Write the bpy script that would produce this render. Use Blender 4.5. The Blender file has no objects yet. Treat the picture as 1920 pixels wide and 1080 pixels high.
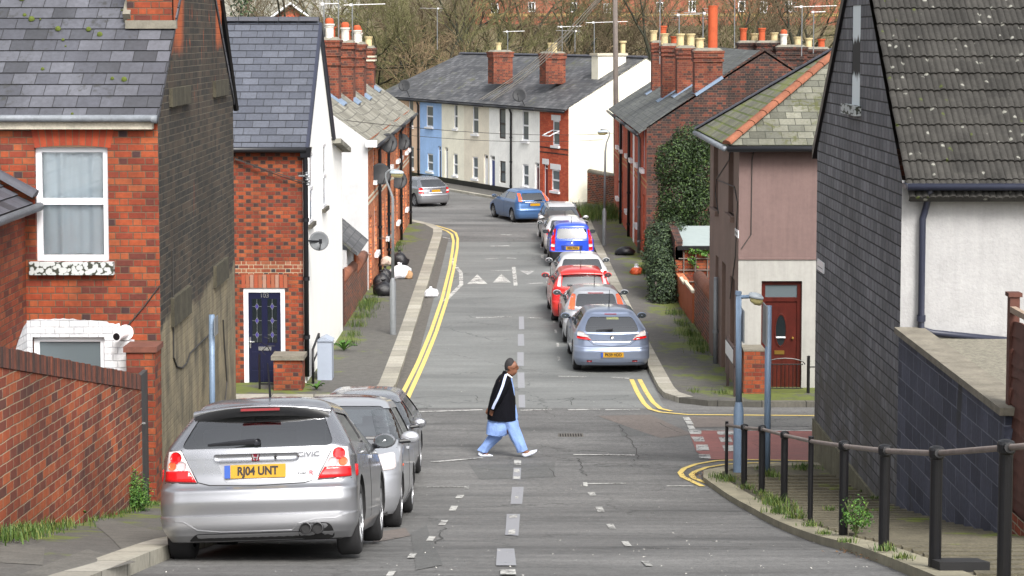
import bpy, bmesh, math, random
from math import radians, sin, cos, tan, pi, sqrt, atan2, floor
from mathutils import Vector as V, Matrix, noise as mnoise
from mathutils.bvhtree import BVHTree
random.seed(7)
S = bpy.context.scene
# ---------------------------------------------------------------- camera, sky, sun, exposure
F = 3500.0; TH = radians(4.0); CY = 65 + F*tan(TH); CAM = V((0, 0, 8.0))
cam = bpy.data.objects.new('camera', bpy.data.cameras.new('camera'))
S.collection.objects.link(cam); S.camera = cam
cam.location = CAM; cam.rotation_euler = (pi/2-TH, 0, 0)
cam.data.sensor_width = 36; cam.data.lens = F/1920*36; cam.data.shift_y = -(540-CY)/1920
cam.data.clip_start = .1; cam.data.clip_end = 2000
SUN_EL, SUN_AZ = radians(46), radians(160)      # azimuth clockwise from +Y: over the right shoulder
w = bpy.data.worlds.new("World"); S.world = w; w.use_nodes = True
wn = w.node_tree.nodes; wl = w.node_tree.links
sky = wn.new('ShaderNodeTexSky'); sky.sky_type = 'NISHITA'; sky.sun_disc = False
sky.sun_elevation = SUN_EL; sky.sun_rotation = SUN_AZ; sky.dust_density = 6; sky.air_density = 1.2; sky.ozone_density = 1
hs = wn.new('ShaderNodeHueSaturation'); hs.inputs['Saturation'].default_value = .24
wl.new(sky.outputs[0], hs.inputs['Color']); wl.new(hs.outputs[0], wn['Background'].inputs[0])
wn['Background'].inputs[1].default_value = .15
sl = bpy.data.lights.new('sun', 'SUN'); sl.energy = 2.2; sl.angle = radians(22); sl.color = (1, .955, .89)
so = bpy.data.objects.new('sun', sl); S.collection.objects.link(so)
so.rotation_euler = (pi/2-SUN_EL, 0, -SUN_AZ+pi); so.location = (0, 0, 60)
S.view_settings.view_transform = 'Standard'; S.view_settings.look = 'None'
S.view_settings.exposure = 0.78; S.view_settings.gamma = 1
S.cycles.max_bounces = 6; S.cycles.use_denoising = True

# ---------------------------------------------------------------- geometry of the place seen from here
def ray(px, py):
    u, v = (px-960)/F, (py-CY)/F
    return V((u, cos(TH)-v*sin(TH), -(sin(TH)+v*cos(TH))))
def P(px, py, Y):
    d = ray(px, py); return CAM + d*(Y/d.y)
def PX(px, py, X):
    d = ray(px, py); return CAM + d*(X/d.x)
ZK = [(-20, .9), (0, -1.65), (8, -2.97), (12, -3.76), (16.4, -4.65), (19, -5.24), (22, -5.86), (25, -6.4), (28, -6.82), (31.2, -7.13), (34, -7.36),
      (38, -7.58), (43.2, -7.77), (50, -7.94), (66, -8.16), (82, -8.3), (95, -8.42), (140, -8.4), (400, -8.4)]
def gz(y):
    for i in range(len(ZK)-1):
        if y <= ZK[i+1][0] or i == len(ZK)-2:
            (a, za), (b, zb) = ZK[i], ZK[i+1]
            def m(k):
                if k <= 0 or k >= len(ZK)-1: j = max(0, min(k, len(ZK)-2)); return (ZK[j+1][1]-ZK[j][1])/(ZK[j+1][0]-ZK[j][0])
                return (ZK[k+1][1]-ZK[k-1][1])/(ZK[k+1][0]-ZK[k-1][0])
            h = b-a; t = (y-a)/h; t2, t3 = t*t, t*t*t
            return 8+(2*t3-3*t2+1)*za+(t3-2*t2+t)*h*m(i)+(3*t2-2*t3)*zb+(t3-t2)*h*m(i+1)
def G(px, py, h=0):
    d = ray(px, py); s0, s1 = 5, 300
    for _ in range(60):
        s = (s0+s1)/2; p = CAM+d*s
        if p.z > gz(p.y)+h: s0 = s
        else: s1 = s
    return CAM+d*s0

# ---------------------------------------------------------------- objects
def link(o):
    S.collection.objects.link(o); return o
def tag(o, label=None, cat=None, group=None, kind=None):
    for k, v_ in (('label', label), ('category', cat), ('group', group), ('kind', kind)):
        if v_: o[k] = v_
    return o
def thing(name, loc, label, cat, group=None, rz=0, rx=0):
    o = link(bpy.data.objects.new(name, None)); o.location = loc; o.rotation_euler = (rx, 0, rz); o.empty_display_size = .2
    return tag(o, label, cat, group)
def mw(o):
    m = Matrix.Identity(4)
    while o is not None:
        m = Matrix.LocRotScale(o.location, o.rotation_euler, o.scale) @ m; o = o.parent
    return m
def copy_tree(o, parent=None):
    c = link(o.copy()); c.parent = parent
    for ch in list(o.children): copy_tree(ch, c)
    return c
class MB:
    def __init__(s): s.v = []; s.f = []; s.uv = []; s.mi = []
    def poly(s, pts, uvs=None, mi=0):
        b = len(s.v); s.v += [V(p) for p in pts]; s.f.append(list(range(b, b+len(pts))))
        if uvs is None:
            p0 = V(pts[0]); n = V((0, 0, 0))
            for i in range(1, len(pts)-1): n += (V(pts[i])-p0).cross(V(pts[i+1])-p0)
            n = n.normalized() if n.length > 1e-12 else V((0, 0, 1))
            if abs(n.z) > .93: u, w_ = V((1, 0, 0)), V((0, 1, 0))
            else: u = V((-n.y, n.x, 0)).normalized(); w_ = n.cross(u)
            uvs = [(V(p).dot(u), V(p).dot(w_)) for p in pts]
        s.uv += list(uvs); s.mi.append(mi); return s
    def box(s, c, size, rot=None, mi=0, taper=1):
        c = V(c); x, y, z = [k/2 for k in size]; R = rot or Matrix.Identity(3)
        q = [c + R @ V((sx*x*(taper if sz > 0 else 1), sy*y*(taper if sz > 0 else 1), sz*z)) for sz in (-1, 1) for sy in (-1, 1) for sx in (-1, 1)]
        for f in ((0, 2, 3, 1), (4, 5, 7, 6), (0, 1, 5, 4), (2, 6, 7, 3), (0, 4, 6, 2), (1, 3, 7, 5)): s.poly([q[i] for i in f], mi=mi)
        return s
    def hexa(s, q, mi=0):
        for f in ((3, 2, 1, 0), (4, 5, 6, 7), (0, 1, 5, 4), (1, 2, 6, 5), (2, 3, 7, 6), (3, 0, 4, 7)): s.poly([q[i] for i in f], mi=mi)
        return s
    def tube(s, pts, r, n=8, mi=0, cap=True):
        pts = [V(p) for p in pts]; rs = r if isinstance(r, (list, tuple)) else [r]*len(pts); rings = []; up = None
        for i, p in enumerate(pts):
            t = (pts[min(i+1, len(pts)-1)]-pts[max(i-1, 0)])
            t = t.normalized() if t.length > 1e-9 else V((0, 0, 1))
            if up is None: up = t.orthogonal().normalized()
            up = (up-t*up.dot(t)); up = up.normalized() if up.length > 1e-6 else t.orthogonal().normalized()
            b = t.cross(up); k = len(s.v)
            s.v += [p+(up*cos(2*pi*j/n)+b*sin(2*pi*j/n))*rs[i] for j in range(n)]; rings.append(k)
        L = 0
        for i in range(len(rings)-1):
            a, b = rings[i], rings[i+1]; L2 = L+(pts[i+1]-pts[i]).length
            for j in range(n):
                k = (j+1) % n; s.f.append([a+j, a+k, b+k, b+j]); c = 2*pi*rs[i]/n
                s.uv += [(j*c, L), ((j+1)*c, L), ((j+1)*c, L2), (j*c, L2)]; s.mi.append(mi)
            L = L2
        if cap:
            s.f.append([rings[0]+j for j in range(n)][::-1]); s.uv += [(0, 0)]*n; s.mi.append(mi)
            s.f.append([rings[-1]+j for j in range(n)]); s.uv += [(0, 0)]*n; s.mi.append(mi)
        return s
    def lathe(s, prof, o, ax=V((0, 0, 1)), n=16, mi=0):
        ax = V(ax).normalized(); a = ax.orthogonal().normalized(); b = ax.cross(a); o = V(o); k0 = len(s.v)
        for r, h in prof: s.v += [o+ax*h+(a*cos(2*pi*j/n)+b*sin(2*pi*j/n))*r for j in range(n)]
        for i in range(len(prof)-1):
            for j in range(n):
                k = (j+1) % n; s.f.append([k0+i*n+j, k0+i*n+k, k0+(i+1)*n+k, k0+(i+1)*n+j]); s.uv += [(j/n, i), (j/n, i), (j/n, i+1), (j/n, i+1)]; s.mi.append(mi)
        return s
    def grid(s, rows, mi=0, closed=False):
        k0 = len(s.v); n = len(rows[0])
        for r in rows: s.v += [V(p) for p in r]
        for i in range(len(rows)-1):
            for j in range(n if closed else n-1):
                k = (j+1) % n; s.f.append([k0+i*n+j, k0+i*n+k, k0+(i+1)*n+k, k0+(i+1)*n+j]); s.uv += [(j, i), (j+1, i), (j+1, i+1), (j, i+1)]; s.mi.append(mi)
        return s
    def build(s, name, mats, parent=None, smooth=False, kind=None, bevel=0):
        me = bpy.data.meshes.new(name); vs = s.v
        if parent is not None:
            inv = mw(parent).inverted(); vs = [inv @ p for p in vs]
        me.from_pydata([tuple(p) for p in vs], [], s.f)
        ul = me.uv_layers.new(name='UVMap')
        for i, uv in enumerate(s.uv): ul.data[i].uv = uv
        for i, p in enumerate(me.polygons): p.material_index = s.mi[i]; p.use_smooth = smooth
        for m in (mats if isinstance(mats, (list, tuple)) else [mats]): me.materials.append(m)
        me.validate(); me.update()
        o = link(bpy.data.objects.new(name, me)); o.parent = parent
        if kind: o['kind'] = kind
        if bevel:
            md = o.modifiers.new('b', 'BEVEL'); md.width = bevel; md.segments = 2; md.limit_method = 'ANGLE'
        return o

# ---------------------------------------------------------------- materials
def C(r, g, b, k=1.0):
    def f(c):
        c /= 255; return (c/12.92 if c < .04045 else ((c+.055)/1.055)**2.4)*k
    return (f(r), f(g), f(b), 1)
class NT:
    def __init__(s, name):
        s.m = bpy.data.materials.new(name); s.m.use_nodes = True; s.t = s.m.node_tree; s.n = s.t.nodes; s.b = s.n['Principled BSDF']
    def L(s, a, b): s.t.links.new(a, b)
    def new(s, k): return s.n.new(k)
    def inp(s, sock, v_):
        if isinstance(v_, (int, float, tuple, list)): sock.default_value = v_
        else: s.L(v_, sock)
    def M(s, op, a, b=0.0, c=0.0):
        n = s.new('ShaderNodeMath'); n.operation = op
        for i, x in enumerate((a, b, c)): s.inp(n.inputs[i], x)
        return n.outputs[0]
    def mix(s, f, a, b, mode='MIX'):
        n = s.new('ShaderNodeMix'); n.data_type = 'RGBA'; n.blend_type = mode
        s.inp(n.inputs[0], f); s.inp(n.inputs[6], a); s.inp(n.inputs[7], b); return n.outputs[2]
    def ramp(s, f, stops, const=False):
        n = s.new('ShaderNodeValToRGB'); n.color_ramp.interpolation = 'CONSTANT' if const else 'LINEAR'; e = n.color_ramp.elements
        while len(e) < len(stops): e.new(.5)
        for i, (p, c) in enumerate(stops): e[i].position = p; e[i].color = c if len(c) == 4 else (*c, 1)
        s.inp(n.inputs[0], f); return n.outputs[0]
    def noise(s, co, scale, detail=3, rough=.6, out=0):
        n = s.new('ShaderNodeTexNoise'); n.inputs['Scale'].default_value = scale; n.inputs['Detail'].default_value = detail; n.inputs['Roughness'].default_value = rough
        s.L(co, n.inputs['Vector']); return n.outputs[out]
    def maps(s, co, sc=(1, 1, 1), rot=(0, 0, 0), loc=(0, 0, 0)):
        n = s.new('ShaderNodeMapping'); n.inputs['Scale'].default_value = sc; n.inputs['Rotation'].default_value = rot; n.inputs['Location'].default_value = loc
        s.L(co, n.inputs[0]); return n.outputs[0]
    def co(s, k='Object'): 
        n = s.new('ShaderNodeTexCoord'); return n.outputs[k]
    def remap(s, x, a, b, c=0.0, d=1.0):
        n = s.new('ShaderNodeMapRange'); n.clamp = True
        for i, k in enumerate((x, a, b, c, d)): s.inp(n.inputs[i], k)
        return n.outputs[0]
    def bump(s, h, strength=.3, dist=.01):
        n = s.new('ShaderNodeBump'); n.inputs['Strength'].default_value = strength; n.inputs['Distance'].default_value = dist
        s.L(h, n.inputs['Height']); s.L(n.outputs[0], s.b.inputs['Normal'])
    def out(s, col, rough=.8, metal=0, spec=None):
        s.inp(s.b.inputs['Base Color'], col); s.inp(s.b.inputs['Roughness'], rough); s.inp(s.b.inputs['Metallic'], metal)
        if spec is not None: s.b.inputs['Specular IOR Level'].default_value = spec
        return s.m
_mc = {}
def plain(name, col, rough=.7, var=.12, scale=4, metal=0, bump=0, spec=None, streak=0):
    if name in _mc: return _mc[name]
    t = NT(name); co = t.co()
    n1 = t.noise(co, scale, 4); n2 = t.noise(co, scale*7, 3)
    f = t.M('ADD', t.M('MULTIPLY', n1, .65), t.M('MULTIPLY', n2, .35))
    k = t.remap(f, .3, .7, 1-var, 1+var)
    if streak:
        ns = t.noise(t.maps(co, (3, 3, .25)), 2.5, 4); k = t.M('MULTIPLY', k, t.remap(ns, .35, .7, 1-streak, 1.0))
    c = t.new('ShaderNodeCombineXYZ'); [t.L(k, c.inputs[i]) for i in range(3)]
    col_ = t.mix(1.0, col, c.outputs[0], 'MULTIPLY')
    if bump: t.bump(n2, .6, bump)
    _mc[name] = t.out(col_, rough, metal, spec); return _mc[name]
def unit(name, row, width, head=0, cols=((0, (.5, .2, .1)),), hcols=None, mortar=(.4, .37, .33, 1), joint=.011, bumpd=.004, dirt=.25, rough=.85,
         vjoint=None, jitter=0, rot=0, moss=None, lichen=None, extra=None, lapshade=0, hp=1.0):
    """bricks, slates and tiles laid in courses on the UV map (metres); head: header width (0 = running bond)"""
    if name in _mc: return _mc[name]
    t = NT(name); uv = t.co('UV')
    if rot: uv = t.maps(uv, rot=(0, 0, rot))
    wob = t.noise(uv, 1.3, 2, out=1); 
    sx = t.new('ShaderNodeSeparateXYZ'); t.L(uv, sx.inputs[0]); u, v_ = sx.outputs[0], sx.outputs[1]
    if jitter:
        sw = t.new('ShaderNodeSeparateXYZ'); t.L(t.noise(uv, 2.2, 2, out=1), sw.inputs[0])
        v_ = t.M('ADD', v_, t.M('MULTIPLY', t.M('SUBTRACT', sw.outputs[1], .5), jitter))
    rv = t.M('DIVIDE', v_, row); ri = t.M('FLOOR', rv); fv = t.M('FRACT', rv); par = t.M('FLOORED_MODULO', ri, 2.0)
    Pd = width+head
    uu = t.M('ADD', t.M('DIVIDE', u, Pd), t.M('MULTIPLY', par, .5)); ci = t.M('FLOOR', uu); fu = t.M('FRACT', uu)
    k = width/Pd
    dv = t.M('MULTIPLY', t.M('MINIMUM', fv, t.M('SUBTRACT', 1.0, fv)), row)
    du = t.M('MINIMUM', fu, t.M('SUBTRACT', 1.0, fu))
    if head:
        hd = t.M('GREATER_THAN', fu, k); du = t.M('MINIMUM', du, t.M('ABSOLUTE', t.M('SUBTRACT', fu, k)))
    du = t.M('MULTIPLY', du, Pd)
    cx = t.new('ShaderNodeCombineXYZ'); t.L(ci, cx.inputs[0]); t.L(ri, cx.inputs[1])
    if head: t.L(hd, cx.inputs[2])
    wnz = t.new('ShaderNodeTexWhiteNoise'); wnz.noise_dimensions = '3D'; t.L(cx.outputs[0], wnz.inputs['Vector']); rnd = wnz.outputs['Value']
    col = t.ramp(rnd, cols, True)
    if hcols:
        use = t.M('MULTIPLY', hd, t.M('LESS_THAN', wnz.outputs['Color'], hp)) if hp < 1 else hd
        col = t.mix(use, col, t.ramp(rnd, hcols, True))
    fine = t.noise(uv, 18, 4); big = t.noise(uv, .7, 4)
    kk = t.M('MULTIPLY', t.remap(fine, .3, .7, .82, 1.15), t.remap(big, .32, .68, 1-dirt, 1+dirt*.5))
    kk = t.M('MULTIPLY', kk, t.remap(t.noise(t.maps(uv, (1, .16, 1)), 2.6, 4), .34, .66, 1-dirt*.55, 1+dirt*.2))
    cc = t.new('ShaderNodeCombineXYZ'); [t.L(kk, cc.inputs[i]) for i in range(3)]
    col = t.mix(1.0, col, cc.outputs[0], 'MULTIPLY')
    vj = joint if vjoint is None else vjoint
    mm = t.M('MAXIMUM', t.remap(dv, joint*.35, joint*.65, 1, 0), t.remap(du, vj*.35, vj*.65, 1, 0) if vj else 0.0)
    col = t.mix(mm, col, t.mix(1.0, mortar, cc.outputs[0], 'MULTIPLY'))
    if lichen:
        l = t.noise(uv, lichen[1], 2); col = t.mix(t.remap(l, lichen[2], lichen[2]+.05, 0, .85), col, lichen[0])
    if moss:
        l = t.noise(uv, moss[1], 5); l2 = t.noise(uv, moss[1]*9, 3)
        l = t.M('ADD', t.M('MULTIPLY', l, .6), t.M('MULTIPLY', l2, .4)); col = t.mix(t.remap(l, moss[2], moss[2]+.08, 0, .9), col, moss[0])
    if extra: col = extra(t, uv, u, v_, col, rnd)
    if bumpd: t.bump(t.M('ADD', t.M('SUBTRACT', 1.0, mm), t.M('MULTIPLY', fine, .35)), .8, bumpd)
    _mc[name] = t.out(col, rough); return _mc[name]
def L4(*a): return (*a, 1)
# ---------------------------------------------------------------- palette
K = .47
BRK = [(0, C(204, 96, 52, K)), (.25, C(192, 84, 46, K)), (.45, C(174, 76, 48, K)), (.62, C(208, 108, 62, K)), (.78, C(164, 68, 42, K)), (.92, C(138, 66, 52, K))]
DRK = [(0, C(96, 62, 62, K)), (.4, C(118, 62, 54, K)), (.7, C(84, 60, 64, K))]
MORT = C(146, 116, 92, .42)
brick_a = unit('orange_brick', .087, .225, .11, BRK, DRK, MORT, .013, hp=.22, dirt=.42)
brick_b = unit('orange_brick_dark_headers', .084, .215, .105, BRK[:5], [(0, C(108, 68, 60, K)), (.35, C(92, 62, 58, K)), (.62, C(160, 76, 48, K)), (.85, C(186, 84, 44, K))], MORT, .012, hp=.93, dirt=.32)
brick_c = unit('plain_orange_brick', .084, .22, .11, BRK, None, MORT, .012, dirt=.34)
brick_yard = unit('rough_red_brick', .09, .235, 0, [(0, C(150, 74, 52, K)), (.2, C(170, 78, 48, K)), (.4, C(132, 66, 52, K)), (.6, C(186, 84, 46, K)), (.8, C(112, 62, 52, K))], None, C(176, 160, 138, .66), .016, jitter=.04, dirt=.35, bumpd=.008)
brick_slope = unit('sloping_garden_brick', .098, .235, 0, [(0, C(176, 88, 58, .62)), (.2, C(156, 76, 54, .62)), (.36, C(192, 96, 58, .62)), (.55, C(140, 74, 58, .62)), (.7, C(204, 106, 62, .62)), (.88, C(120, 70, 60, .62))], None, C(190, 166, 138, .66), .012, rot=.055, jitter=.02, dirt=.4, bumpd=.008)
brick_red = unit('deep_red_brick', .085, .22, .11, [(0, C(172, 68, 44, K)), (.3, C(150, 58, 40, K)), (.6, C(186, 80, 50, K)), (.8, C(126, 54, 44, K))], None, C(150, 110, 90, .6), .011, dirt=.3)
brick_face = unit('smooth_red_facing_brick', .085, .22, 0, [(0, C(206, 92, 60, .85)), (.4, C(194, 82, 54, .85)), (.7, C(214, 102, 68, .85))], None, C(182, 120, 92, .66), .009, dirt=.18)
brick_far = unit('orange_terrace_brick', .085, .22, .11, [(0, C(212, 122, 74, .95)), (.3, C(198, 104, 60, .95)), (.6, C(220, 134, 86, .95)), (.85, C(170, 90, 58, .95))], [(0, C(180, 96, 64, .72)), (.6, C(150, 84, 62, .72))], C(186, 156, 124, .66), .012, dirt=.2)
brick_gable = unit('sooty_brick', .085, .22, .11, [(0, C(112, 62, 52, K)), (.2, C(74, 52, 50, K)), (.5, C(140, 72, 54, K)), (.62, C(58, 46, 48, K)), (.85, C(92, 60, 54, K))], None, C(128, 104, 88, .55), .011, dirt=.45)
brick_chim = unit('chimney_brick', .085, .22, .11, [(0, C(164, 80, 56, K)), (.3, C(142, 68, 50, K)), (.6, C(180, 92, 62, K)), (.82, C(104, 62, 54, K))], None, C(150, 116, 94, .6), .012, dirt=.4)
def _bit(t, uv, u, v_, col, rnd):
    n = t.noise(uv, 1.1, 5, .65); n2 = t.noise(t.maps(uv, (1.6, .45, 1)), 2.0, 5, .7)
    h = t.M('ADD', v_, t.M('MULTIPLY', t.M('SUBTRACT', n, .5), 1.0))
    low = t.mix(t.remap(n2, .34, .66), C(160, 148, 120, .9), C(92, 88, 76, .8))
    low = t.mix(t.remap(n, .56, .7), low, C(104, 98, 84, .75))
    col = t.mix(t.remap(h, 4.22, 4.34, .84, 0), col, low)
    top = t.M('MULTIPLY', t.remap(v_, 6.6, 8.6), t.remap(t.noise(t.maps(uv, (3, .5, 1)), 3.2, 4), .62, .68))
    col = t.mix(top, col, C(206, 100, 52, .66))
    r2 = t.remap(t.noise(t.maps(uv, (2, .35, 1)), 1.6, 5), .66, .72, 0, .45)
    e = t.M('MAXIMUM', t.remap(t.M('ADD', u, t.M('MULTIPLY', n, .5)), 2.0, 2.3, 1, 0), t.remap(t.M('ADD', u, t.M('MULTIPLY', n, .5)), 4.9, 5.1))
    e = t.M('MULTIPLY', e, t.remap(t.M('ADD', v_, n), 8.25, 8.55))
    col = t.mix(e, col, C(204, 104, 56, .66))
    return t.mix(r2, col, C(150, 82, 56, .6))
brick_bitumen = unit('tarred_brick', .089, .245, .125, [(0, C(76, 67, 58, .64)), (.3, C(60, 56, 52, .6)), (.6, C(88, 75, 63, .66)), (.85, C(54, 51, 48, .58))], None, C(122, 114, 100, .55), .012, dirt=.35, extra=_bit, bumpd=.008)
SL = [(0, C(92, 96, 108, .62)), (.25, C(82, 86, 98, .62)), (.5, C(104, 108, 120, .62)), (.72, C(74, 77, 86, .62)), (.88, C(112, 115, 124, .62))]
slate_a = unit('weathered_blue_slate', .215, .30, 0, [(0, C(98, 100, 110, .6)), (.22, C(90, 92, 102, .6)), (.45, C(108, 110, 120, .6)), (.62, C(78, 80, 88, .6)), (.8, C(114, 116, 126, .6)), (.92, C(70, 72, 79, .6))], None, C(48, 49, 53, .5), .014, vjoint=.009, dirt=.3, moss=(C(60, 61, 60, .6), 1.3, .56), bumpd=.004, rough=.6)
slate_b = unit('new_grey_slate', .225, .36, 0, [(0, C(92, 97, 110, .62)), (.3, C(84, 89, 102, .62)), (.55, C(100, 105, 118, .62)), (.8, C(88, 93, 106, .62))], None, C(34, 36, 42, .5), .02, vjoint=.012, dirt=.14, bumpd=.004, rough=.62)
slate_far = unit('far_grey_slate', .24, .3, 0, [(0, C(104, 105, 108, .66)), (.3, C(92, 94, 98, .66)), (.6, C(118, 119, 122, .66)), (.8, C(82, 84, 90, .66))], None, C(58, 59, 63, .5), .018, vjoint=.014, dirt=.35, moss=(C(104, 106, 76, .6), .35, .56), bumpd=0, rough=.7)
slate_red = unit('dark_terrace_slate', .24, .3, 0, [(0, C(104, 108, 107, .66)), (.4, C(90, 94, 93, .66)), (.7, C(118, 122, 119, .66))], None, C(48, 50, 50, .5), .018, vjoint=.012, dirt=.3, moss=(C(96, 100, 66, .6), .5, .55), bumpd=0, rough=.7)
tile_grey = unit('pale_concrete_tile', .34, .42, 0, [(0, C(158, 156, 144, .66)), (.3, C(144, 142, 130, .66)), (.6, C(170, 168, 156, .66)), (.85, C(132, 130, 120, .66))], None, C(112, 110, 102, .6), .03, vjoint=.022, dirt=.22, moss=(C(136, 132, 108, .62), .5, .62), bumpd=.004)
tile_pink = unit('mossy_diamond_slate', .23, .34, 0, [(0, C(128, 128, 112, .62)), (.4, C(114, 114, 100, .62)), (.7, C(140, 140, 124, .62))], None, C(98, 112, 40, .55), .05, vjoint=.012, dirt=.3, moss=(C(122, 130, 56, .6), .7, .5), bumpd=.004)
tile_pale = unit('pale_square_slate', .23, .34, 0, [(0, C(152, 152, 136, .47)), (.3, C(134, 135, 122, .47)), (.6, C(164, 164, 148, .47)), (.85, C(118, 119, 106, .47))], None, C(70, 72, 60, .5), .022, vjoint=.014, dirt=.3, moss=(C(96, 100, 52, .5), 1.1, .53), bumpd=.004)
slate_hung = unit('slate_hung_gable', .165, .23, 0, [(0, C(113, 114, 120, .92)), (.3, C(99, 100, 106, .92)), (.55, C(123, 124, 130, .92)), (.8, C(106, 107, 113, .92))], None, C(30, 31, 36, .5), .02, vjoint=.016, dirt=.25, jitter=.012, bumpd=.012, rough=.75,
    extra=lambda t, uv, u, v_, col, rnd: t.mix(t.M('MULTIPLY', t.remap(t.M('ADD', v_, t.M('MULTIPLY', t.noise(uv, .8, 4), 1.6)), 3.6, 4.6, .85, 0), t.remap(t.noise(uv, 1.6, 5), .38, .6)), col, C(92, 90, 84, .58)))
block_blue = unit('painted_concrete_block', .225, .45, 0, [(0, C(76, 80, 98, .72)), (.3, C(66, 70, 88, .72)), (.6, C(84, 88, 107, .72))], None, C(126, 130, 146, .66), .016, dirt=.3, bumpd=.006,
    extra=lambda t, uv, u, v_, col, rnd: t.mix(t.remap(t.noise(t.maps(uv, (1, .3, 1)), 1.2, 4), .6, .66, 0, .8), col, C(58, 58, 58, .6)))
def render_(name, col, dirt=.12, **k): return plain(name, col, .9, dirt, 1.3, bump=.004, streak=.05, **k)
W_ = .8
white_wall = plain('bright_white_render', C(250, 250, 248, .97), .9, .03, 1.3)
pale_wall = render_('pale_grey_render', C(208, 209, 212, .72))
rough_wall = plain('pebbledash_render', C(190, 190, 191, .68), .95, .12, 3, bump=.014, streak=.10); dull_wall = plain('dull_white_masonry_paint', C(196, 195, 190, .66), .9, .12, 1.6, bump=.004, streak=.16)
cream_wall = render_('cream_render', C(244, 240, 222, .95)); stone_wall = render_('stone_render', C(232, 224, 206, .95)); offw_wall = render_('off_white_render', C(248, 248, 244, .97))
peach_wall = render_('peach_render', C(226, 194, 166, .95)); blue_wall = render_('sky_blue_render', C(158, 192, 238, .98))
pink_wall = plain('mauve_painted_brick', C(146, 121, 117, .6), .85, .14, 1.5, bump=.004, streak=.14)
brown_wall = plain('brown_painted_brick', C(148, 124, 113, .6), .85, .16, 1.5, bump=.004, streak=.16)
plinth = plain('mossy_cement_plinth', C(140, 136, 112, .6), .9, .35, 3, bump=.01, streak=.3)
white_pt = plain('white_gloss_paint', C(238, 239, 242, .86), .35, .05); upvc = plain('white_plastic_frame', C(236, 238, 244, .86), .3, .04)
black_pt = plain('black_paint', C(17, 17, 20), .4, .3, 20); black_pl = plain('black_plastic', C(24, 25, 30), .4, .1); navy_pl = plain('dark_navy_plastic', C(38, 42, 58), .4, .15)
grey_mt = plain('galvanised_steel', C(138, 142, 146, .8), .5, .12, 8, .35); grey_gut = plain('grey_gutter', C(128, 134, 142, .75), .55, .3, 5); lead = plain('blue_lead_flashing', C(126, 146, 172, .8), .6, .15)
blue_post_m = plain('blue_grey_post_paint', C(112, 132, 156, .9), .5, .15, 6, .1); cab_m = plain('light_blue_grey_cabinet', C(164, 174, 190, .82), .5, .06)
stone = plain('concrete_coping', C(146, 140, 126, .58), .9, .4, 4, bump=.008); stone_l = plain('pale_stone', C(206, 198, 178, .78), .9, .2, 4)
buff_pot = plain('buff_clay_pot', C(214, 196, 150, .75), .85, .2, 5); terra = plain('terracotta', C(192, 88, 50, .75), .85, .2, 5); white_pot = plain('white_clay_pot', C(216, 212, 204, .8), .85, .22, 6)
terra_ridge = plain('terracotta_ridge', C(160, 100, 74, .55), .9, .4, 3); dark_ridge = plain('dark_ridge_tile', C(84, 86, 96, .62), .75, .25, 3)
cement = plain('mortar_flaunching', C(140, 136, 124, .66), .95, .3, 8)
wood_br = plain('red_brown_timber', C(106, 62, 50, .66), .7, .3, 5, streak=.3); wood_or = plain('orange_brown_timber', C(178, 92, 48, .7), .75, .18, 4, streak=.3); wood_gr = plain('weathered_pole_timber', C(126, 116, 110, .7), .9, .25, 3, streak=.35)
mahog = plain('mahogany_door', C(92, 34, 26, .75), .35, .25, 6, streak=.3); navy_door = plain('navy_door_paint', C(24, 26, 52), .3, .08)
maroon = plain('maroon_door', C(110, 40, 52, .7), .5, .1); bluedoor = plain('blue_door', C(62, 80, 150, .7), .5, .1); chrome = plain('polished_metal', C(206, 206, 206), .25, .05, 4, .9); brass = plain('brass', C(196, 160, 84), .3, .05, 4, .9)
dish_m = plain('dark_dish_paint', C(42, 44, 48, .7), .6, .1); dish_g = plain('grey_dish_paint', C(104, 108, 112, .75), .6, .1)
curtain_m = plain('pale_blue_curtain', C(214, 230, 240, .97), .9, .04); lace_m = plain('net_curtain', C(206, 210, 214, .8), .95, .1)
gravel_m = plain('gravel_roof', C(146, 142, 128, .66), .95, .5, 22, bump=.02)
wire_m = plain('cable', C(58, 56, 54, .8), .6, .05); alu = plain('aerial_metal', C(196, 196, 198, .8), .45, .05, 4, .5)
def glass_(name, col=(.012, .016, .018, 1), rough=.06, spec=.9):
    t = NT(name); n = t.noise(t.co(), .9, 2); t.bump(n, .25, .02); return t.out(col, rough, 0, spec)
glass_d = glass_('dark_window_glass'); glass_g = glass_('grey_reflecting_glass', C(116, 128, 134, .6), .1, .8)
def clear_glass(name, tint=(.99, .99, .99, 1), base=.05):
    t = NT(name); tr = t.new('ShaderNodeBsdfTransparent'); tr.inputs[0].default_value = tint
    gl = t.new('ShaderNodeBsdfGlossy'); gl.inputs['Roughness'].default_value = .03
    fr = t.new('ShaderNodeFresnel'); fr.inputs[0].default_value = 1.5; mx = t.new('ShaderNodeMixShader')
    t.L(t.remap(fr.outputs[0], 0, 1, base, 1), mx.inputs[0]); t.L(tr.outputs[0], mx.inputs[1]); t.L(gl.outputs[0], mx.inputs[2])
    t.L(mx.outputs[0], t.n['Material Output'].inputs[0]); return t.m
glass_c = clear_glass('clear_window_glass')

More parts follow.
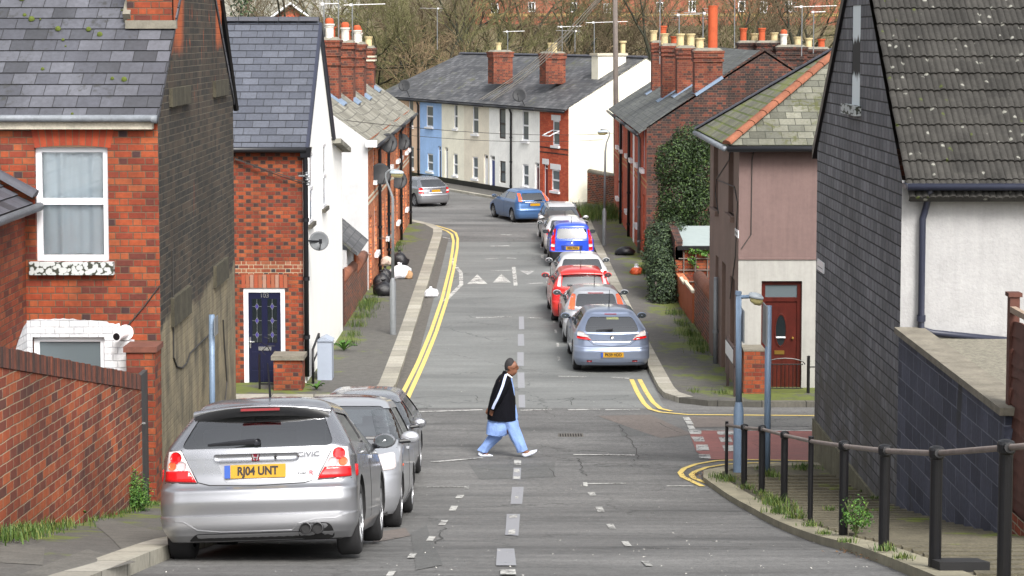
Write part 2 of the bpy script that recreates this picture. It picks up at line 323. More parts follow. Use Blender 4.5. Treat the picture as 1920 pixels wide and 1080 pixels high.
# ---------------------------------------------------------------- the ground
def asphalt(name, base, speck=.5, streak=.35):
    t = NT(name); co = t.co()
    f1 = t.noise(co, 60, 2); f2 = t.noise(co, 14, 3); b1 = t.noise(t.maps(co, (.25, 1.1, 1)), .55, 5, .62); b2 = t.noise(t.maps(co, (.5, 3, 1)), 1.2, 4, .65); b3 = t.noise(co, .16, 3)
    b1 = t.M('ADD', t.M('MULTIPLY', b1, .5), t.M('ADD', t.M('MULTIPLY', b2, .3), t.M('MULTIPLY', b3, .2)))
    k = t.M('MULTIPLY', t.remap(b1, .39, .59, 1-streak, 1+streak*.8), t.remap(t.M('ADD', t.M('MULTIPLY', f1, .6), t.M('MULTIPLY', f2, .4)), .3, .7, 1-speck, 1+speck))
    vo = t.new('ShaderNodeTexVoronoi'); vo.feature = 'DISTANCE_TO_EDGE'; vo.inputs['Scale'].default_value = .33
    wob = t.noise(co, 1.6, 4, out=1); ad = t.new('ShaderNodeVectorMath'); ad.operation = 'MULTIPLY_ADD'; t.L(wob, ad.inputs[0]); ad.inputs[1].default_value = (.9, .9, .9); t.L(co, ad.inputs[2]); t.L(ad.outputs[0], vo.inputs['Vector'])
    crack = t.M('MULTIPLY', t.remap(vo.outputs['Distance'], .003, .009, .4, 0), t.remap(t.noise(co, .25, 2), .46, .54))
    k = t.M('MULTIPLY', k, t.M('SUBTRACT', 1.0, crack))
    c = t.new('ShaderNodeCombineXYZ'); [t.L(k, c.inputs[i]) for i in range(3)]
    t.bump(f1, .5, .006)
    return t.out(t.mix(1.0, base, c.outputs[0], 'MULTIPLY'), t.remap(b1, .35, .65, .62, .85))
asph = asphalt('worn_asphalt', C(122, 122, 121, .56), .5, .5); asph_new = asphalt('smooth_grey_asphalt', C(136, 139, 138, .56), .22, .28); asph_dk = asphalt('dark_asphalt_patch', C(110, 111, 110, .56), .45, .3); asph_rd = asphalt('pinkish_asphalt_patch', C(132, 123, 117, .56), .4, .25)
def paving(name, base, mossk):
    t = NT(name); co = t.co(); n = t.noise(co, .9, 5, .65); n2 = t.noise(co, 5, 4); n3 = t.noise(co, 40, 2)
    k = t.M('MULTIPLY', t.remap(n2, .3, .7, .78, 1.15), t.remap(n3, .3, .7, .8, 1.2)); c = t.new('ShaderNodeCombineXYZ'); [t.L(k, c.inputs[i]) for i in range(3)]
    col = t.mix(1.0, base, c.outputs[0], 'MULTIPLY'); sx = t.new('ShaderNodeSeparateXYZ'); t.L(co, sx.inputs[0])
    edge = t.remap(t.M('ABSOLUTE', sx.outputs[0]), 3.3, 4.6, -.14, .11)
    m = t.M('ADD', t.M('ADD', n, edge), t.M('MULTIPLY', t.M('SUBTRACT', n2, .5), .35))
    col = t.mix(t.remap(m, mossk, mossk+.1, 0, .85), col, t.mix(n2, C(84, 96, 34, .62), C(122, 136, 44, .72)))
    t.bump(n3, .4, .006); return t.out(col, .9)
pave_m = paving('mossy_asphalt_footway', C(108, 106, 102, .58), .52); pave_r = paving('ridged_mossy_footway', C(112, 106, 88, .55), .66)
flag_m = paving('grey_paving_slab', C(118, 116, 110, .58), .70)
kerb_m = unit('kerb_stone', 50, .9, 0, [(0, C(178, 174, 160, .7)), (.3, C(166, 162, 150, .7)), (.6, C(186, 182, 170, .7))], None, C(92, 90, 82, .6), .02, dirt=.25, bumpd=.004)
kerb_dk = unit('dark_kerb_stone', 50, .9, 0, [(0, C(120, 117, 108, .66)), (.5, C(106, 104, 97, .66))], None, C(60, 58, 54, .6), .02, dirt=.3, bumpd=.004)
def paint_(name, col, lo, hi, under=C(122, 122, 121, .5)):
    t = NT(name); co = t.co(); n = t.M('ADD', t.M('MULTIPLY', t.noise(co, 3, 4), .5), t.M('MULTIPLY', t.noise(co, 24, 3), .5))
    return t.out(t.mix(t.remap(n, lo, hi), col, under), .8)
paint_w = paint_('worn_white_paint', C(218, 218, 214, .64), .46, .6); paint_f = paint_('faded_white_paint', C(200, 200, 198, .7), .46, .6); paint_y = paint_('yellow_road_paint', C(226, 200, 116, .78), .57, .68); paint_g = paint_('grey_blocking_paint', C(160, 162, 168, .66), .6, .7)
red_m = asphalt('red_surfacing', C(164, 106, 100, .62), .2, .25)
def sheet(mb, poly, h, step=.8, skirt=0, xs=None, mi=0, zf=None):
    bm = bmesh.new(); vs = [bm.verts.new((p[0], p[1], 0)) for p in poly]; bm.faces.new(vs)
    if bm.faces[:][0].normal.z < 0: bmesh.ops.reverse_faces(bm, faces=bm.faces[:])
    bm.normal_update()
    if bm.faces[:][0].normal.z < 0: bmesh.ops.reverse_faces(bm, faces=bm.faces[:])
    y0 = min(p[1] for p in poly); y1 = max(p[1] for p in poly); y = floor(y0/step)*step+step
    while y < y1:
        bmesh.ops.bisect_plane(bm, geom=bm.verts[:]+bm.edges[:]+bm.faces[:], plane_co=(0, y, 0), plane_no=(0, 1, 0)); y += step
    for x in xs or (): bmesh.ops.bisect_plane(bm, geom=bm.verts[:]+bm.edges[:]+bm.faces[:], plane_co=(x, 0, 0), plane_no=(1, 0, 0))
    f_ = zf or (lambda x, y: gz(y)+h)
    bm.normal_update()
    for f in bm.faces:
        pts = [(v.co.x, v.co.y, f_(v.co.x, v.co.y)) for v in f.verts]
        if f.normal.z < 0: pts.reverse()
        mb.poly(pts, [(p[0], p[1]) for p in pts], mi)
    if skirt:
        for e in bm.edges:
            if len(e.link_faces) == 1:
                a, b = [l.vert.co for l in e.link_loops[0].face.loops if l.edge == e][:1] + [e.other_vert([l.vert for l in e.link_loops[0].face.loops if l.edge == e][0]).co]
                za, zb = f_(a.x, a.y), f_(b.x, b.y)
                mb.poly([(b.x, b.y, zb), (a.x, a.y, za), (a.x, a.y, za-skirt), (b.x, b.y, zb-skirt)], mi=mi)
    bm.free(); return mb
def ribbon(mb, path, wd, h, mi=0, skirt=0, fine=.5):
    """a strip of width wd to the left of the path, following the road height"""
    pts = []
    for i in range(len(path)-1):
        a, b = V(path[i]), V(path[i+1]); n = max(1, int((b-a).length/fine)); pts += [a+(b-a)*k/n for k in range(n)]
    pts.append(V(path[-1])); out = []
    for i, p in enumerate(pts):
        t = (pts[min(i+1, len(pts)-1)]-pts[max(0, i-1)]).normalized(); out.append(p+V((-t.y, t.x))*wd)
    L = 0
    for i in range(len(pts)-1):
        L2 = L+(pts[i+1]-pts[i]).length
        q = [pts[i], pts[i+1], out[i+1], out[i]]; z = [gz(k.y)+h for k in q]
        tp = [(k.x, k.y, zz) for k, zz in zip(q, z)]; uv = [(L, .1), (L2, .1), (L2, .1+abs(wd)), (L, .1+abs(wd))]
        if wd < 0: tp.reverse(); uv.reverse()
        mb.poly(tp, uv, mi)
        if skirt:
            for s_, (j, k) in enumerate(((0, 1), (2, 3))):
                a, b = q[j], q[k]; pl = [(a.x, a.y, z[j]), (a.x, a.y, z[j]-skirt), (b.x, b.y, z[k]-skirt), (b.x, b.y, z[k])]
                if wd < 0: pl.reverse()
                mb.poly(pl, [(L if s_ == 0 else L2, .3), (L if s_ == 0 else L2, .2), (L2 if s_ == 0 else L, .2), (L2 if s_ == 0 else L, .3)], mi)
        L = L2
    return mb
def pg(pts): return [tuple(G(*p).xy) for p in pts]
# terrain out to the wooded hill
mb = MB(); rows = []
def hill(x, y):
    if y < 118: return gz(y)-.35
    k = min(1, (y-118)/120); return gz(y)-.35+13.5*k*k*(3-2*k)+(4 if y > 400 else 0)+mnoise.noise(V((x*.03, y*.03, 0)))*1.2*k
for y in [-40, -20, -6]+list(range(0, 120, 4))+list(range(120, 260, 10))+[300, 400, 700, 1500]: rows.append([(x, y, hill(x, y)) for x in [-900, -300, -150]+list(range(-100, 101, 10))+[150, 300, 900]])
earth = plain('bare_winter_earth', C(118, 108, 78, .5), .95, .35, .6)
mb.grid(rows[::1]).build('ground', earth, kind='structure', smooth=True)
mb = MB(); sheet(mb, [(-14, -12), (14, -12), (14, 66), (14, 118), (-40, 118), (-40, 66), (-14, 60)], 0, 1.0, xs=[-10, -4, 0, 4, 10])
mb.build('road', asph, kind='structure', smooth=True)
# footways
LKERB = [(-3.0, -10), (-3.0, 26), (-3.1, 28.2), (-3.5, 29.5), (-4.4, 30.1), (-14, 30.2)]
mb = MB(); sheet(mb, LKERB+[(-14, -10)], .12, .8, 0, zf=lambda x, y: gz(y)+.12+max(0, (-3.4-x))*.06, xs=[-3.4]); mb.build('left_footway', pave_m, kind='structure')
mb = MB(); ribbon(mb, LKERB[:], .30, .128, skirt=.2); mb.build('left_kerb', kerb_m, kind='structure')
L2K = [(-14, 38.2), (-4.0, 38.2), (-3.1, 38.35), (-2.62, 38.9), (-2.52, 40), (-2.86, 76), (-2.95, 78.3), (-3.4, 80.3), (-4.4, 82.5), (-7, 86), (-16, 101)]
mb = MB(); sheet(mb, L2K+[(-18, 101), (-18, 60), (-14, 50)], .11, 1.0, 0); mb.build('terrace_footway', pave_m, kind='structure')
mb = MB(); ribbon(mb, L2K, .37, .118, skirt=.2); mb.build('terrace_kerb', kerb_m, kind='structure')
RKERB = [(14, 29.95), (4.4, 29.9), (3.5, 29.6), (3.02, 29.0), (2.93, 28.2), (3.0, 27), (3.12, 24), (3.12, -10)]
mb = MB(); sheet(mb, RKERB+[(14, -10)], .075, .42, 0)
for i in range(60):
    y = 6+i*.42; z = gz(y)+.075
    if y < 28.4: mb.hexa([V((x, y+dy+.02*mnoise.noise(V((x, y, 1))), z+dz+(0 if k < 4 else .035))) for k, (x, dy, dz) in enumerate([(3.42, -.04, 0), (5.2, -.04, 0), (5.2, .04, 0), (3.42, .04, 0)]*2)])
mb.build('ridged_footway', pave_r, kind='structure')
mb = MB(); ribbon(mb, [(x, y) for x, y in RKERB[::-1]][::-1], .30, .085, skirt=.25); mb.build('right_kerb', plain('mossy_kerb', C(160, 154, 132, .66), .9, .3, 3, bump=.006), kind='structure')
R2K = [(3.15, 95), (3.15, 39.6), (3.2, 38.8), (3.45, 38.1), (4.0, 37.65), (5.0, 37.5), (14, 37.5)]
mb = MB(); sheet(mb, R2K+[(14, 95)], .11, 1.0, 0); mb.build('right_footway', pave_m, kind='structure')
mb = MB(); ribbon(mb, R2K[:4], .32, .118, skirt=.2); mb.build('terrace_kerb', kerb_m, kind='structure')
mb = MB(); ribbon(mb, R2K[3:], .2, .118, skirt=.2); mb.build('side_road_kerb', kerb_dk, kind='structure')
FT = V((-.4496, .8932)); FN = V((-.8932, -.4496)); FO = V((2.8, 92.0))
fk = [tuple(FO+FT*k+FN*1.75) for k in (34, 0, -1.5)]+[(3.15, 88.5)]
mb = MB(); sheet(mb, fk+[(14, 88.5), (14, 96), tuple(FO-FN*3), tuple(FO+FT*34-FN*3)], .10, 1.0, 0); mb.build('far_footway', pave_m, kind='structure')
mb = MB(); ribbon(mb, fk, .25, .112, skirt=.2); mb.build('far_kerb', kerb_m, kind='structure')
# smoother resurfaced stretch beyond the junction, and patches
mb = MB(); sheet(mb, [(-2.5, 37.4), (3.1, 37.4), (3.1, 74), (-2.8, 74)], .004, 1.0); mb.build('resurfaced_road', asph_new, kind='structure')
mb = MB()
for q in ([(1460, 778), (1525, 778), (1525, 800), (1320, 802), (1280, 782)], [(880, 872), (1040, 868), (1040, 895), (900, 900)], [(770, 1000), (800, 985), (830, 1060), (780, 1070)], [(1160, 795), (1230, 790), (1250, 818), (1165, 818)]): sheet(mb, pg(q), .005, .5)
mb.build('road_patches', asph_dk, kind='structure')
mb = MB()
for q in ([(1120, 780), (1220, 778), (1300, 815), (1240, 822)], [(1285, 782), (1400, 782), (1380, 800), (1300, 802)], [(700, 1000), (760, 990), (770, 1005), (700, 1018)]): sheet(mb, pg(q), .006, .5)
mb.build('brown_road_patches', asph_rd, kind='structure')
mb = MB()
for pl in ([(1128, 876), (1170, 872), (1230, 880), (1290, 876)], [(1160, 797), (1172, 812), (1186, 836), (1216, 834)], [(1085, 858), (1088, 880), (1100, 893)], [(1190, 838), (1196, 860), (1180, 866)], [(1230, 792), (1258, 806), (1275, 812)], [(900, 880), (960, 884), (1030, 880), (1040, 895)], [(815, 1020), (826, 1000), (834, 990)], [(780, 746), (890, 742), (894, 752)], [(820, 608), (880, 605), (960, 612)], [(905, 560), (940, 556), (1010, 560)], [(1075, 760), (1075, 745), (1180, 742)]):
    q = [G(*p).xy for p in pl]; f_ = []
    for a, b in zip(q[:-1], q[1:]): f_ += [a.lerp(b, k/6)+V((random.gauss(0, .025), random.gauss(0, .04))) for k in range(6)]
    ribbon(mb, [tuple(p) for p in f_+[q[-1]]], .014, .0085, fine=.4)
mb.build('road_cracks', plain('dark_crack_filler', C(88, 88, 87, .5), .9, .4, 9), kind='structure')
# markings
mb = MB()
def quadpx(c, wx, wy, sk=0): x, y = c; return [(x-wx-sk, y+wy), (x+wx-sk, y+wy), (x+wx+sk, y-wy), (x-wx+sk, y-wy)]
for x, y, s_ in ((733, 1077, -1), (773, 1043, -1), (808, 1011, -1), (831, 981, -1), (850, 954, -.8), (862, 932, -.7), (1110, 927, .7), (1125, 956, .8), (1146, 988, 1), (1175, 1021, 1.2), (1213, 1058, 1.4)):
    sheet(mb, pg(quadpx((x, y), 6.5, 4.5*(.7 if y < 940 else 1), -3*s_)), .009, .5)
for x, y in ((1048, 673), (1046, 647), (1042, 622), (1039, 602), (1030, 556), (1027, 532), (1026, 519), (1017, 482), (1009, 440), (1015, 462)): sheet(mb, pg(quadpx((x, y), 2.2, 3.4, -.4)), .009, .5)
def linepx(a, b, wd, lo=.009):
    A, B = G(*a).xy, G(*b).xy; n = (B-A).normalized(); n = V((-n.y, n.x))*wd/2
    sheet(mb, [tuple(A+n), tuple(A-n), tuple(B-n), tuple(B+n)], lo, .5)
for a, b, wd in (((800, 914), (878, 914), .06), ((1095, 908), (1173, 907), .09), ((1250, 912), (1300, 912), .08), ((1047, 706), (1100, 707), .1), ((1147, 708), (1180, 710), .1), ((976, 770), (1034, 768), .11)): linepx(a, b, wd)
sheet(mb, pg([(1093, 905), (1101, 905), (1102, 913), (1094, 913)]), .009); sheet(mb, pg([(871, 912), (879, 912), (879, 917), (870, 917)]), .009)
# squares at the side road mouth
for q in ([(1280, 783), (1292, 783), (1296, 789), (1283, 789)], [(1284, 790), (1296, 790), (1301, 797), (1288, 797)], [(1288, 799), (1300, 799), (1304, 806), (1292, 806)],
          [(1291, 808), (1315, 808), (1315, 815), (1294, 815)], [(1344, 810), (1376, 810), (1376, 816), (1346, 816)], [(1296, 820), (1318, 820), (1322, 829), (1302, 829)], [(1347, 821), (1370, 821), (1374, 830), (1352, 830)],
          [(1305, 835), (1327, 835), (1330, 846), (1306, 846)], [(1354, 836), (1376, 836), (1379, 847), (1358, 847)], [(1310, 853), (1331, 853), (1333, 861), (1311, 861)]): sheet(mb, pg(q), .013)
linepx((1290, 807.5), (1530, 808.5), .09, .013)
# hump arrows and zig line beyond
for q in ([(895, 515), (914, 533), (876, 533)], [(940, 514), (958, 530), (924, 530)]): sheet(mb, pg(q), .010)
for a, b in (((849, 484), (852, 497)), ((852, 497), (864, 511)), ((864, 511), (865, 534)), ((865, 534), (834, 565)), ((963, 501), (967, 536))): linepx(a, b, .13)
mb.build('white_road_markings', paint_w, kind='structure')
mb = MB()
for a, b, wd in (((780, 773), (905, 769), .12), ((1065, 769), (1125, 768), .12), ((1135, 769), (1200, 768), .1), ((810, 867), (905, 859), .12), ((1075, 853), (1190, 854), .1), ((893, 596), (960, 594), .2), ((990, 596), (1018, 597), .14), ((920, 508), (960, 507), .12), ((910, 486), (935, 485), .16), ((950, 484), (968, 485), .14), ((920, 462), (955, 461), .25), ((940, 440), (958, 441), .25), ((988, 532), (1018, 531), .2), ((830, 445), (845, 448), .1)): linepx(a, b, wd)
for q in ([(975, 508), (1003, 508), (990, 516)], [(1018, 509), (1046, 512), (1034, 518)]): sheet(mb, pg(q), .010)
mb.build('faded_road_markings', paint_f, kind='structure')
mb = MB()
for q in ([(932, 1030), (964, 1030), (968, 1062), (930, 1062)], [(950, 965), (975, 965), (972, 1006), (947, 1004)], [(960, 914), (982, 914), (979, 946), (957, 946)], [(963, 878), (977, 878), (976, 900), (961, 900)], [(972, 741), (984, 741), (985, 765), (973, 765)], [(970, 699), (983, 699), (984, 728), (971, 728)], [(970, 661), (982, 661), (982, 687), (970, 687)], [(971, 627), (982, 627), (983, 649), (971, 649)], [(973, 594), (982, 594), (983, 618), (973, 618)]): sheet(mb, pg(q), .009)
mb.build('painted_out_centre_line', paint_g, kind='structure')
mb = MB()
for q in ([(938, 1070), (966, 1070), (968, 1080), (938, 1080)], [(955, 968), (970, 967), (970, 972), (955, 973)], [(954, 996), (966, 994), (966, 1003), (953, 1004)], [(964, 864), (977, 864), (977, 873), (964, 873)], [(964, 881), (974, 881), (974, 887), (964, 887)], [(963, 895), (975, 895), (974, 899), (963, 899)], [(966, 932), (972, 932), (972, 936), (966, 936)]): sheet(mb, pg(q), .014)
mb.build('centre_line_dashes', paint_w, kind='structure')
mb = MB(); sheet(mb, pg([(1291, 807), (1560, 809), (1560, 866), (1330, 862), (1306, 848)]), .008, .5); mb.build('red_road_surface', red_m, kind='structure')
mb = MB()
def ypath(pts, wd=.1):
    q = [G(*p).xy for p in pts]; ribbon(mb, [tuple(p) for p in q], wd, .0115, fine=.4)
ypath([(737, 762), (752, 735), (780, 680), (806, 618), (826, 560), (840, 505), (846, 470), (848, 452), (845, 440), (835, 433), (815, 427), (790, 421), (766, 417)][::-1], .1)
ypath([(752, 765), (764, 738), (791, 680), (815, 622), (835, 562), (848, 505), (855, 465), (856, 448), (852, 437), (842, 431), (818, 424), (792, 418), (768, 414)][::-1], .1)
ypath([(1180, 712), (1190, 735), (1203, 757), (1215, 768), (1235, 774), (1290, 779), (1545, 781)], .1)
ypath([(1195, 712), (1207, 735), (1220, 755), (1234, 767), (1255, 772)], .1)
ypath([(1530, 865), (1400, 862), (1340, 864), (1300, 871), (1278, 879), (1270, 887), (1275, 895), (1295, 905), (1312, 913)], .09)
ypath([(1530, 869), (1410, 868), (1355, 871), (1320, 877), (1298, 885), (1291, 891), (1296, 898), (1315, 905), (1338, 913)], .09)
mb.build('double_yellow_lines', paint_y, kind='structure')
# gutter strip of old setts along the left kerb
mb = MB(); ribbon(mb, [(-2.53, 39.2), (-2.87, 76)][::-1], .3, .007); mb.build('gutter_strip', plain('damp_gutter_setts', C(112, 108, 102, .55), .8, .4, 9, bump=.01), kind='structure')
# ---------------------------------------------------------------- building helpers
Z3 = V((0, 0, 1))
class Face:
    """a vertical wall plane: O on it, U along it, N outwards"""
    def __init__(s, O, U, N): s.O = V(O).to_3d(); s.U = V(U).to_3d().normalized(); s.N = V(N).to_3d().normalized()
    def at(s, u, z, d=0): return V((s.O.x, s.O.y, 0))+s.U*u+Z3*z+s.N*d
    def hit(s, px, py):
        d = ray(px, py); t = (s.O-CAM).dot(s.N)/d.dot(s.N); p = CAM+d*t; q = p-s.O; return (q.dot(s.U), p.z)
    def rect(s, x0, y0, x1, y1):
        ym = (y0+y1)/2; xm = (x0+x1)/2; u0, u1 = s.hit(x0, ym)[0], s.hit(x1, ym)[0]; z1, z0 = s.hit(xm, y0)[1], s.hit(xm, y1)[1]
        return (min(u0, u1), z0, max(u0, u1), z1)
def wall(mb, fc, outline, ops=(), mi=0, depth=.1, rmi=None, uoff=0):
    """a wall face with rectangular openings and their reveals; outline in (u, z)"""
    bm = bmesh.new(); bm.faces.new([bm.verts.new((u, z, 0)) for u, z in outline]); bm.normal_update()
    if bm.faces[:][0].normal.z < 0: bmesh.ops.reverse_faces(bm, faces=bm.faces[:])
    for o in ops:
        for k in (0, 2): bmesh.ops.bisect_plane(bm, geom=bm.verts[:]+bm.edges[:]+bm.faces[:], plane_co=(o[k], 0, 0), plane_no=(1, 0, 0))
        for k in (1, 3): bmesh.ops.bisect_plane(bm, geom=bm.verts[:]+bm.edges[:]+bm.faces[:], plane_co=(0, o[k], 0), plane_no=(0, 1, 0))
    flip = fc.U.cross(Z3).dot(fc.N) < 0
    for f in bm.faces:
        c = f.calc_center_median()
        if any(o[0] < c.x < o[2] and o[1] < c.y < o[3] for o in ops): continue
        vs = [v.co.copy() for v in f.verts]
        if (bm.faces and f.normal.z < 0) != flip: vs.reverse()
        mb.poly([fc.at(v.x, v.y) for v in vs], [(v.x+uoff, v.y) for v in vs], mi)
    for o in ops:
        c = [(o[0], o[1]), (o[2], o[1]), (o[2], o[3]), (o[0], o[3])]
        for i in range(4):
            a, b = c[i], c[(i+1) % 4]; q = [fc.at(*a), fc.at(*b), fc.at(*b, -depth), fc.at(*a, -depth)]
            if not flip: q.reverse()
            uv = [(a[0]+a[1], a[1]), (b[0]+b[1], b[1]), (b[0]+b[1]+.1, b[1]), (a[0]+a[1]+.1, a[1])]
            mb.poly(q, uv if flip else uv[::-1], mi if rmi is None else rmi)
    bm.free(); return mb
def fbox(mb, fc, u0, z0, u1, z1, d0, d1, mi=0):
    if d0 > d1: d0, d1 = d1, d0
    q = [fc.at(u0, z0, d0), fc.at(u1, z0, d0), fc.at(u1, z0, d1), fc.at(u0, z0, d1), fc.at(u0, z1, d0), fc.at(u1, z1, d0), fc.at(u1, z1, d1), fc.at(u0, z1, d1)]
    if fc.U.cross(Z3).dot(fc.N) > 0: q = [q[3], q[2], q[1], q[0], q[7], q[6], q[5], q[4]]
    else: pass
    return mb.hexa(q, mi)
def window(house, fc, o, fm=upvc, gm=glass_d, bars=(.5,), fw=.06, dep=.1, sill=stone, curtain=None, sillw=.08, sillh=.09, vbar=(), frame_z=None, label=None, inset=.02):
    u0, z0, u1, z1 = o; d = -dep+.06; mb = MB(); f = fw
    fbox(mb, fc, u0, z0, u0+f, z1, d-.05, d); fbox(mb, fc, u1-f, z0, u1, z1, d-.05, d); fbox(mb, fc, u0+f, z0, u1-f, z0+f, d-.05, d-.002); fbox(mb, fc, u0+f, z1-f, u1-f, z1, d-.05, d-.002)
    zs = [z0+f]+[z0+(z1-z0)*b for b in bars]+[z1-f]
    for b in zs[1:-1]: fbox(mb, fc, u0+f, b-f*.55, u1-f, b+f*.55, d-.05, d+.006)
    us = [u0+f]+[u0+(u1-u0)*b for b in vbar]+[u1-f]
    for b in us[1:-1]: fbox(mb, fc, b-f*.4, z0+f, b+f*.4, z1-f, d-.05, d+.004)
    w_ = mb.build('window', fm, house, bevel=.006)
    if label: w_['label'] = label
    for i in range(len(zs)-1):
        a = zs[i]+(f*.55 if i else 0); b = zs[i+1]-(f*.55 if i < len(zs)-2 else 0); mb = MB()
        fbox(mb, fc, u0+f, a, u1-f, b, d-.04, d-.025); mb.build('pane', gm, w_)
    if curtain:
        mb = MB(); n = 60; rows = [[], []]
        for k in range(n+1):
            t = k/n; u = u0+f*.7+(u1-u0-1.4*f)*t; dd = d-.085-.026*sin(t*19+2.2*sin(t*7))-.012*sin(t*41+2)
            rows[0].append(fc.at(u, z0+f, dd)); rows[1].append(fc.at(u, z1-f*.8, dd))
        mb.grid(rows).build('curtain', curtain, w_, smooth=True)
        mb = MB(); fbox(mb, fc, u0-.1, z0-.1, u1+.1, z1+.1, d-.32, d-.3); mb.build('room_wall', black_pl, w_)
    if sill:
        mb = MB(); fbox(mb, fc, u0-.07, z0-sillh, u1+.07, z0-.002, -.05, sillw); mb.build('sill', sill, w_, bevel=.01)
    return w_
def doorway(house, fc, o, fm=white_pt, dm=maroon, dep=.14, fan=.14, step=None, handle=True):
    u0, z0, u1, z1 = o; d = -dep+.06; f = .06; mb = MB(); zf = z1-(z1-z0)*fan
    fbox(mb, fc, u0, z0, u0+f, z1, d-.05, d); fbox(mb, fc, u1-f, z0, u1, z1, d-.05, d); fbox(mb, fc, u0+f, z1-f, u1-f, z1, d-.05, d-.002)
    if fan: fbox(mb, fc, u0+f, zf, u1-f, zf+f*.8, d-.05, d-.002)
    fr = mb.build('door_frame', fm, house)
    mb = MB(); fbox(mb, fc, u0+f, z0, u1-f, zf if fan else z1-f, d-.045, d-.02)
    h = (zf if fan else z1-f)-z0
    for a, b in ((.1, .42), (.52, .92)):
        for s0, s1 in ((.12, .46), (.54, .88)): fbox(mb, fc, u0+f+(u1-u0-2*f)*s0, z0+h*a, u0+f+(u1-u0-2*f)*s1, z0+h*b, d-.03, d-.012)
    dr = mb.build('door', dm, house)
    if handle: mb = MB(); mb.lathe([(0, .07), (.03, .07), (.035, .03), (.02, 0)], fc.at(u1-f-.1, z0+h*.48, d-.02), fc.N, 8); mb.build('handle', chrome, dr, smooth=True)
    if fan: mb = MB(); fbox(mb, fc, u0+f, zf+f*.8, u1-f, z1-f, d-.04, d-.025); mb.build('pane', glass_d, fr)
    return dr
def slope(mb, a, b, c, d, th=.05, mi=0, uv0=(0, 0), skip=False):
    """roof slope: eave a-b, ridge d-c (a below d); UV in metres from the eave"""
    a, b, c, d = V(a), V(b), V(c), V(d); U = (b-a).normalized(); n = (b-a).cross(d-a).normalized(); W = n.cross(U)
    if n.z < 0: n = -n
    if W.dot(d-a) < 0: W = -W
    uv = [((p-a).dot(U)+uv0[0], (p-a).dot(W)+uv0[1]) for p in (a, b, c, d)]; q = [a, b, c, d]
    if (b-a).cross(d-a).z < 0: q.reverse(); uv.reverse()
    mb.poly(q, uv, mi); lo = [p-n*th for p in q]; mb.poly(lo[::-1], mi=mi)
    for i in range(4): j = (i+1) % 4; mb.poly([q[j], q[i], lo[i], lo[j]], mi=mi)
    return mb
def coursed(mb, a, b, c, d, row, lip=.018, uo=0, seg=1):
    """a slope of overlapping courses, each a tilted strip with a real lip"""
    a, b, c, d = V(a), V(b), V(c), V(d); U = (b-a).normalized(); n = (b-a).cross(d-a).normalized()
    if n.z < 0: n = -n
    H = (d-a).length; k = int(H/row+.999)
    for i in range(k):
        t0, t1 = i*row/H, min(1, (i+1)*row/H)
        p0, p1, q1, q0 = a.lerp(d, t0)+n*lip, b.lerp(c, t0)+n*lip, b.lerp(c, t1), a.lerp(d, t1)
        W = [(p0-a).dot(U)+uo, (p1-a).dot(U)+uo, (q1-a).dot(U)+uo, (q0-a).dot(U)+uo]
        mb.poly([p0, p1, q1, q0], [(W[0], (i+.12)*row), (W[1], (i+.12)*row), (W[2], (i+.999)*row), (W[3], (i+.999)*row)])
        l0, l1 = a.lerp(d, t0)-n*.01, b.lerp(c, t0)-n*.01
        mb.poly([l0, l1, p1, p0], [(W[0], i*row+.003), (W[1], i*row+.003), (W[1], i*row+.006), (W[0], i*row+.006)])
        mb.poly([p0, q0, l0]); mb.poly([p1, l1, q1])
    lo = [p-n*.06 for p in (a, b, c, d)]; mb.poly(lo[::-1])
    for i, (p, q) in enumerate(((a, b), (b, c), (c, d), (d, a))): mb.poly([lo[i], lo[(i+1) % 4], q, p])
    return mb
def ridge(mb, a, b, r=.11, step=.45, n=8):
    a, b = V(a), V(b); L = (b-a).length; k = max(1, int(L/step)); t = (b-a).normalized(); s = t.cross(Z3).normalized(); up = s.cross(t)
    for i in range(k):
        p, q = a+t*(L*i/k), a+t*(L*(i+1)/k-.012); e = .012
        mb.grid([[p0+s*cos(pi*j/n)*(r+e_)+up*sin(pi*j/n)*(r+e_)*.8 for j in range(n+1)] for p0, e_ in ((p, e), (q, 0))])
        mb.poly([p+s*cos(pi*j/n)*(r+e)+up*sin(pi*j/n)*(r+e)*.8 for j in range(n+1)])
    return mb
def gutter(mb, a, b, r=.06): mb.tube([a, b], r, 10); return mb
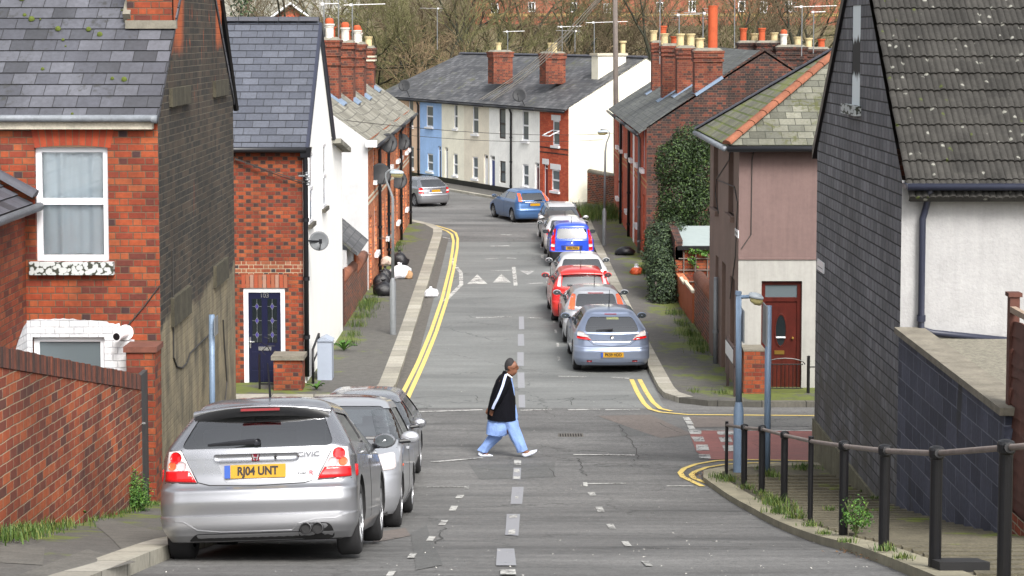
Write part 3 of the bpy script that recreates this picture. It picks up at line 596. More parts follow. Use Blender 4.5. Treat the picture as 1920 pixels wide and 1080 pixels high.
def chimney(house, c, sx, sy, z0, z1, bm_=brick_chim, pots=((0, 'buff', .45),), rz=0, flash=None, corb=((.06, .18), (.30, .08)), along='y', band=None):
    """stack with corbelled courses, mortar flaunching and pots; sub-parts of a roof chimney"""
    R = Matrix.Rotation(rz, 3, 'Z'); c = V(c); mb = MB()
    def bx(zc, h, ex, m=mb, t=1): m.box((c.x, c.y, zc), (sx+2*ex, sy+2*ex, h), R, taper=t)
    bx((z0+z1)/2, z1-z0, 0)
    for off, h in corb: bx(z1-off-h/2, h, .045)
    bx(z1-.04, .08, .07); ch = mb.build('chimney', bm_, house)
    if band: mb = MB(); bx(z1-.52, .07, .06, mb); bx(z1-.36, .07, .06, mb); mb.build('cream_band', stone_l, ch)
    mb = MB(); bx(z1+.05, .1, .02, mb, .75); mb.build('flaunching', cement, ch)
    for t, kind, h in pots:
        p = c+R @ (V((0, t, 0)) if along == 'y' else V((t, 0, 0))); p.z = z1+.05; mb = MB(); r = .155 if kind != 'tall' else .17; h = h*(.8 if kind != 'tall' else 1)
        if kind == 'tall': mb.lathe([(r, 0), (r, h*.97), (r*1.05, h*.975), (r*1.05, h), (r*.8, h)], p, n=16); mb.build('chimney_pot', terra, ch); continue
        m = {'buff': buff_pot, 'terra': terra, 'white': white_pot, 'tall': terra}[kind]
        mb.lathe([(r*1.0, 0), (r*.92, h*.1), (r*.9, h*.72), (r*1.0, h*.78), (r*1.02, h*.86), (r*1.18, h*.9), (r*1.18, h), (r*.9, h), (r*.8, h*.8)], p, n=14); pt = mb.build('chimney_pot', m, ch, smooth=False)
        if kind == 'white' : mb = MB(); mb.lathe([(r*.9, h), (r*.95, h+.1), (r*.7, h+.18), (0, h+.2)], p, n=12); mb.build('cowl', terra, pt, smooth=True)
    if flash:
        mb = MB(); zr_, nn = flash; nn = V(nn).normalized(); R2 = nn.to_track_quat('Z', 'Y').to_matrix(); mb.box((c.x, c.y, zr_+.03), (sx+.34, sy+.30, .1), R2); mb.build('flashing', lead, ch)
    return ch
def downpipe(house, pts, r=.04, m=black_pl, clips=True):
    mb = MB(); mb.tube(pts, r, 10)
    if clips:
        for a, b in zip(pts[:-1], pts[1:]):
            a, b = V(a), V(b)
            if abs((b-a).z) > 1:
                for k in range(1, int(abs((b-a).z)/1.3)+1):
                    p = a.lerp(b, k*1.3/abs((b-a).z)*.98); mb.lathe([(r*1.35, -.04), (r*1.35, .04)], p, n=10)
    return mb.build('downpipe', m, house, smooth=True)
ZG = lambda y, h=.12: gz(y)+h
# ================================================================= the tarred-gable house, near left
Y1, Y1b, X1 = 23.7, 30.1, -4.5
h1 = thing('brick_house', (X1, Y1, ZG(Y1)), 'orange brick house with tarred dark gable wall and big chimney, nearest on the left', 'house')
f1 = Face((X1, Y1, 0), (-1, 0, 0), (0, -1, 0)); g1 = Face((X1, Y1, 0), (0, 1, 0), (1, 0, 0))
zE = P(297, 212, Y1).z; zA = zE+2.85; ym = (Y1+Y1b)/2
wu = f1.rect(66, 275, 203, 490); wl_ = f1.rect(62, 632, 197, 760)
mb = MB(); wall(mb, f1, [(0, .8), (5.2, .8), (5.2, zE-.02), (0, zE-.02)], [wu, wl_], depth=.13); mb.build('front_wall', brick_a, h1)
mb = MB(); wall(mb, g1, [(0, .2), (Y1b-Y1, .2), (Y1b-Y1, zE), (5.3, zE+(Y1b-Y1-5.3)*.89), (5.3, zA+1.9), (1.2, zA+1.9), (1.2, zE+1.2*.89), (0, zE)]); mb.build('gable_wall', brick_bitumen, h1)
mb = MB(); gb = Face((X1, Y1b, 0), (-1, 0, 0), (0, 1, 0)); wall(mb, gb, [(0, .2), (5.2, .2), (5.2, zE), (0, zE)]); mb.build('rear_wall', brick_gable, h1)
# arch over the upper window, a soldier course
mb = MB(); n = 12; ua, ub = f1.hit(214, 250)[0], f1.hit(56, 250)[0]; za, zb = f1.hit(100, 276)[1], f1.hit(100, 238)[1]
for i in range(n):
    t0, t1 = i/n, (i+.86)/n; q = []
    for d in (-.05, .006): q += [(ua+.05+(ub-ua-.1)*t0, za-.02, d), (ua+.05+(ub-ua-.1)*t1, za-.02, d), (ua+(ub-ua)*t1, zb, d), (ua+(ub-ua)*t0, zb, d)]
    bow = lambda u: .045*(1-((u-(ua+ub)/2)/((ub-ua)/2))**2)
    mb.hexa([f1.at(u, z+bow(u), d) for u, z, d in q][::-1], mi=i % 2)
mb.build('window_arch', [plain('arch_brick', C(202, 84, 46, K), .85, .2, 6), plain('arch_brick_dark', C(182, 72, 42, K), .85, .2, 6)], h1)
mb = MB(); fbox(mb, f1, ua+.05, za+.0, ub-.05, zb+.02, -.06, .003); mb.build('arch_mortar', plain('arch_mortar_bed', MORT, .9), h1)
w1 = window(h1, f1, wu, gm=glass_c, bars=(.52,), fw=.075, dep=.13, sill=None, curtain=curtain_m)
mb = MB(); fbox(mb, f1, wu[0]-.07, wu[1]-.165, wu[2]+.07, wu[1]-.002, -.05, .09)
def peel(name):
    t = NT(name); co = t.co(); vo = t.new('ShaderNodeTexVoronoi'); vo.inputs['Scale'].default_value = 17; t.L(t.maps(co, (1, .3, 1)), vo.inputs['Vector']); n = t.noise(co, 22, 4)
    k = t.M('ADD', vo.outputs['Distance'], t.M('MULTIPLY', t.M('SUBTRACT', n, .5), .7)); return t.out(t.mix(t.remap(k, .56, .66), C(214, 220, 220, .66), C(70, 74, 62, .55)), .7)
mb.build('sill', peel('flaking_white_paint'), w1, bevel=.01)
window(h1, f1, wl_, gm=glass_g, bars=(), fw=.07, dep=.13, sill=None)
# ragged white painted band round the ground floor window
mb = MB(); top = [(268, 705), (266, 668), (262, 650), (252, 644), (252, 637), (232, 636), (224, 607), (205, 606), (200, 602), (165, 600), (130, 597), (102, 598), (62, 600), (50, 602), (48, 604)]
pts = [f1.hit(*p) for p in top]; u0, u1 = pts[0][0], pts[-1][0]; zlo = wl_[1]-.2
fine = []
for a, b in zip(pts[:-1], pts[1:]):
    for k in range(5): t = k/5; fine.append((a[0]+(b[0]-a[0])*t, a[1]+(b[1]-a[1])*t+.018*mnoise.noise(V((a[0]*9+k*.8, a[1]*7, 0)))))
fine.append(pts[-1])
for d in (.004,): wall(mb, Face((X1, Y1-d, 0), (-1, 0, 0), (0, -1, 0)), [(u1, zlo), (u0, zlo)][::-1]+[] if False else [(u0, zlo)]+fine+[(u1, zlo)], [wl_], depth=.05)
white_brick = unit('white_painted_brick', .087, .245, .125, [(0, C(226, 228, 232, .84)), (.5, C(216, 219, 224, .84)), (.8, C(232, 233, 236, .84))], None, C(198, 200, 206, .8), .010, dirt=.12, bumpd=.01)
mb.build('white_painted_band', white_brick, h1)
# projecting wing with a lean-to slate roof
XW = P(48, 480, Y1).x; wg = Face((XW, Y1, 0), (0, -1, 0), (1, 0, 0)); zW = P(52, 378, Y1).z
mb = MB(); wall(mb, wg, [(0, .8), (9, .8), (9, zW), (0, zW)]); mb.build('wing_wall', brick_c, h1)
mb = MB(); wall(mb, Face((XW, Y1-.004, 0), (0, -1, 0), (1, 0, 0)), [(0.004, zlo-1)]+[(.01, f1.hit(48, 604)[1]), (.18, f1.hit(48, 606)[1]-.02), (.45, f1.hit(48, 612)[1]-.12), (.9, f1.hit(48, 640)[1]-.25), (1.6, f1.hit(48, 660)[1]-.3)]+[(1.6, zlo-1)])
for i in range(len(mb.v)): mb.v[i].x += .004
mb.build('white_painted_band', white_brick, h1)
mb = MB(); coursed(mb, (XW+.14, Y1-9, zW-.02), (XW+.14, Y1-.15, zW-.02), (XW-1.2, Y1-.15, zW+.78), (XW-1.2, Y1-9, zW+.78), .215); mb.build('wing_roof', slate_a, h1)
mb = MB(); ridge(mb, (XW+.16, Y1-.12, zW+.07), (XW-1.3, Y1-.12, zW+.9), .11, .5); mb.build('verge_tiles', dark_ridge, h1, smooth=True)
mb = MB(); gutter(mb, (XW+.2, Y1-9, zW-.08), (XW+.2, Y1-.02, zW-.06), .055); mb.build('gutter', grey_gut, h1, smooth=True)
# roof
ov = .12; sl1 = (zA-zE)/(ym-Y1)
mb = MB(); coursed(mb, (X1-6, Y1-ov, zE-ov*sl1+.03), (X1+.02, Y1-ov, zE-ov*sl1+.03), (X1+.02, ym, zA+.03), (X1-6, ym, zA+.03), .215, .012); rf1 = mb.build('roof', slate_a, h1)
mb = MB(); slope(mb, (X1+.02, Y1b+ov, zE-ov*sl1+.03), (X1-6, Y1b+ov, zE-ov*sl1+.03), (X1-6, ym, zA+.03), (X1+.02, ym, zA+.03), .08); mb.build('rear_roof', slate_a, h1)
mb = MB(); mb.tube([(X1+.01, Y1b+.25, zE-.22), (X1+.01, ym+2.0, zA-.2-2.0*sl1*.62)], .05, 6); mb.build('verge_board', black_pt, h1)
mb = MB(); gutter(mb, (X1-6, Y1-ov-.05, zE-.06), (X1+.0, Y1-ov-.05, zE-.06), .045); mb.lathe([(.052, -.05), (.052, .02), (0, .02)], (X1+.0, Y1-ov-.05, zE-.07), V((1, 0, 0)), 12); mb.build('gutter', grey_gut, h1, smooth=True)
mb = MB(); fbox(mb, f1, .05, zE-.2, 6, zE-.1, 0.002, .12); mb.build('fascia', peel('old_cream_fascia') if False else plain('old_cream_fascia', C(206, 198, 182, .75), .8, .35, 5), h1)
zc = zE+(24.9-Y1)*sl1
mb = MB(); mb.box((X1-.32, 26.95, zA+.4), (.6, 4.09, zA-zE+1.5)); ch1 = mb.build('chimney', brick_a, rf1)
for v_ in (): pass
mb = MB(); mb.box((X1-.29, 24.86, zc+.06), (.68, .08, .11)); mb.box((X1-.62, 25.4, zc+.55), (.1, 1.3, .22), Matrix.Rotation(atan2(sl1, 1), 3, 'X')); mb.build('flashing', cement, ch1)
random.seed(3)
for i in range(30):
    t = random.random()*.55; x = X1-.4-random.random()*3.4; y = Y1-ov+(ym-Y1)*t; z = zE+(y-Y1)*sl1+.05; mb = MB()
    r = .014+random.random()**2*.036; mb.lathe([(r, 0), (r*.8, r*.6), (r*.3, r), (0, r)], (x, y, z), V((0, -sl1, 1)), 7); mb.build('moss_clump', plain('bright_moss', C(98, 112, 40, .6), .95, .3, 30), rf1, smooth=True)
# patches, flue and cable
pm = plain('lichened_board', C(98, 93, 76, .55), .9, .5, 7, streak=.4)
for q in ((317, 163, 352, 197), (399, 150, 423, 180), (320, 547, 353, 600), (400, 490, 424, 530)):
    o = g1.rect(*q); mb = MB(); fbox(mb, g1, o[0], o[1], o[2], o[3], .0, .05); mb.build('gable_board', pm, h1)
fl = f1.hit(236, 623); mb = MB(); mb.lathe([(0, .02), (.10, .02), (.10, 0)], f1.at(*fl, 0.004), f1.N, 20); mb.build('flue_collar', white_pt, h1)
mb = MB(); p = f1.at(*fl, .02); mb.lathe([(.055, 0), (.055, .2), (.06, .2), (.06, .26), (.04, .26), (.035, .2), (0, .2)], p, (f1.N+V((-.25, 0, -.05))).normalized(), 18, 0); bf_ = mb.build('boiler_flue', white_pt, h1, smooth=False); mb = MB(); mb.lathe([(0, .263), (.047, .263), (.047, .2605)], p, (f1.N+V((-.25, 0, -.05))).normalized(), 18); mb.build('flue_hole_shade', black_pt, bf_)  # black disc over the pipe mouth stands for its shaded inside
mb = MB(); pts = [g1.at(*g1.hit(x, y), .012) for x, y in ((322, 470), (323, 560), (324, 670), (330, 687), (340, 690), (349, 680), (355, 662), (372, 645), (392, 626))]; mb.tube(pts, .012, 6); mb.build('cable', wire_m, h1)
mb = MB(); pts = [g1.at(*g1.hit(x, y), .012) for x, y in ((417, 600), (419, 640), (424, 715), (420, 760))]; mb.tube(pts, .012, 6); mb.build('cable', wire_m, h1)
mb = MB(); mb.tube([f1.at(*f1.hit(x, y), .02) for x, y in ((300, 535), (270, 575), (240, 610))], .009, 5); mb.build('cable', wire_m, h1)
# ================================================================= house with the navy door
Y2, X2 = 40.2, -4.47; Y2b = 46.1
h2 = thing('brick_house', (X2, Y2, ZG(Y2)), 'brick house with dark headers, navy front door and bright white side wall at the corner', 'house')
f2 = Face((X2, Y2, 0), (-1, 0, 0), (0, -1, 0)); g2 = Face((X2, Y2, 0), (0, 1, 0), (1, 0, 0))
z2E = P(500, 271, Y2).z; y2m = (Y2+Y2b)/2; z2A = P(600, 42, y2m).z; sl2 = (z2A-z2E)/(y2m-Y2)
dr = f2.rect(457, 540, 535, 726)
mb = MB(); wall(mb, f2, [(.05, 0), (4.6, 0), (4.6, z2E), (.05, z2E)], [dr], depth=.12); wall(mb, Face((X2-.004, Y2, 0), (-1, 0, 0), (0, -1, 0)), [(0, 0), (0.001, 0), (0.001, .1), (0, .1)]); mb.build('front_wall', brick_b, h2)
mb = MB(); fbox(mb, f2, -.0, 0, .05, z2E, -.2, .004); mb.build('corner_edge', white_wall, h2)
lowcol = unit('repointed_pale_brick', .084, .215, .105, [(0, C(200, 116, 80, K)), (.3, C(186, 96, 62, K)), (.6, C(208, 138, 108, K)), (.85, C(176, 84, 56, K))], [(0, C(86, 72, 72, K)), (.3, C(196, 120, 84, K)), (.7, C(70, 62, 66, K))], C(196, 178, 150, .7), .014, hp=.6)
o = f2.rect(441, 490, 568, 535); mb = MB(); fbox(mb, f2, .06, dr[3]+.30, o[2], o[3], -.02, .003); mb.build('repointed_band', lowcol, h2)
mb = MB()
for i in range(11):
    u = dr[0]-.05+(dr[2]-dr[0]+.1)*i/11; fbox(mb, f2, u, dr[3], u+.075, dr[3]+.29, -.03, .006, mi=i % 3)
mb.build('door_arch', [plain('arch_pale_a', C(196, 116, 82, K)), plain('arch_pale_b', C(204, 98, 62, K)), plain('arch_pale_c', C(206, 160, 138, K))], h2)
ow = [g2.rect(578.5, 286, 585.5, 418), g2.rect(604, 269, 610.5, 389)]
yb2 = 48.9
mb = MB(); wall(mb, g2, [(0, 0), (yb2-Y2, 0), (yb2-Y2, P(641, 284, yb2).z), (Y2b-Y2+.05, P(621, 263, Y2b).z+.0), (Y2b-Y2, z2E), (y2m-Y2, z2A), (0, z2E)], ow, depth=.04); mb.build('gable_wall', white_wall, h2)
for o in ow: window(h2, g2, o, gm=glass_g, bars=(.5,), dep=.04, sill=plain('dark_sill', C(92, 88, 78, .6), .9))
# door
u0, zd0, u1, zd1 = dr; mb = MB(); f = .1; d = -.03
fbox(mb, f2, u0, zd0, u0+f, zd1, d-.08, d); fbox(mb, f2, u1-f, zd0, u1, zd1, d-.08, d); fbox(mb, f2, u0+f, zd1-f, u1-f, zd1, d-.08, d-.002); fbox(mb, f2, u0-.05, zd0-.06, u1+.05, zd0-.002, d-.08, .08)
mb.build('door_frame', white_pt, h2, bevel=.008)
mb = MB(); fbox(mb, f2, u0+f, zd0, u1-f, zd1-f, d-.06, d-.03); hd_ = zd1-f-zd0; wd_ = u1-u0-2*f; uR = u1-f   # u grows to the left
for a, b in ((.03, .17), (.2, .37)):
    for s0, s1 in ((.1, .44), (.56, .9)): fbox(mb, f2, u0+f+wd_*s0, zd0+hd_*a, u0+f+wd_*s1, zd0+hd_*b, d-.035, d-.018)
nd = mb.build('door', navy_door, h2, bevel=.004)
for s0, s1 in ((.12, .41), (.59, .88)):
    mb = MB(); fbox(mb, f2, u0+f+wd_*s0, zd0+hd_*.47, u0+f+wd_*s1, zd0+hd_*.93, d-.034, d-.022); pn = mb.build('pane', glass_d, nd)
    uc = u0+f+wd_*(s0+s1)/2; mb = MB(); mb2 = MB()
    for k in range(3):
        zc_ = zd0+hd_*(.55+.15*k); r1, r2 = .04, .075
        for a, b in (((uc-r1, zc_), (uc, zc_+r2)), ((uc, zc_+r2), (uc+r1, zc_)), ((uc+r1, zc_), (uc, zc_-r2)), ((uc, zc_-r2), (uc-r1, zc_))): mb.tube([f2.at(*a, d-.02), f2.at(*b, d-.02)], .005, 4)
        q = [f2.at(uc-r1, zc_, d-.021), f2.at(uc, zc_-r2, d-.021), f2.at(uc+r1, zc_, d-.021), f2.at(uc, zc_+r2, d-.021)]; mb2 = MB(); mb2.poly(q); mb2.build('coloured_glass', plain('blue_glass', C(66, 54, 140, .8), .2), pn)
        for s_ in (-1, 1): mb.tube([f2.at(uc+s_*r1, zc_, d-.02), f2.at(uc+s_*wd_*.145, zc_, d-.02)], .004, 4)
    mb.tube([f2.at(uc, zd0+hd_*.47, d-.02), f2.at(uc, zd0+hd_*.93, d-.02)], .004, 4)
    mb.build('leading', grey_mt, pn)
def text(body, size, mat, parent, name, loc, xa, ya, ext=.004, align='CENTER', xs=1.0, bold=.018):
    """lettering as real mesh: xa, ya the reading and up directions"""
    cu = bpy.data.curves.new(name, 'FONT'); cu.body = body; cu.size = size; cu.extrude = ext; cu.align_x = align; cu.align_y = 'CENTER'; cu.offset = size*bold
    o = bpy.data.objects.new(name, cu); S.collection.objects.link(o); dg = bpy.context.evaluated_depsgraph_get(); me = bpy.data.meshes.new_from_object(o.evaluated_get(dg))
    bpy.data.objects.remove(o); xa, ya = V(xa).normalized(), V(ya).normalized(); na = xa.cross(ya); mb = MB()
    for p in me.polygons: mb.poly([V(loc)+xa*me.vertices[i].co.x*xs+ya*me.vertices[i].co.y+na*me.vertices[i].co.z for i in p.vertices], [(0, 0)]*len(p.vertices))
    bpy.data.meshes.remove(me); return mb.build(name, mat, parent)
text('103', .135, chrome, nd, 'house_number', f2.at((u0+u1)/2+.0, zd1-f-.075, d-.022), (1, 0, 0), (0, 0, 1))
mb = MB(); fbox(mb, f2, u0+f+wd_*.30, zd0+hd_*.385, u0+f+wd_*.70, zd0+hd_*.425, d-.03, d-.012); mb.build('letterbox', chrome, nd, bevel=.004)
mb = MB(); pH = f2.at(u1-f-.035, zd0+hd_*.47, d-.02); mb.box(pH, (.035, .02, .24)); mb.tube([pH, pH+V((0, -.05, .02)), pH+V((.1, -.05, .02))], .01, 8); mb.build('door_handle', chrome, nd)
# roof of house 2, closed in courses
mb = MB(); coursed(mb, (X2-4.6, Y2-.15, z2E-.15*sl2+.03), (X2+.03, Y2-.15, z2E-.15*sl2+.03), (X2+.03, y2m, z2A+.03), (X2-4.6, y2m, z2A+.03), .225, .012); rf2 = mb.build('roof', slate_b, h2)
mb = MB(); slope(mb, (X2+.03, Y2b+.15, z2E-.15*sl2+.03), (X2-4.6, Y2b+.15, z2E-.15*sl2+.03), (X2-4.6, y2m, z2A+.03), (X2+.03, y2m, z2A+.03), .08); mb.build('rear_roof', slate_b, h2)
mb = MB(); ridge(mb, (X2-4.6, y2m, z2A+.03), (X2+.04, y2m, z2A+.03), .12, .46); mb.build('ridge_tiles', dark_ridge, h2, smooth=True)
mb = MB(); mb.tube([(X2+.05, Y2-.15, z2E-.15*sl2-.03), (X2+.05, y2m, z2A-.04)], .06, 6); mb.tube([(X2+.05, y2m, z2A-.04), (X2+.05, Y2b+.2, z2E-.2*sl2-.03)], .05, 6); mb.build('verge_board', navy_pl, h2)
mb = MB(); gutter(mb, (X2-4.6, Y2-.2, z2E-.1), (X2+.05, Y2-.2, z2E-.1), .06); mb.build('gutter', black_pl, h2, smooth=True)
mb = MB(); a, b = (X2+.22, Y2b+.2, P(621, 264, Y2b).z+.05), (X2+.22, yb2+.35, P(641, 282, yb2).z+.05); slope(mb, a, b, (X2-3, yb2+.35, b[2]+.0), (X2-3, Y2b+.2, a[2]), .12); mb.build('rear_wing_roof', tile_grey, h2)
downpipe(h2, [(X2+.0, Y2-.17, z2E-.1), (X2+.02, Y2-.1, z2E-.35), (X2+.02, Y2-.1, .6)], .055)
mb = MB(); mb.box((X2+.03, Y2-.12, z2E-.16), (.2, .16, .22), taper=1.3); mb.build('hopper', black_pl, h2)
# ================================================================= small things round the navy door house
bx_ = P(541, 710, 39.2); zb_ = ZG(39.2)
t = thing('brick_pier', (bx_.x, 39.3, zb_), 'low brick gate pier with stone cap in front of the navy door', 'gate pier')
pw = .66; zt = P(540, 676, 39.0).z; mb = MB(); mb.box((bx_.x, 39.35, (zb_+zt)/2), (pw*.92, .5, zt-zb_)); mb.build('pier', brick_a, t)
mb = MB(); mb.box((bx_.x, 39.35, zt+.04), (pw*1.06, .62, .09)); mb.build('coping', stone, t, bevel=.015)
def railing_gate(name, label, x0, x1, y, z0, z1, n, posts=True):
    t = thing(name, ((x0+x1)/2, y, z0), label, 'gate'); mb = MB()
    for z in (z0+.1, z1): mb.tube([(x0, y, z), (x1, y, z)], .012, 6)
    for i in range(n): x = x0+(x1-x0)*(i+.5)/n; mb.tube([(x, y, z0+.1), (x, y, z1)], .008, 5)
    mb.build('bars', black_pt, t)
    return t
xg0 = P(488, 720, 39.2).x; xg1 = P(512, 720, 39.2).x
gt = railing_gate('iron_gate', 'small black iron gate below the navy door', xg0, xg1, 39.25, zb_, P(500, 724, 39.2).z+.05, 7)
mb = MB(); mb.tube([(xg0-.02, 39.25, zb_), (xg0-.02, 39.25, zb_+.75)], .022, 8); cx_ = V((xg0+.15, 39.25, zb_+.92))
for a in range(5): mb.tube([cx_, cx_+V((.16*cos(a*1.3), 0, .16*sin(a*1.3))), cx_+V((.2*cos(a*1.3+.6), 0, .2*sin(a*1.3+.6)))], .01, 5)
mb.build('scrolled_post', black_pt, gt)
cp = P(609, 716, 40.6); zc_ = ZG(40.6, .11)
t = thing('utility_cabinet', (cp.x, 40.7, zc_), 'pale blue grey street cabinet with pitched top against the white wall', 'utility cabinet')
ztop = P(609, 640, 40.6).z; wc = .32; mb = MB(); mb.box((cp.x, 40.8, (zc_+ztop)/2), (wc, .42, ztop-zc_)); mb.build('cabinet_body', cab_m, t, bevel=.01)
mb = MB(); mb.hexa([V((cp.x+a*(wc/2+.02), 40.8+b*.24, ztop+.001)) for a, b in ((-1, -1), (1, -1), (1, 1), (-1, 1))]+[V((cp.x+a*.01, 40.8+b*.24, ztop+.09)) for a, b in ((-1, -1), (1, -1), (1, 1), (-1, 1))]); mb.build('cabinet_roof', cab_m, t)
hp = [P(584, 722, 40.0), P(595, 700, 40.6)]
t = thing('handrail', (hp[0].x, 40.1, ZG(40.1)), 'short black metal handrail between the white wall and the cabinet', 'handrail'); mb = MB()
xh = P(587, 690, 40.1).x; xh2 = P(598, 690, 40.9).x
mb.tube([(xh, 40.1, .3), (xh, 40.1, P(583, 655, 40.1).z), (xh2, 40.9, P(597, 626, 40.9).z), (xh2, 40.9, .3)], .028, 8); mb.tube([(xh, 40.1, P(583, 680, 40.1).z), (xh2, 40.9, P(597, 655, 40.9).z)], .02, 8); mb.build('rail', black_pt, t, smooth=True)
def dish(loc, r, yaw, label, m=dish_m, side=1, wallpt=None, group='satellite dishes on the left terrace'):
    loc = V(loc); t = thing('satellite_dish', loc, label, 'satellite dish', group); d = V((sin(yaw), -cos(yaw), .28)).normalized(); mb = MB()
    mb.lathe([(0, -.05), (r*.5, -.037), (r*.85, -.01), (r, .01), (r*.99, .016), (r*.8, .003), (r*.5, -.02), (0, -.034)], loc, d, 24); mb.build('dish', m, t, smooth=True)
    mb = MB(); e = loc+d*r*1.15+Z3*-.05; mb.tube([loc-Z3*r*.95, loc-Z3*r*.9+d*r*.6, e], .012, 6); ar = mb.build('feed_arm', black_pl, t); mb = MB(); mb.box(e, (.06, .09, .1)); mb.build('receiver', black_pl, ar, bevel=.01)
    if wallpt is not None: mb = MB(); mb.tube([loc-d*.04, V(wallpt)], .02, 6); mb.build('bracket', black_pl, t)
    return t
dp = P(598, 452, 40.3); dish((dp.x, 40.3, dp.z), .215, .25, 'dark grey satellite dish bracketed to the black downpipe of the white gable', dish_g, wallpt=(X2+.03, Y2-.1, dp.z+.03), group=None)
# ================================================================= yard wall, outhouse and gate beyond it
t = thing('brick_outhouse', (-5.4, 53.5, ZG(53.5)), 'small grey outhouse with a slipped slate roof behind the yard wall', 'outhouse')
zo = P(672, 455, 54).z; mb = MB(); xo = P(655, 440, 53).x; mb.box((xo-.9, 53.6, (zo+.2)/2), (1.8, 3, zo-.2)); mb.build('wall', pale_wall, t)
mb = MB(); a0 = P(634, 458, 52.0); a1 = P(678, 428, 55.4); slope(mb, (xo+.35, 52.0, zo-.1), (xo+.35, 55.6, zo-.1), (xo-.95, 55.6, zo+1.0), (xo-.95, 52.0, zo+1.0), .07); mb.build('roof', slate_far, t)
mb = MB(); mb.box((xo+.06, 54.6, zo-.55), (.06, .7, 1.1)); mb.build('door', wood_or, t)
t = thing('yard_wall', (-4.5, 53.5, ZG(53.5)), 'weathered red brick yard wall with rounded coping between white house and terrace', 'wall')
fy = Face((-4.5, 49.9, 0), (0, 1, 0), (1, 0, 0)); mb = MB(); za, zb2 = P(652, 522, 50).z, P(687, 478, 57.6).z; zm = P(670, 505, 53.6).z
wall(mb, fy, [(0, -.4), (7.9, -.4), (7.9, zb2), (4.2, zb2), (4.1, zm+.1), (0, za)]); wall(mb, Face((-4.75, 49.9, 0), (0, 1, 0), (-1, 0, 0)), [(0, -.4), (7.9, -.4), (7.9, zb2), (0, za)]); wall(mb, Face((-4.75, 49.9, 0), (1, 0, 0), (0, -1, 0)), [(0, -.4), (.25, -.4), (.25, za), (0, za)]); mb.build('wall', brick_yard, t)
mb = MB(); mb.tube([(-4.625, 49.9, za-.02), (-4.625, 53.9, zm+.06)], .15, 10); mb.tube([(-4.625, 54.0, zb2-.03), (-4.625, 57.75, zb2-.03)], .16, 10); mb.build('coping', terra_ridge, t, smooth=True)
t = thing('yard_gate', (-4.5, 49.4, ZG(49.4)), 'dark red timber yard gate beside the white wall', 'gate'); zg = P(647, 528, 49.4).z; mb = MB()
for i in range(5): mb.box((-4.53, 49.06+.165*i, (zg-.2+.04*sin(i*3))/2), (.04, .155, zg+.2))
mb.build('boards', wood_br, t); mb = MB(); mb.box((-4.56, 49.9, (zg+.15)/2), (.1, .1, zg+.4)); mb.build('post', wood_br, t)
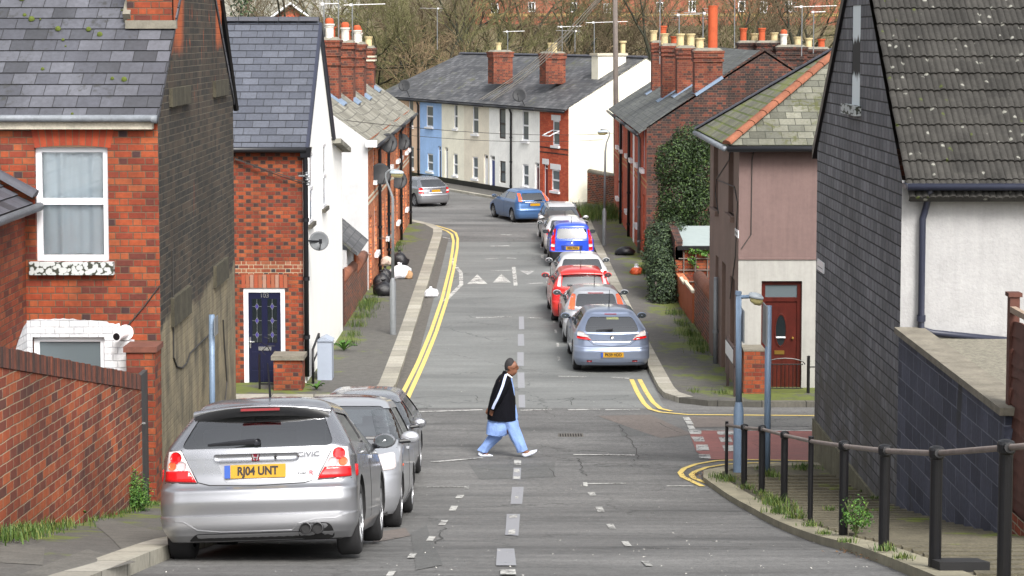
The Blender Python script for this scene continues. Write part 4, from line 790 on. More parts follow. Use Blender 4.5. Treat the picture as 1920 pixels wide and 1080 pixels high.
# ================================================================= left brick terrace
TLX = -4.47; tb = [57.8, 63.6, 69.6, 75.6, 82.0]; zTE = P(692, 262, 57.8).z-.02; XR = -6.55; zTR = P(684, 139, 82).z
LL = ['pale rendered end house of the left brick terrace, nearest the yard wall', 'second brick terrace house on the left from the yard wall', 'third brick terrace house on the left, behind the lamp post arm', 'brick end house of the left terrace at the bend of the road']
slT = (zTR-zTE)/(TLX-XR)
stacks = [(620, 75, 63.3, .62), (649, 80, 67.6, .6), (671.5, 83, 72.6, .56), (691.5, 90, 79.6, .5)]
for i in range(4):
    ya, yb = tb[i], tb[i+1]; hz = thing('terrace_house', (TLX, ya, ZG(ya)), LL[i], 'house', 'houses of the left brick terrace')
    ff = Face((TLX, ya, 0), (0, 1, 0), (1, 0, 0)); W = yb-ya; zg = ZG(ya)-.3
    ops = []; z1_ = zg+.3; dd = (.5, z1_+.12, 1.35, z1_+2.2); wgf = (2.2 if i else 2.6, z1_+.85, 3.15 if i else 3.5, z1_+2.35); wu1 = (2.2, z1_+3.25, 3.1, z1_+4.6); wu0 = (4.2, z1_+3.25, 5.0, z1_+4.6); d2 = (4.3, z1_+.12, 5.15, z1_+2.2)
    ops = [dd, wgf, wu1, wu0]+([d2] if i in (1, 3) else [])
    mb = MB(); wall(mb, ff, [(0, zg), (W, zg), (W, zTE), (0, zTE)], ops, depth=.12); mb.build('front_wall', brick_far, hz)
    for zz in (zg+2.95, zg+3.12, zTE-.35):
        mb = MB(); fbox(mb, ff, .02, zz, W-.02, zz+.075, -.02, .012); mb.build('cream_course', stone_l, hz)
    for o in (wgf, wu1, wu0): window(hz, ff, o, gm=glass_g, dep=.12, sill=white_pt, sillw=.12, sillh=.14)
    doorway(hz, ff, dd, dm=(maroon, white_pt, navy_door, bluedoor)[i], step=None)
    if len(ops) > 4: doorway(hz, ff, d2, dm=white_pt)
    mb = MB(); sg = 6
    for k in range(sg):   # the old roof sags between the party walls
        s0, s1 = k/sg, (k+1)/sg; dz = lambda s_: -.09*sin(pi*s_)
        slope(mb, (TLX+.28, ya+W*s0, zTE-.24*slT+dz(s0)), (TLX+.28, ya+W*s1, zTE-.24*slT+dz(s1)), (XR, ya+W*s1, zTR+dz(s1)*.6), (XR, ya+W*s0, zTR+dz(s0)*.6), .06, uv0=(W*s0, i*.13))
    rf = mb.build('roof', tile_grey, hz)
    mb = MB(); slope(mb, (XR*2-TLX, yb, zTE), (XR*2-TLX, ya, zTE), (XR, ya, zTR), (XR, yb, zTR), .06); mb.build('rear_roof', tile_grey, hz)
    mb = MB(); gutter(mb, (TLX+.3, ya, zTE-.2), (TLX+.3, yb, zTE-.2), .06); mb.build('gutter', black_pl, hz, smooth=True)
    px, pyt, yc, wd = stacks[i]; xc = P(px, 150, yc).x; chimney(rf, (xc, yc, 0), wd, .95, P(px, 185, yc).z-.9, P(px, pyt, yc).z, pots=((-.27, 'white' if i < 3 else 'buff', .62), (.27, 'terra' if i < 2 else 'white', .5)) if i < 3 else ((0, 'buff', .55),), along='y', corb=((.05, .18), (.42, .12), (.75, .1)), band=(i == 3), flash=(zTE+(TLX-xc)*slT, (slT, 0, 1)))
    if i == 0:
        mb = MB(); wall(mb, Face((TLX, 57.79, 0), (-1, 0, 0), (0, -1, 0)), [(0, -.5), (4.6, -.5), (4.6, zTE-.6), (XR*-1+TLX, zTR-.02), (0, zTE)]); mb.build('gable_wall', pale_wall, hz)
        mb = MB(); mb.box((TLX+.12, 57.7, zTE-.1), (.34, .3, .2)); mb.build('eaves_box', white_pt, hz)
    if i == 3: mb = MB(); wall(mb, Face((TLX, yb, 0), (-1, 0, 0), (0, 1, 0)), [(0, -.5), (4.2, -.5), (4.2, zTE), (XR*-1+TLX, zTR), (0, zTE)]); mb.build('gable_wall', brick_far, hz)
    if i < 3 or True:
        yd = (61.7, 66.2, 73.6, 80.4)[i]; downpipe(hz, [(TLX+.28, yd, zTE-.22), (TLX+.09, yd, zTE-.55), (TLX+.09, yd, ZG(yd)-.1)], .055)
for px, py, Y, lb in ((728, 268, 63.0, 'dark satellite dish high under the eaves, nearest of the upper two on the left terrace'), (754, 266, 73.5, 'dark satellite dish high on the far end of the left terrace'), (714, 326, 60.3, 'grey satellite dish left of the street lamp head on the terrace wall'), (747, 337, 70.5, 'dark satellite dish just below the street lamp head')):
    p = P(px, py, Y); dish(p, .36 if py > 300 else .34, .5, lb, dish_m, wallpt=(TLX, Y+.3, p.z))
# hanging basket, sacks and bags
hb = P(716, 465, 61.7); t = thing('hanging_basket', (TLX+.3, 61.5, hb.z), 'green hanging basket beside a black downpipe on the left terrace', 'hanging basket')
mb = MB(); mb.tube([(TLX, 61.5, hb.z+.35), (TLX+.35, 61.5, hb.z+.35), (TLX+.35, 61.5, hb.z+.2)], .012, 5); mb.build('bracket', black_pt, t)
def sack(loc, r, h, mat, label, cat='rubbish bag', name='rubbish_bag', seed=0, group=None, knot=True, sx=1.0):
    t = thing(name, loc, label, cat, group); mb = MB(); n = 18; rows = []
    for k, (q, z) in enumerate(((0, 0), (.8, .01), (1.0, .12), (1.05, .35), (.95, .6), (.7, .8), (.32, .92), (.14, .98), (.2, 1.06), (.24, 1.12)) if knot else ((0, 0), (.9, .02), (1, .2), (.95, .5), (.7, .75), (.35, .9), (0, .95))):
        rows.append([V(loc)+V((cos(2*pi*j/n)*r*q*sx, sin(2*pi*j/n)*r*q, z*h))+V((1, 1, .5))*.42*r*q*mnoise.noise(V((cos(2*pi*j/n)*1.6+seed*3.1, sin(2*pi*j/n)*1.6, z*3+seed)))+V((cos(2*pi*j/n), sin(2*pi*j/n), 0))*.2*r*q*mnoise.noise(V((j*1.7+seed, z*5, seed))) for j in range(n)])
    mb.grid(rows, closed=True); mb.build('bag', mat, t, smooth=True); return t
bag_k = plain('black_bin_bag', C(28, 28, 32), .28, .2, 9, bump=.02); bag_w = plain('white_carrier_bag', C(232, 234, 240, .85), .5, .06, 8, bump=.02); bag_o = plain('orange_carrier_bag', C(226, 96, 52, .8), .45, .1, 8, bump=.02); straw = plain('straw_basket', C(176, 140, 104, .75), .9, .3, 30)
for x, y, r, h, m, lb in ((719, 553, .29, .44, bag_k, 'large black bin bag nearest of the heap by the left terrace'), (716, 538, .26, .48, bag_k, 'black bin bag against the wall behind the nearest sack'), (722, 532, .23, .52, bag_k, 'tall black bin bag beside the lamp post'), (749, 498, .27, .5, bag_k, 'black bin bag at the far end of the heap'), (750, 521, .34, .46, bag_w, 'white plastic sack lying among the black bin bags')):
    p = G(x, y, .12); sack((max(p.x, TLX+.3), p.y, ZG(p.y, .11)), r, h, m, lb, seed=x, group='rubbish left by the terrace wall')
p = G(766, 522, .12); sack((p.x, p.y, ZG(p.y, .11)), .15, .3, straw, 'small tan straw basket beside the white sack', 'basket', 'straw_basket', 5, knot=False)
p = G(713, 528, .12); sack((TLX+.42, p.y, ZG(p.y)+.55), .2, .3, plain('pink_grey_cloth', C(196, 178, 166, .8), .9, .3, 14), 'checked cloth bundle on top of the black bin bags', 'cloth bundle', 'cloth_bundle', 8, knot=False)
p = G(808, 557); sack((p.x, p.y, gz(p.y)+.004), .2, .28, bag_w, 'white carrier bag lying on the yellow lines', 'carrier bag', 'carrier_bag', 11, sx=1.1)
p = G(1172, 478, .11); sack((p.x, p.y, ZG(p.y, .11)), .30, .34, bag_k, 'black bin bag slumped on the right footway', seed=21, sx=1.15, knot=False)
p = G(1193, 514, .11); tt = sack((p.x, p.y, ZG(p.y, .11)), .18, .27, bag_o, 'orange and white carrier bag below the red terrace', 'carrier bag', 'carrier_bag', 31); mb = MB(); mb.lathe([(.10, .22), (.05, .29), (.08, .34), (0, .35)], (p.x, p.y, ZG(p.y, .11)), n=10); mb.build('bag_handles', bag_w, tt)
# ================================================================= far terrace, across the bend
ff = Face(FO, FT, FN); zFE = P(1067, 202, 92).z; slF = tan(radians(29)); hdp = 4.4; zFA = zFE+hdp*slF
FT3, FN3 = V((FT.x, FT.y, 0)), V((FN.x, FN.y, 0))
ub = [0]+[ff.hit(x, 200)[0] for x in (1012, 961, 917, 870, 828, 787, 745)]+[ff.hit(745, 200)[0]+3.0]
gF = lambda u: gz((FO+FT*u).y)+.1
HS = [  # wall, label, openings: (kind, px rect)
 (brick_face, 'red brick end house of the far terrace with an open white window', [('w', (1036, 226, 1049, 273)), ('w', (1034, 318, 1049, 374)), ('d', (1019, 308, 1027, 378))]),
 (offw_wall, 'white far terrace house next to the brick end house', [('w', (979, 207, 991, 264)), ('w', (980, 308, 991, 357)), ('d', (1003, 305, 1011, 368))]),
 (offw_wall, 'white far terrace house with dark framed windows', [('k', (936, 204, 948, 260)), ('k', (937, 302, 948, 358)), ('d', (919, 292, 928, 385))]),
 (stone_wall, 'stone coloured far terrace house with a tall white door', [('w', (886, 198, 897, 251)), ('w', (886, 294, 896, 346)), ('d', (907, 290, 915, 383))]),
 (cream_wall, 'cream white far terrace house beside the blue one', [('w', (851, 195, 858, 241)), ('w', (850, 288, 858, 336)), ('d', (834, 276, 840, 350))]),
 (blue_wall, 'sky blue far terrace house', [('w', (799, 198, 812, 238)), ('w', (801, 288, 812, 330)), ('d', (821, 274, 827, 335))]),
 (peach_wall, 'peach far terrace house at the left end', [('w', (766, 186, 775, 237)), ('w', (767, 274, 776, 325))]),
 (peach_wall, 'last peach house of the far terrace, mostly hidden by the brick terrace', [])]
for i, (wm, lb, ol) in enumerate(HS):
    u0, u1 = ub[i], ub[i+1]; p0 = FO+FT*u0; hz = thing('terrace_house', (p0.x, p0.y, gF(u0)), lb, 'house', 'houses of the far terrace')
    ops = [(k, ff.rect(*r)) for k, r in ol]; zg = gF(u1)-.2
    ops = [(k, (o[0], max(o[1], gF((o[0]+o[2])/2)+(.05 if k == 'd' else .5)), o[2], o[3])) for k, o in ops]
    mb = MB(); wall(mb, ff, [(u0, zg), (u1, zg), (u1, zFE), (u0, zFE)], [o for k, o in ops], depth=.13); mb.build('front_wall', wm, hz)
    for k, o in ops:
        if k == 'd': doorway(hz, ff, o, dm=(maroon, maroon, bluedoor, white_pt, pale_wall, navy_door, maroon, maroon)[i], handle=False)
        else: window(hz, ff, o, fm=upvc if k == 'w' else plain('dark_wood_frame', C(52, 44, 42), .5), gm=glass_g, dep=.1, sill=(white_pt if k == 'w' else None), sillw=.1, sillh=.12, fw=.075)
    if wm is not brick_face: mb = MB(); fbox(mb, ff, u0+.01, zg, u1-.01, gF(u0)+.28, .0, .015); mb.build('black_plinth', black_pt, hz)
    else:
        for k, o in ops: mb = MB(); fbox(mb, ff, o[0]-.12, o[3], o[2]+.12, o[3]+.28, -.02, .012); mb.build('white_lintel', white_pt, hz)
        for zz in (zg+2.55, zg+2.8): mb = MB(); fbox(mb, ff, u0+.02, zz, u1-.02, zz+.07, -.02, .008); mb.build('dark_course', brick_gable, hz)
    mb = MB(); e0 = FO.to_3d()+FT3*u0+FN3*.25+Z3*(zFE-.25*slF+.05); e1 = FO.to_3d()+FT3*u1+FN3*.25+Z3*(zFE-.25*slF+.05); r1 = FO.to_3d()+FT3*u1-FN3*hdp+Z3*zFA; r0 = FO.to_3d()+FT3*u0-FN3*hdp+Z3*zFA
    if i == 7: r1 = r1-FT3*2.5
    slope(mb, e0, e1, r1, r0, .07, uv0=(u0, 0)); rf = mb.build('roof', slate_far, hz)
    mb = MB(); b0, b1 = FO.to_3d()+FT3*u0-FN3*(2*hdp)+Z3*zFE, FO.to_3d()+FT3*u1-FN3*(2*hdp)+Z3*zFE; slope(mb, b1, b0, r0, r1, .06); mb.build('rear_roof', slate_far, hz)
    mb = MB(); ridge(mb, r0, r1, .12, .45); mb.build('ridge_tiles', dark_ridge, hz)
    mb = MB(); gutter(mb, e0+FN3*.04-Z3*.12, e1+FN3*.04-Z3*.12, .07); mb.build('gutter', black_pl, hz, smooth=True)
    for cpx, cyt, wx, pots, ci in ((1036, 100, .85, ((-.2, 'buff', .62), (.2, 'buff', .62)), 1), (938, 97, .8, ((.2, 'buff', .55),), 3)):
        if ci == i:
            tq = ff.hit(cpx, 150)[0]; uc = u1 if i == 1 else u1; 
            Yc = 96.6 if i == 1 else 101.6; pc = P(cpx, 130, Yc); chimney(rf, (pc.x, Yc, 0), 1.15, .7, P(cpx, 150, Yc).z-.2, P(cpx, cyt, Yc).z, pots=pots, rz=atan2(FT.y, FT.x)-pi/2-.0, along='y', corb=((.05, .25),))
    if i == 0:
        ge = Face(FO, -FN, -FT); wq = [(0, zg-.2), (2*hdp, zg-.2), (2*hdp, zFE), (hdp, zFA), (0, zFE)]
        mb = MB(); wall(mb, ge, wq); mb.build('gable_wall', cream_wall, hz)
        pc = P(1142, 120, 94.6); mb = MB(); mb.box((pc.x, 94.9, P(1142, 150, 94.6).z), (1.6, .7, 2.4), Matrix.Rotation(.45, 3, 'Z')); c_ = mb.build('chimney', cream_wall, rf); mb = MB(); mb.box((pc.x, 94.9, P(1142, 102, 94.6).z), (1.75, .85, .12), Matrix.Rotation(.45, 3, 'Z')); mb.build('chimney_cap', stone_l, c_)
        p2 = P(1168, 95, 96); mb = MB(); mb.lathe([(.16, 0), (.13, .1), (.13, .6), (.19, .66), (.19, .75), (.1, .75)], (p2.x, 96, P(1168, 104, 96).z), n=12); mb.build('chimney_pot', buff_pot, c_)
        o = ops[0][1]; mb = MB(); q = [ff.at(o[0], o[3]-.5, .0), ff.at(o[2], o[3]-.5, .0), ff.at(o[2]+.05, o[3]-.75, .55), ff.at(o[0]+.05, o[3]-.75, .55)]
        for a, b in zip(q, q[1:]+q[:1]): mb.tube([a, b], .035, 4)
        mb.build('open_casement', upvc, hz)
for px, u in ((960, None), (786, None)):
    u = ff.hit(px, 250)[0]; p = FO+FT*u; downpipe([o for o in S.objects if o.get('label') == ('white far terrace house with dark framed windows' if px == 960 else 'sky blue far terrace house')][0], [ff.at(u, zFE-.15, .2), ff.at(u, zFE-.5, .07), ff.at(u, gF(u), .07)], .055, black_pl)
for px, py, Y, lb in ((773, 160, 112, 'satellite dish on the eaves of the blue house'), (990, 178, 94, 'satellite dish on the eaves of a white far terrace house')):
    u, z = ff.hit(px, py); p = ff.at(u, z, .5); dish(p, .36, -.2, lb, dish_m, wallpt=ff.at(u, zFE-.2, .1), group=None)
# brick garden wall beside the cream gable
wa, wb_ = P(1101, 395, 91.5), P(1153, 400, 89.6); t = thing('brick_garden_wall', (wa.x, wa.y, ZG(wa.y)), 'old brown brick garden wall beside the cream gable', 'wall')
fw_ = Face((wa.x, wa.y, 0), (wb_-wa).xy.to_3d(), V((-.3, -.95, 0))); fw_.N = V((fw_.U.y, -fw_.U.x, 0)); Lw = (wb_-wa).xy.length; zt0 = P(1101, 322, 91.5).z; zt1 = P(1153, 332, 89.6).z
mb = MB(); wall(mb, fw_, [(0, -1), (Lw, -1), (Lw, zt1), (0, zt0)]); fbox(mb, fw_, 0, -1, Lw, min(zt0, zt1)-.02, -.25, -.01); mb.build('wall', brick_yard, t)
mb = MB(); fbox(mb, fw_, Lw-.35, -1, Lw+.1, zt1+.05, -.05, .12); mb.build('end_pier', brick_yard, t); mb = MB(); mb.tube([fw_.at(0, zt0, -.12), fw_.at(Lw, zt1, -.12)], .14, 8); mb.build('coping', stone, t, smooth=True)
# ================================================================= right side: slate-hung house
Y3, Y3b, X3 = 23.85, 30.5, 5.0
h3 = thing('slate_hung_house', (X3, Y3, ZG(Y3)), 'house with dark slate hung gable and concrete tiled roof, nearest on the right', 'house')
f3 = Face((X3, Y3, 0), (1, 0, 0), (0, -1, 0)); g3 = Face((X3, Y3, 0), (0, 1, 0), (-1, 0, 0))
z3E = P(1690, 338, Y3).z; y3m = (Y3+Y3b)/2; z3A = z3E+3.27; sl3 = 3.27/(y3m-Y3)
wo = g3.rect(1597, 10, 1613, 200)
mb = MB(); wall(mb, g3, [(0, 1.0), (6.65, .8), (6.65, z3E), (y3m-Y3, z3A), (0, z3E)], [wo], depth=.02); gw = mb.build('gable_wall', slate_hung, h3)
mb = MB(); fbox(mb, g3, .0, .2, 6.66, ZG(Y3b)+.62, -.05, .035); mb.build('plinth', plinth, h3)
mb = MB(); wall(mb, f3, [(0, 1), (7, 1), (7, z3E), (0, z3E)]); mb.build('front_wall', rough_wall, h3)
mb = MB(); wall(mb, Face((X3, Y3b, 0), (1, 0, 0), (0, 1, 0)), [(0, .2), (7, .2), (7, z3E), (0, z3E)]); mb.build('rear_wall', brick_gable, h3)
mb = MB(); fbox(mb, g3, wo[0], wo[1], wo[2], wo[3], -.05, -.012); bl = mb.build('blocked_window', peel('flaking_pale_board'), h3)
def stain(name):
    t = NT(name); co = t.co(); n = t.noise(t.maps(co, (4, 2, .6)), 2.2, 5, .7); sx = t.new('ShaderNodeSeparateXYZ'); t.L(co, sx.inputs[0])
    k = t.M('ADD', t.M('MULTIPLY', t.M('SUBTRACT', n, .5), 3.2), t.remap(t.M('ABSOLUTE', t.M('SUBTRACT', sx.outputs[2], 5.75)), .15, .5, .9, -1.4)); return t.out(t.mix(t.remap(k, -.1, .4), C(226, 236, 240, .95), C(54, 54, 54, .6)), .8)
bl.data.materials[0] = stain('sooty_pale_paint')
mb = MB(); fbox(mb, g3, wo[0]-.12, wo[1]-.12, wo[2]+.3, wo[1]+.02, -.05, .1); mb.build('sill', peel('flaking_white_sill'), h3, bevel=.015)
# wavy concrete tiles
mb = MB(); row = .315; n3 = (V((0, -sl3, 1))).normalized(); W3 = V((0, 1, sl3)).normalized(); L3 = (y3m-Y3+.28)*sqrt(1+sl3*sl3); wv = .085; random.seed(5)
x0, x1 = X3+.03, X3+5.2; nx = int((x1-x0)/wv*7)
prof = lambda x: .024*abs(sin(pi*x/wv))**.7+(.010 if (x/wv) % 2 < 1 else 0)
for i in range(int(L3/row)+1):
    s0, s1 = i*row, min(L3, (i+1)*row+.03); base = V((0, Y3-.28, z3E-.28*sl3+.05)); rows = [[], [], []]; wob = [random.uniform(-.006, .006) for _ in range(40)]
    for k in range(nx+1):
        x = x0+(x1-x0)*k/nx; h = prof(x-x0+.5*(i % 2)*0)+wob[int((x-x0)/(2*wv)) % 40]
        rows[0].append(V((x, 0, 0))+base+W3*(s0+wob[int((x-x0)/(2*wv)+i) % 40])+n3*-.03); rows[1].append(V((x, 0, 0))+base+W3*(s0+wob[int((x-x0)/(2*wv)+i) % 40])+n3*(h+.028)); rows[2].append(V((x, 0, 0))+base+W3*s1+n3*(h-.004))
    mb.grid(rows)
def tilemat():
    t = NT('lichened_concrete_tile'); co = t.co(); n = t.noise(co, 3, 4); n2 = t.noise(co, 24, 4); sx = t.new('ShaderNodeSeparateXYZ'); t.L(co, sx.inputs[0])
    ci = t.M('FLOOR', t.M('DIVIDE', sx.outputs[0], .33)); ri = t.M('FLOOR', t.M('DIVIDE', t.M('SUBTRACT', sx.outputs[1], 0.0), .239)); cx = t.new('ShaderNodeCombineXYZ'); t.L(ci, cx.inputs[0]); t.L(ri, cx.inputs[1])
    wz = t.new('ShaderNodeTexWhiteNoise'); wz.noise_dimensions = '2D'; t.L(cx.outputs[0], wz.inputs['Vector'])
    k = t.M('MULTIPLY', t.remap(t.M('ADD', t.M('MULTIPLY', n, .5), t.M('MULTIPLY', n2, .5)), .32, .68, .6, 1.35), t.remap(wz.outputs['Value'], 0, 1, .72, 1.2)); c = t.new('ShaderNodeCombineXYZ'); [t.L(k, c.inputs[i]) for i in range(3)]
    col = t.mix(1.0, C(82, 80, 76, .36), c.outputs[0], 'MULTIPLY')
    vo = t.new('ShaderNodeTexVoronoi'); vo.inputs['Scale'].default_value = 6.5; vo.inputs['Randomness'].default_value = 1; t.L(co, vo.inputs['Vector'])
    m = t.remap(t.M('ADD', vo.outputs['Distance'], t.M('MULTIPLY', t.M('SUBTRACT', n2, .5), .35)), .13, .2, .9, 0); sc = t.new('ShaderNodeSeparateColor'); t.L(vo.outputs['Color'], sc.inputs[0])
    m = t.M('MULTIPLY', m, t.M('GREATER_THAN', sc.outputs[0], .3))
    col = t.mix(m, col, t.mix(t.M('GREATER_THAN', sc.outputs[1], .8), C(160, 160, 152, .6), C(92, 104, 40, .5)))
    t.bump(n2, .5, .006); return t.out(col, .95)
rf3 = mb.build('roof', tilemat(), h3, smooth=False)
mb = MB(); slope(mb, (X3+7, Y3b+.2, z3E), (X3+.0, Y3b+.2, z3E), (X3, y3m, z3A), (X3+7, y3m, z3A), .08); slope(mb, (X3+.06, Y3-.24, z3E-.24*sl3+.015), (X3+6, Y3-.24, z3E-.24*sl3+.015), (X3+6, y3m, z3A-.01), (X3+.06, y3m, z3A-.01), .05); mb.build('roof_boarding', black_pt, h3)
mb = MB(); mb.hexa([V((X3-.05, y, z)) for y, z in ((Y3b+.22, z3E-.18), (Y3b+.22, z3E), (y3m, z3A+.04), (y3m, z3A-.17))]+[V((X3+.06, y, z)) for y, z in ((Y3b+.22, z3E-.18), (Y3b+.22, z3E), (y3m, z3A+.04), (y3m, z3A-.17))]); mb.build('verge_board', black_pt, h3)
mb = MB(); gutter(mb, (X3+.0, Y3-.33, z3E-.06), (X3+7, Y3-.33, z3E-.06), .045); mb.build('gutter', navy_pl, h3, smooth=True)
mb = MB(); fbox(mb, f3, .0, z3E-.09, 7, z3E-.03, .002, .26); mb.build('soffit', navy_pl, h3)
pts = [f3.hit(x, y) for x, y in ((1736, 345), (1734, 385), (1727, 410), (1724, 612), (1745, 622), (1925, 640))]
downpipe(h3, [f3.at(*pts[0], .3)]+[f3.at(u, z, .09) for u, z in pts[1:]], .043, navy_pl)
mb = MB(); o = g3.rect(1534, 489, 1546, 509); fbox(mb, g3, o[0], o[1], o[2], o[3], 0, .02); sg = mb.build('street_name_plate', white_pt, h3)
mb = MB(); fbox(mb, g3, o[0]+.08, o[1]+.06, o[2]-.08, o[3]-.1, .02, .023); mb.build('worn_lettering', plain('worn_grey_letters', C(140, 142, 142, .8), .8, .5, 25), sg)
# painted block wall with gravel behind
XB = 4.985; zB = P(1680, 618, Y3).z; yB0 = PX(1884, 756, XB).y
t = thing('block_wall', (XB, 21, ZG(21)), 'blue grey painted block wall with flat stone coping beside the ridged footway', 'wall')
fb = Face((XB, yB0, 0), (0, 1, 0), (-1, 0, 0)); mb = MB(); wall(mb, fb, [(0, 1.0), (Y3-yB0, .5), (Y3-yB0, zB-.06), (0, zB-.06)]); wall(mb, Face((XB, yB0, 0), (1, 0, 0), (0, -1, 0)), [(0, 1), (.3, 1), (.3, zB-.06), (0, zB-.06)]); mb.build('wall', block_blue, t)
mb = MB(); n = 6
for i in range(n): y0, y1 = yB0-.08+(Y3-yB0+.04)*i/n, yB0-.08+(Y3-yB0+.04)*(i+1)/n-.01; mb.box((XB+.12, (y0+y1)/2, zB), (.38, y1-y0, .08))
mb.build('coping', stone, t, bevel=.012)
mb = MB(); mb.box((XB+3.6, (yB0+Y3)/2-.4, zB-.25), (6.6, Y3-yB0+.75, .3)); tag(mb.build('gravel_roof', gravel_m), 'flat gravel covered roof behind the block wall coping', 'flat roof')
# panel fence at the right edge
fp = PX(1898, 900, XB+.12); t = thing('panel_fence', (XB+.1, fp.y-.6, ZG(fp.y)), 'brown waney edge panel fence with post at the right edge', 'fence')
zp = PX(1898, 552, XB+.12).z; yP = fp.y; mb = MB(); mb.box((XB+.1, yP, (zp+1)/2), (.1, .1, zp-1)); mb.build('post', wood_br, t); mb = MB(); mb.box((XB+.1, yP, zp+.02), (.14, .14, .04)); mb.build('post_cap', wood_br, t)
mb = MB(); zf0 = PX(1912, 585, XB+.1).z; n = 15; random.seed(2)
for i in range(n):
    z = zf0-.12-i*.135; pts = [(XB+.09, yP-.06-.25*k, z+.02*sin(k*1.3+i*2)) for k in range(9)]
    for a, b in zip(pts[:-1], pts[1:]): mb.hexa([V((a[0]-.02, a[1], a[2]-.15)), V((b[0]-.02, b[1], b[2]-.15)), V((b[0], b[1], b[2]-.15)), V((a[0], a[1], a[2]-.15)), V((a[0]-.0, a[1], a[2])), V((b[0]-.0, b[1], b[2])), V((b[0]+.02, b[1], b[2])), V((a[0]+.02, a[1], a[2]))])
mb.build('panel', wood_br, t); mb = MB(); mb.box((XB+.08, yP-1.1, zf0), (.06, 2.1, .06)); mb.build('top_rail', plain('pale_worn_timber', C(170, 150, 132, .7), .9, .3, 6), t)
mb = MB(); wall(mb, Face((XB+.02, yP-4, 0), (0, 1, 0), (-1, 0, 0)), [(0, 0), (4, 0), (4, zf0-2.0), (0, zf0-1.9)]); mb.build('base_wall', brick_yard, t)
# ================================================================= mauve corner house
Y4, X4 = 39.5, 4.82; Y4b = 45.3
h4 = thing('corner_house', (X4, Y4, ZG(Y4)), 'mauve painted corner house with white ground floor and dark red door', 'house')
f4 = Face((X4, Y4, 0), (1, 0, 0), (0, -1, 0)); g4 = Face((X4, Y4, 0), (0, 1, 0), (-1, 0, 0)); z4E = P(1385, 260, Y4).z; zS = P(1450, 485, Y4).z
dr4 = f4.rect(1427, 527, 1503, 742)
mb = MB(); wall(mb, f4, [(0, zS), (6, zS), (6, z4E), (0, z4E)]); mb.build('upper_wall', pink_wall, h4)
mb = MB(); wall(mb, f4, [(0, -.2), (6, -.2), (6, zS), (0, zS)], [dr4], depth=.16); mb.build('lower_wall', dull_wall, h4)
mb = MB(); fbox(mb, f4, .0, zS-.02, 6, zS+.02, -.02, .025); mb.build('string_course', pink_wall, h4)
bw = [g4.rect(1338, 260, 1347, 392), g4.rect(1366, 275, 1376, 402), g4.rect(1341.5, 480, 1347, 560), g4.rect(1353, 492, 1360, 700), g4.rect(1369, 520, 1377, 650)]
mb = MB(); wall(mb, g4, [(0, -.2), (Y4b-Y4, -.2), (Y4b-Y4, z4E), (0, z4E)], bw, depth=.12); mb.build('side_wall', brown_wall, h4)
for o in bw:
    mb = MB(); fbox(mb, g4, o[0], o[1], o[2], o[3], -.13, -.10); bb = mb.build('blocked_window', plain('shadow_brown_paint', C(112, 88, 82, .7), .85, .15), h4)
    if o[3] > 3: mb = MB(); fbox(mb, g4, o[0]-.1, o[1]-.12, o[2]+.1, o[1], -.05, .09); mb.build('sill', brown_wall, bb)
u0, zd0, u1, zd1 = dr4; d = -.08; mb = MB(); f = .09; zf = zd1-.36
fbox(mb, f4, u0, zd0, u0+f, zd1, d-.06, d); fbox(mb, f4, u1-f, zd0, u1, zd1, d-.06, d); fbox(mb, f4, u0+f, zd1-f, u1-f, zd1, d-.06, d-.002); fbox(mb, f4, u0+f, zf-f, u1-f, zf, d-.06, d-.002); fr = mb.build('door_frame', mahog, h4)
mb = MB(); fbox(mb, f4, u0+f, zf, u1-f, zd1-f, d-.05, d-.03); mb.build('pane', glass_g, fr)
w_ = u1-u0-2*f; hh = zf-f-zd0; mb = MB(); fbox(mb, f4, u0+f, zd0, u1-f, zf-f, d-.06, d-.03)
for s0, s1, a, b in ((.1, .44, .06, .4), (.56, .9, .06, .4)): fbox(mb, f4, u0+f+w_*s0, zd0+hh*a, u0+f+w_*s1, zd0+hh*b, d-.04, d-.018)
dd = mb.build('door', mahog, h4, bevel=.004); uc = (u0+u1)/2; zc_ = zd0+hh*.69
mb = MB(); ov_ = lambda a, b, dd_: [f4.at(uc+a*cos(2*pi*k/24), zc_+b*sin(2*pi*k/24), dd_) for k in range(24)]
mb.grid([ov_(.105, .33, d-.028), ov_(.11, .335, d-.012), ov_(.135, .36, d-.012), ov_(.145, .37, d-.03)], closed=True); mb.build('oval_moulding', mahog, dd); mb = MB(); mb.poly(ov_(.108, .333, d-.024)); mb.build('oval_pane', glass_d, dd)
mb = MB(); fbox(mb, f4, uc-.1, zc_-.16, uc+.1, zc_-.13, d-.02, d+.01); mb.build('paper_in_glass', white_pt, dd)
mb = MB(); fbox(mb, f4, uc-.13, zd0+hh*.435, uc+.08, zd0+hh*.475, d-.03, d-.015); mb.build('letterbox', brass, dd); mb = MB(); mb.lathe([(.02, 0), (.03, .04), (.02, .06), (0, .065)], f4.at(u1-f-.09, zd0+hh*.61, d-.02), f4.N, 10); mb.build('door_knob', brass, dd)
mb = MB(); fbox(mb, f4, u0-.05, zd0-.15, u1+.05, zd0-.003, -.1, .3); mb.build('door_step', stone, h4)
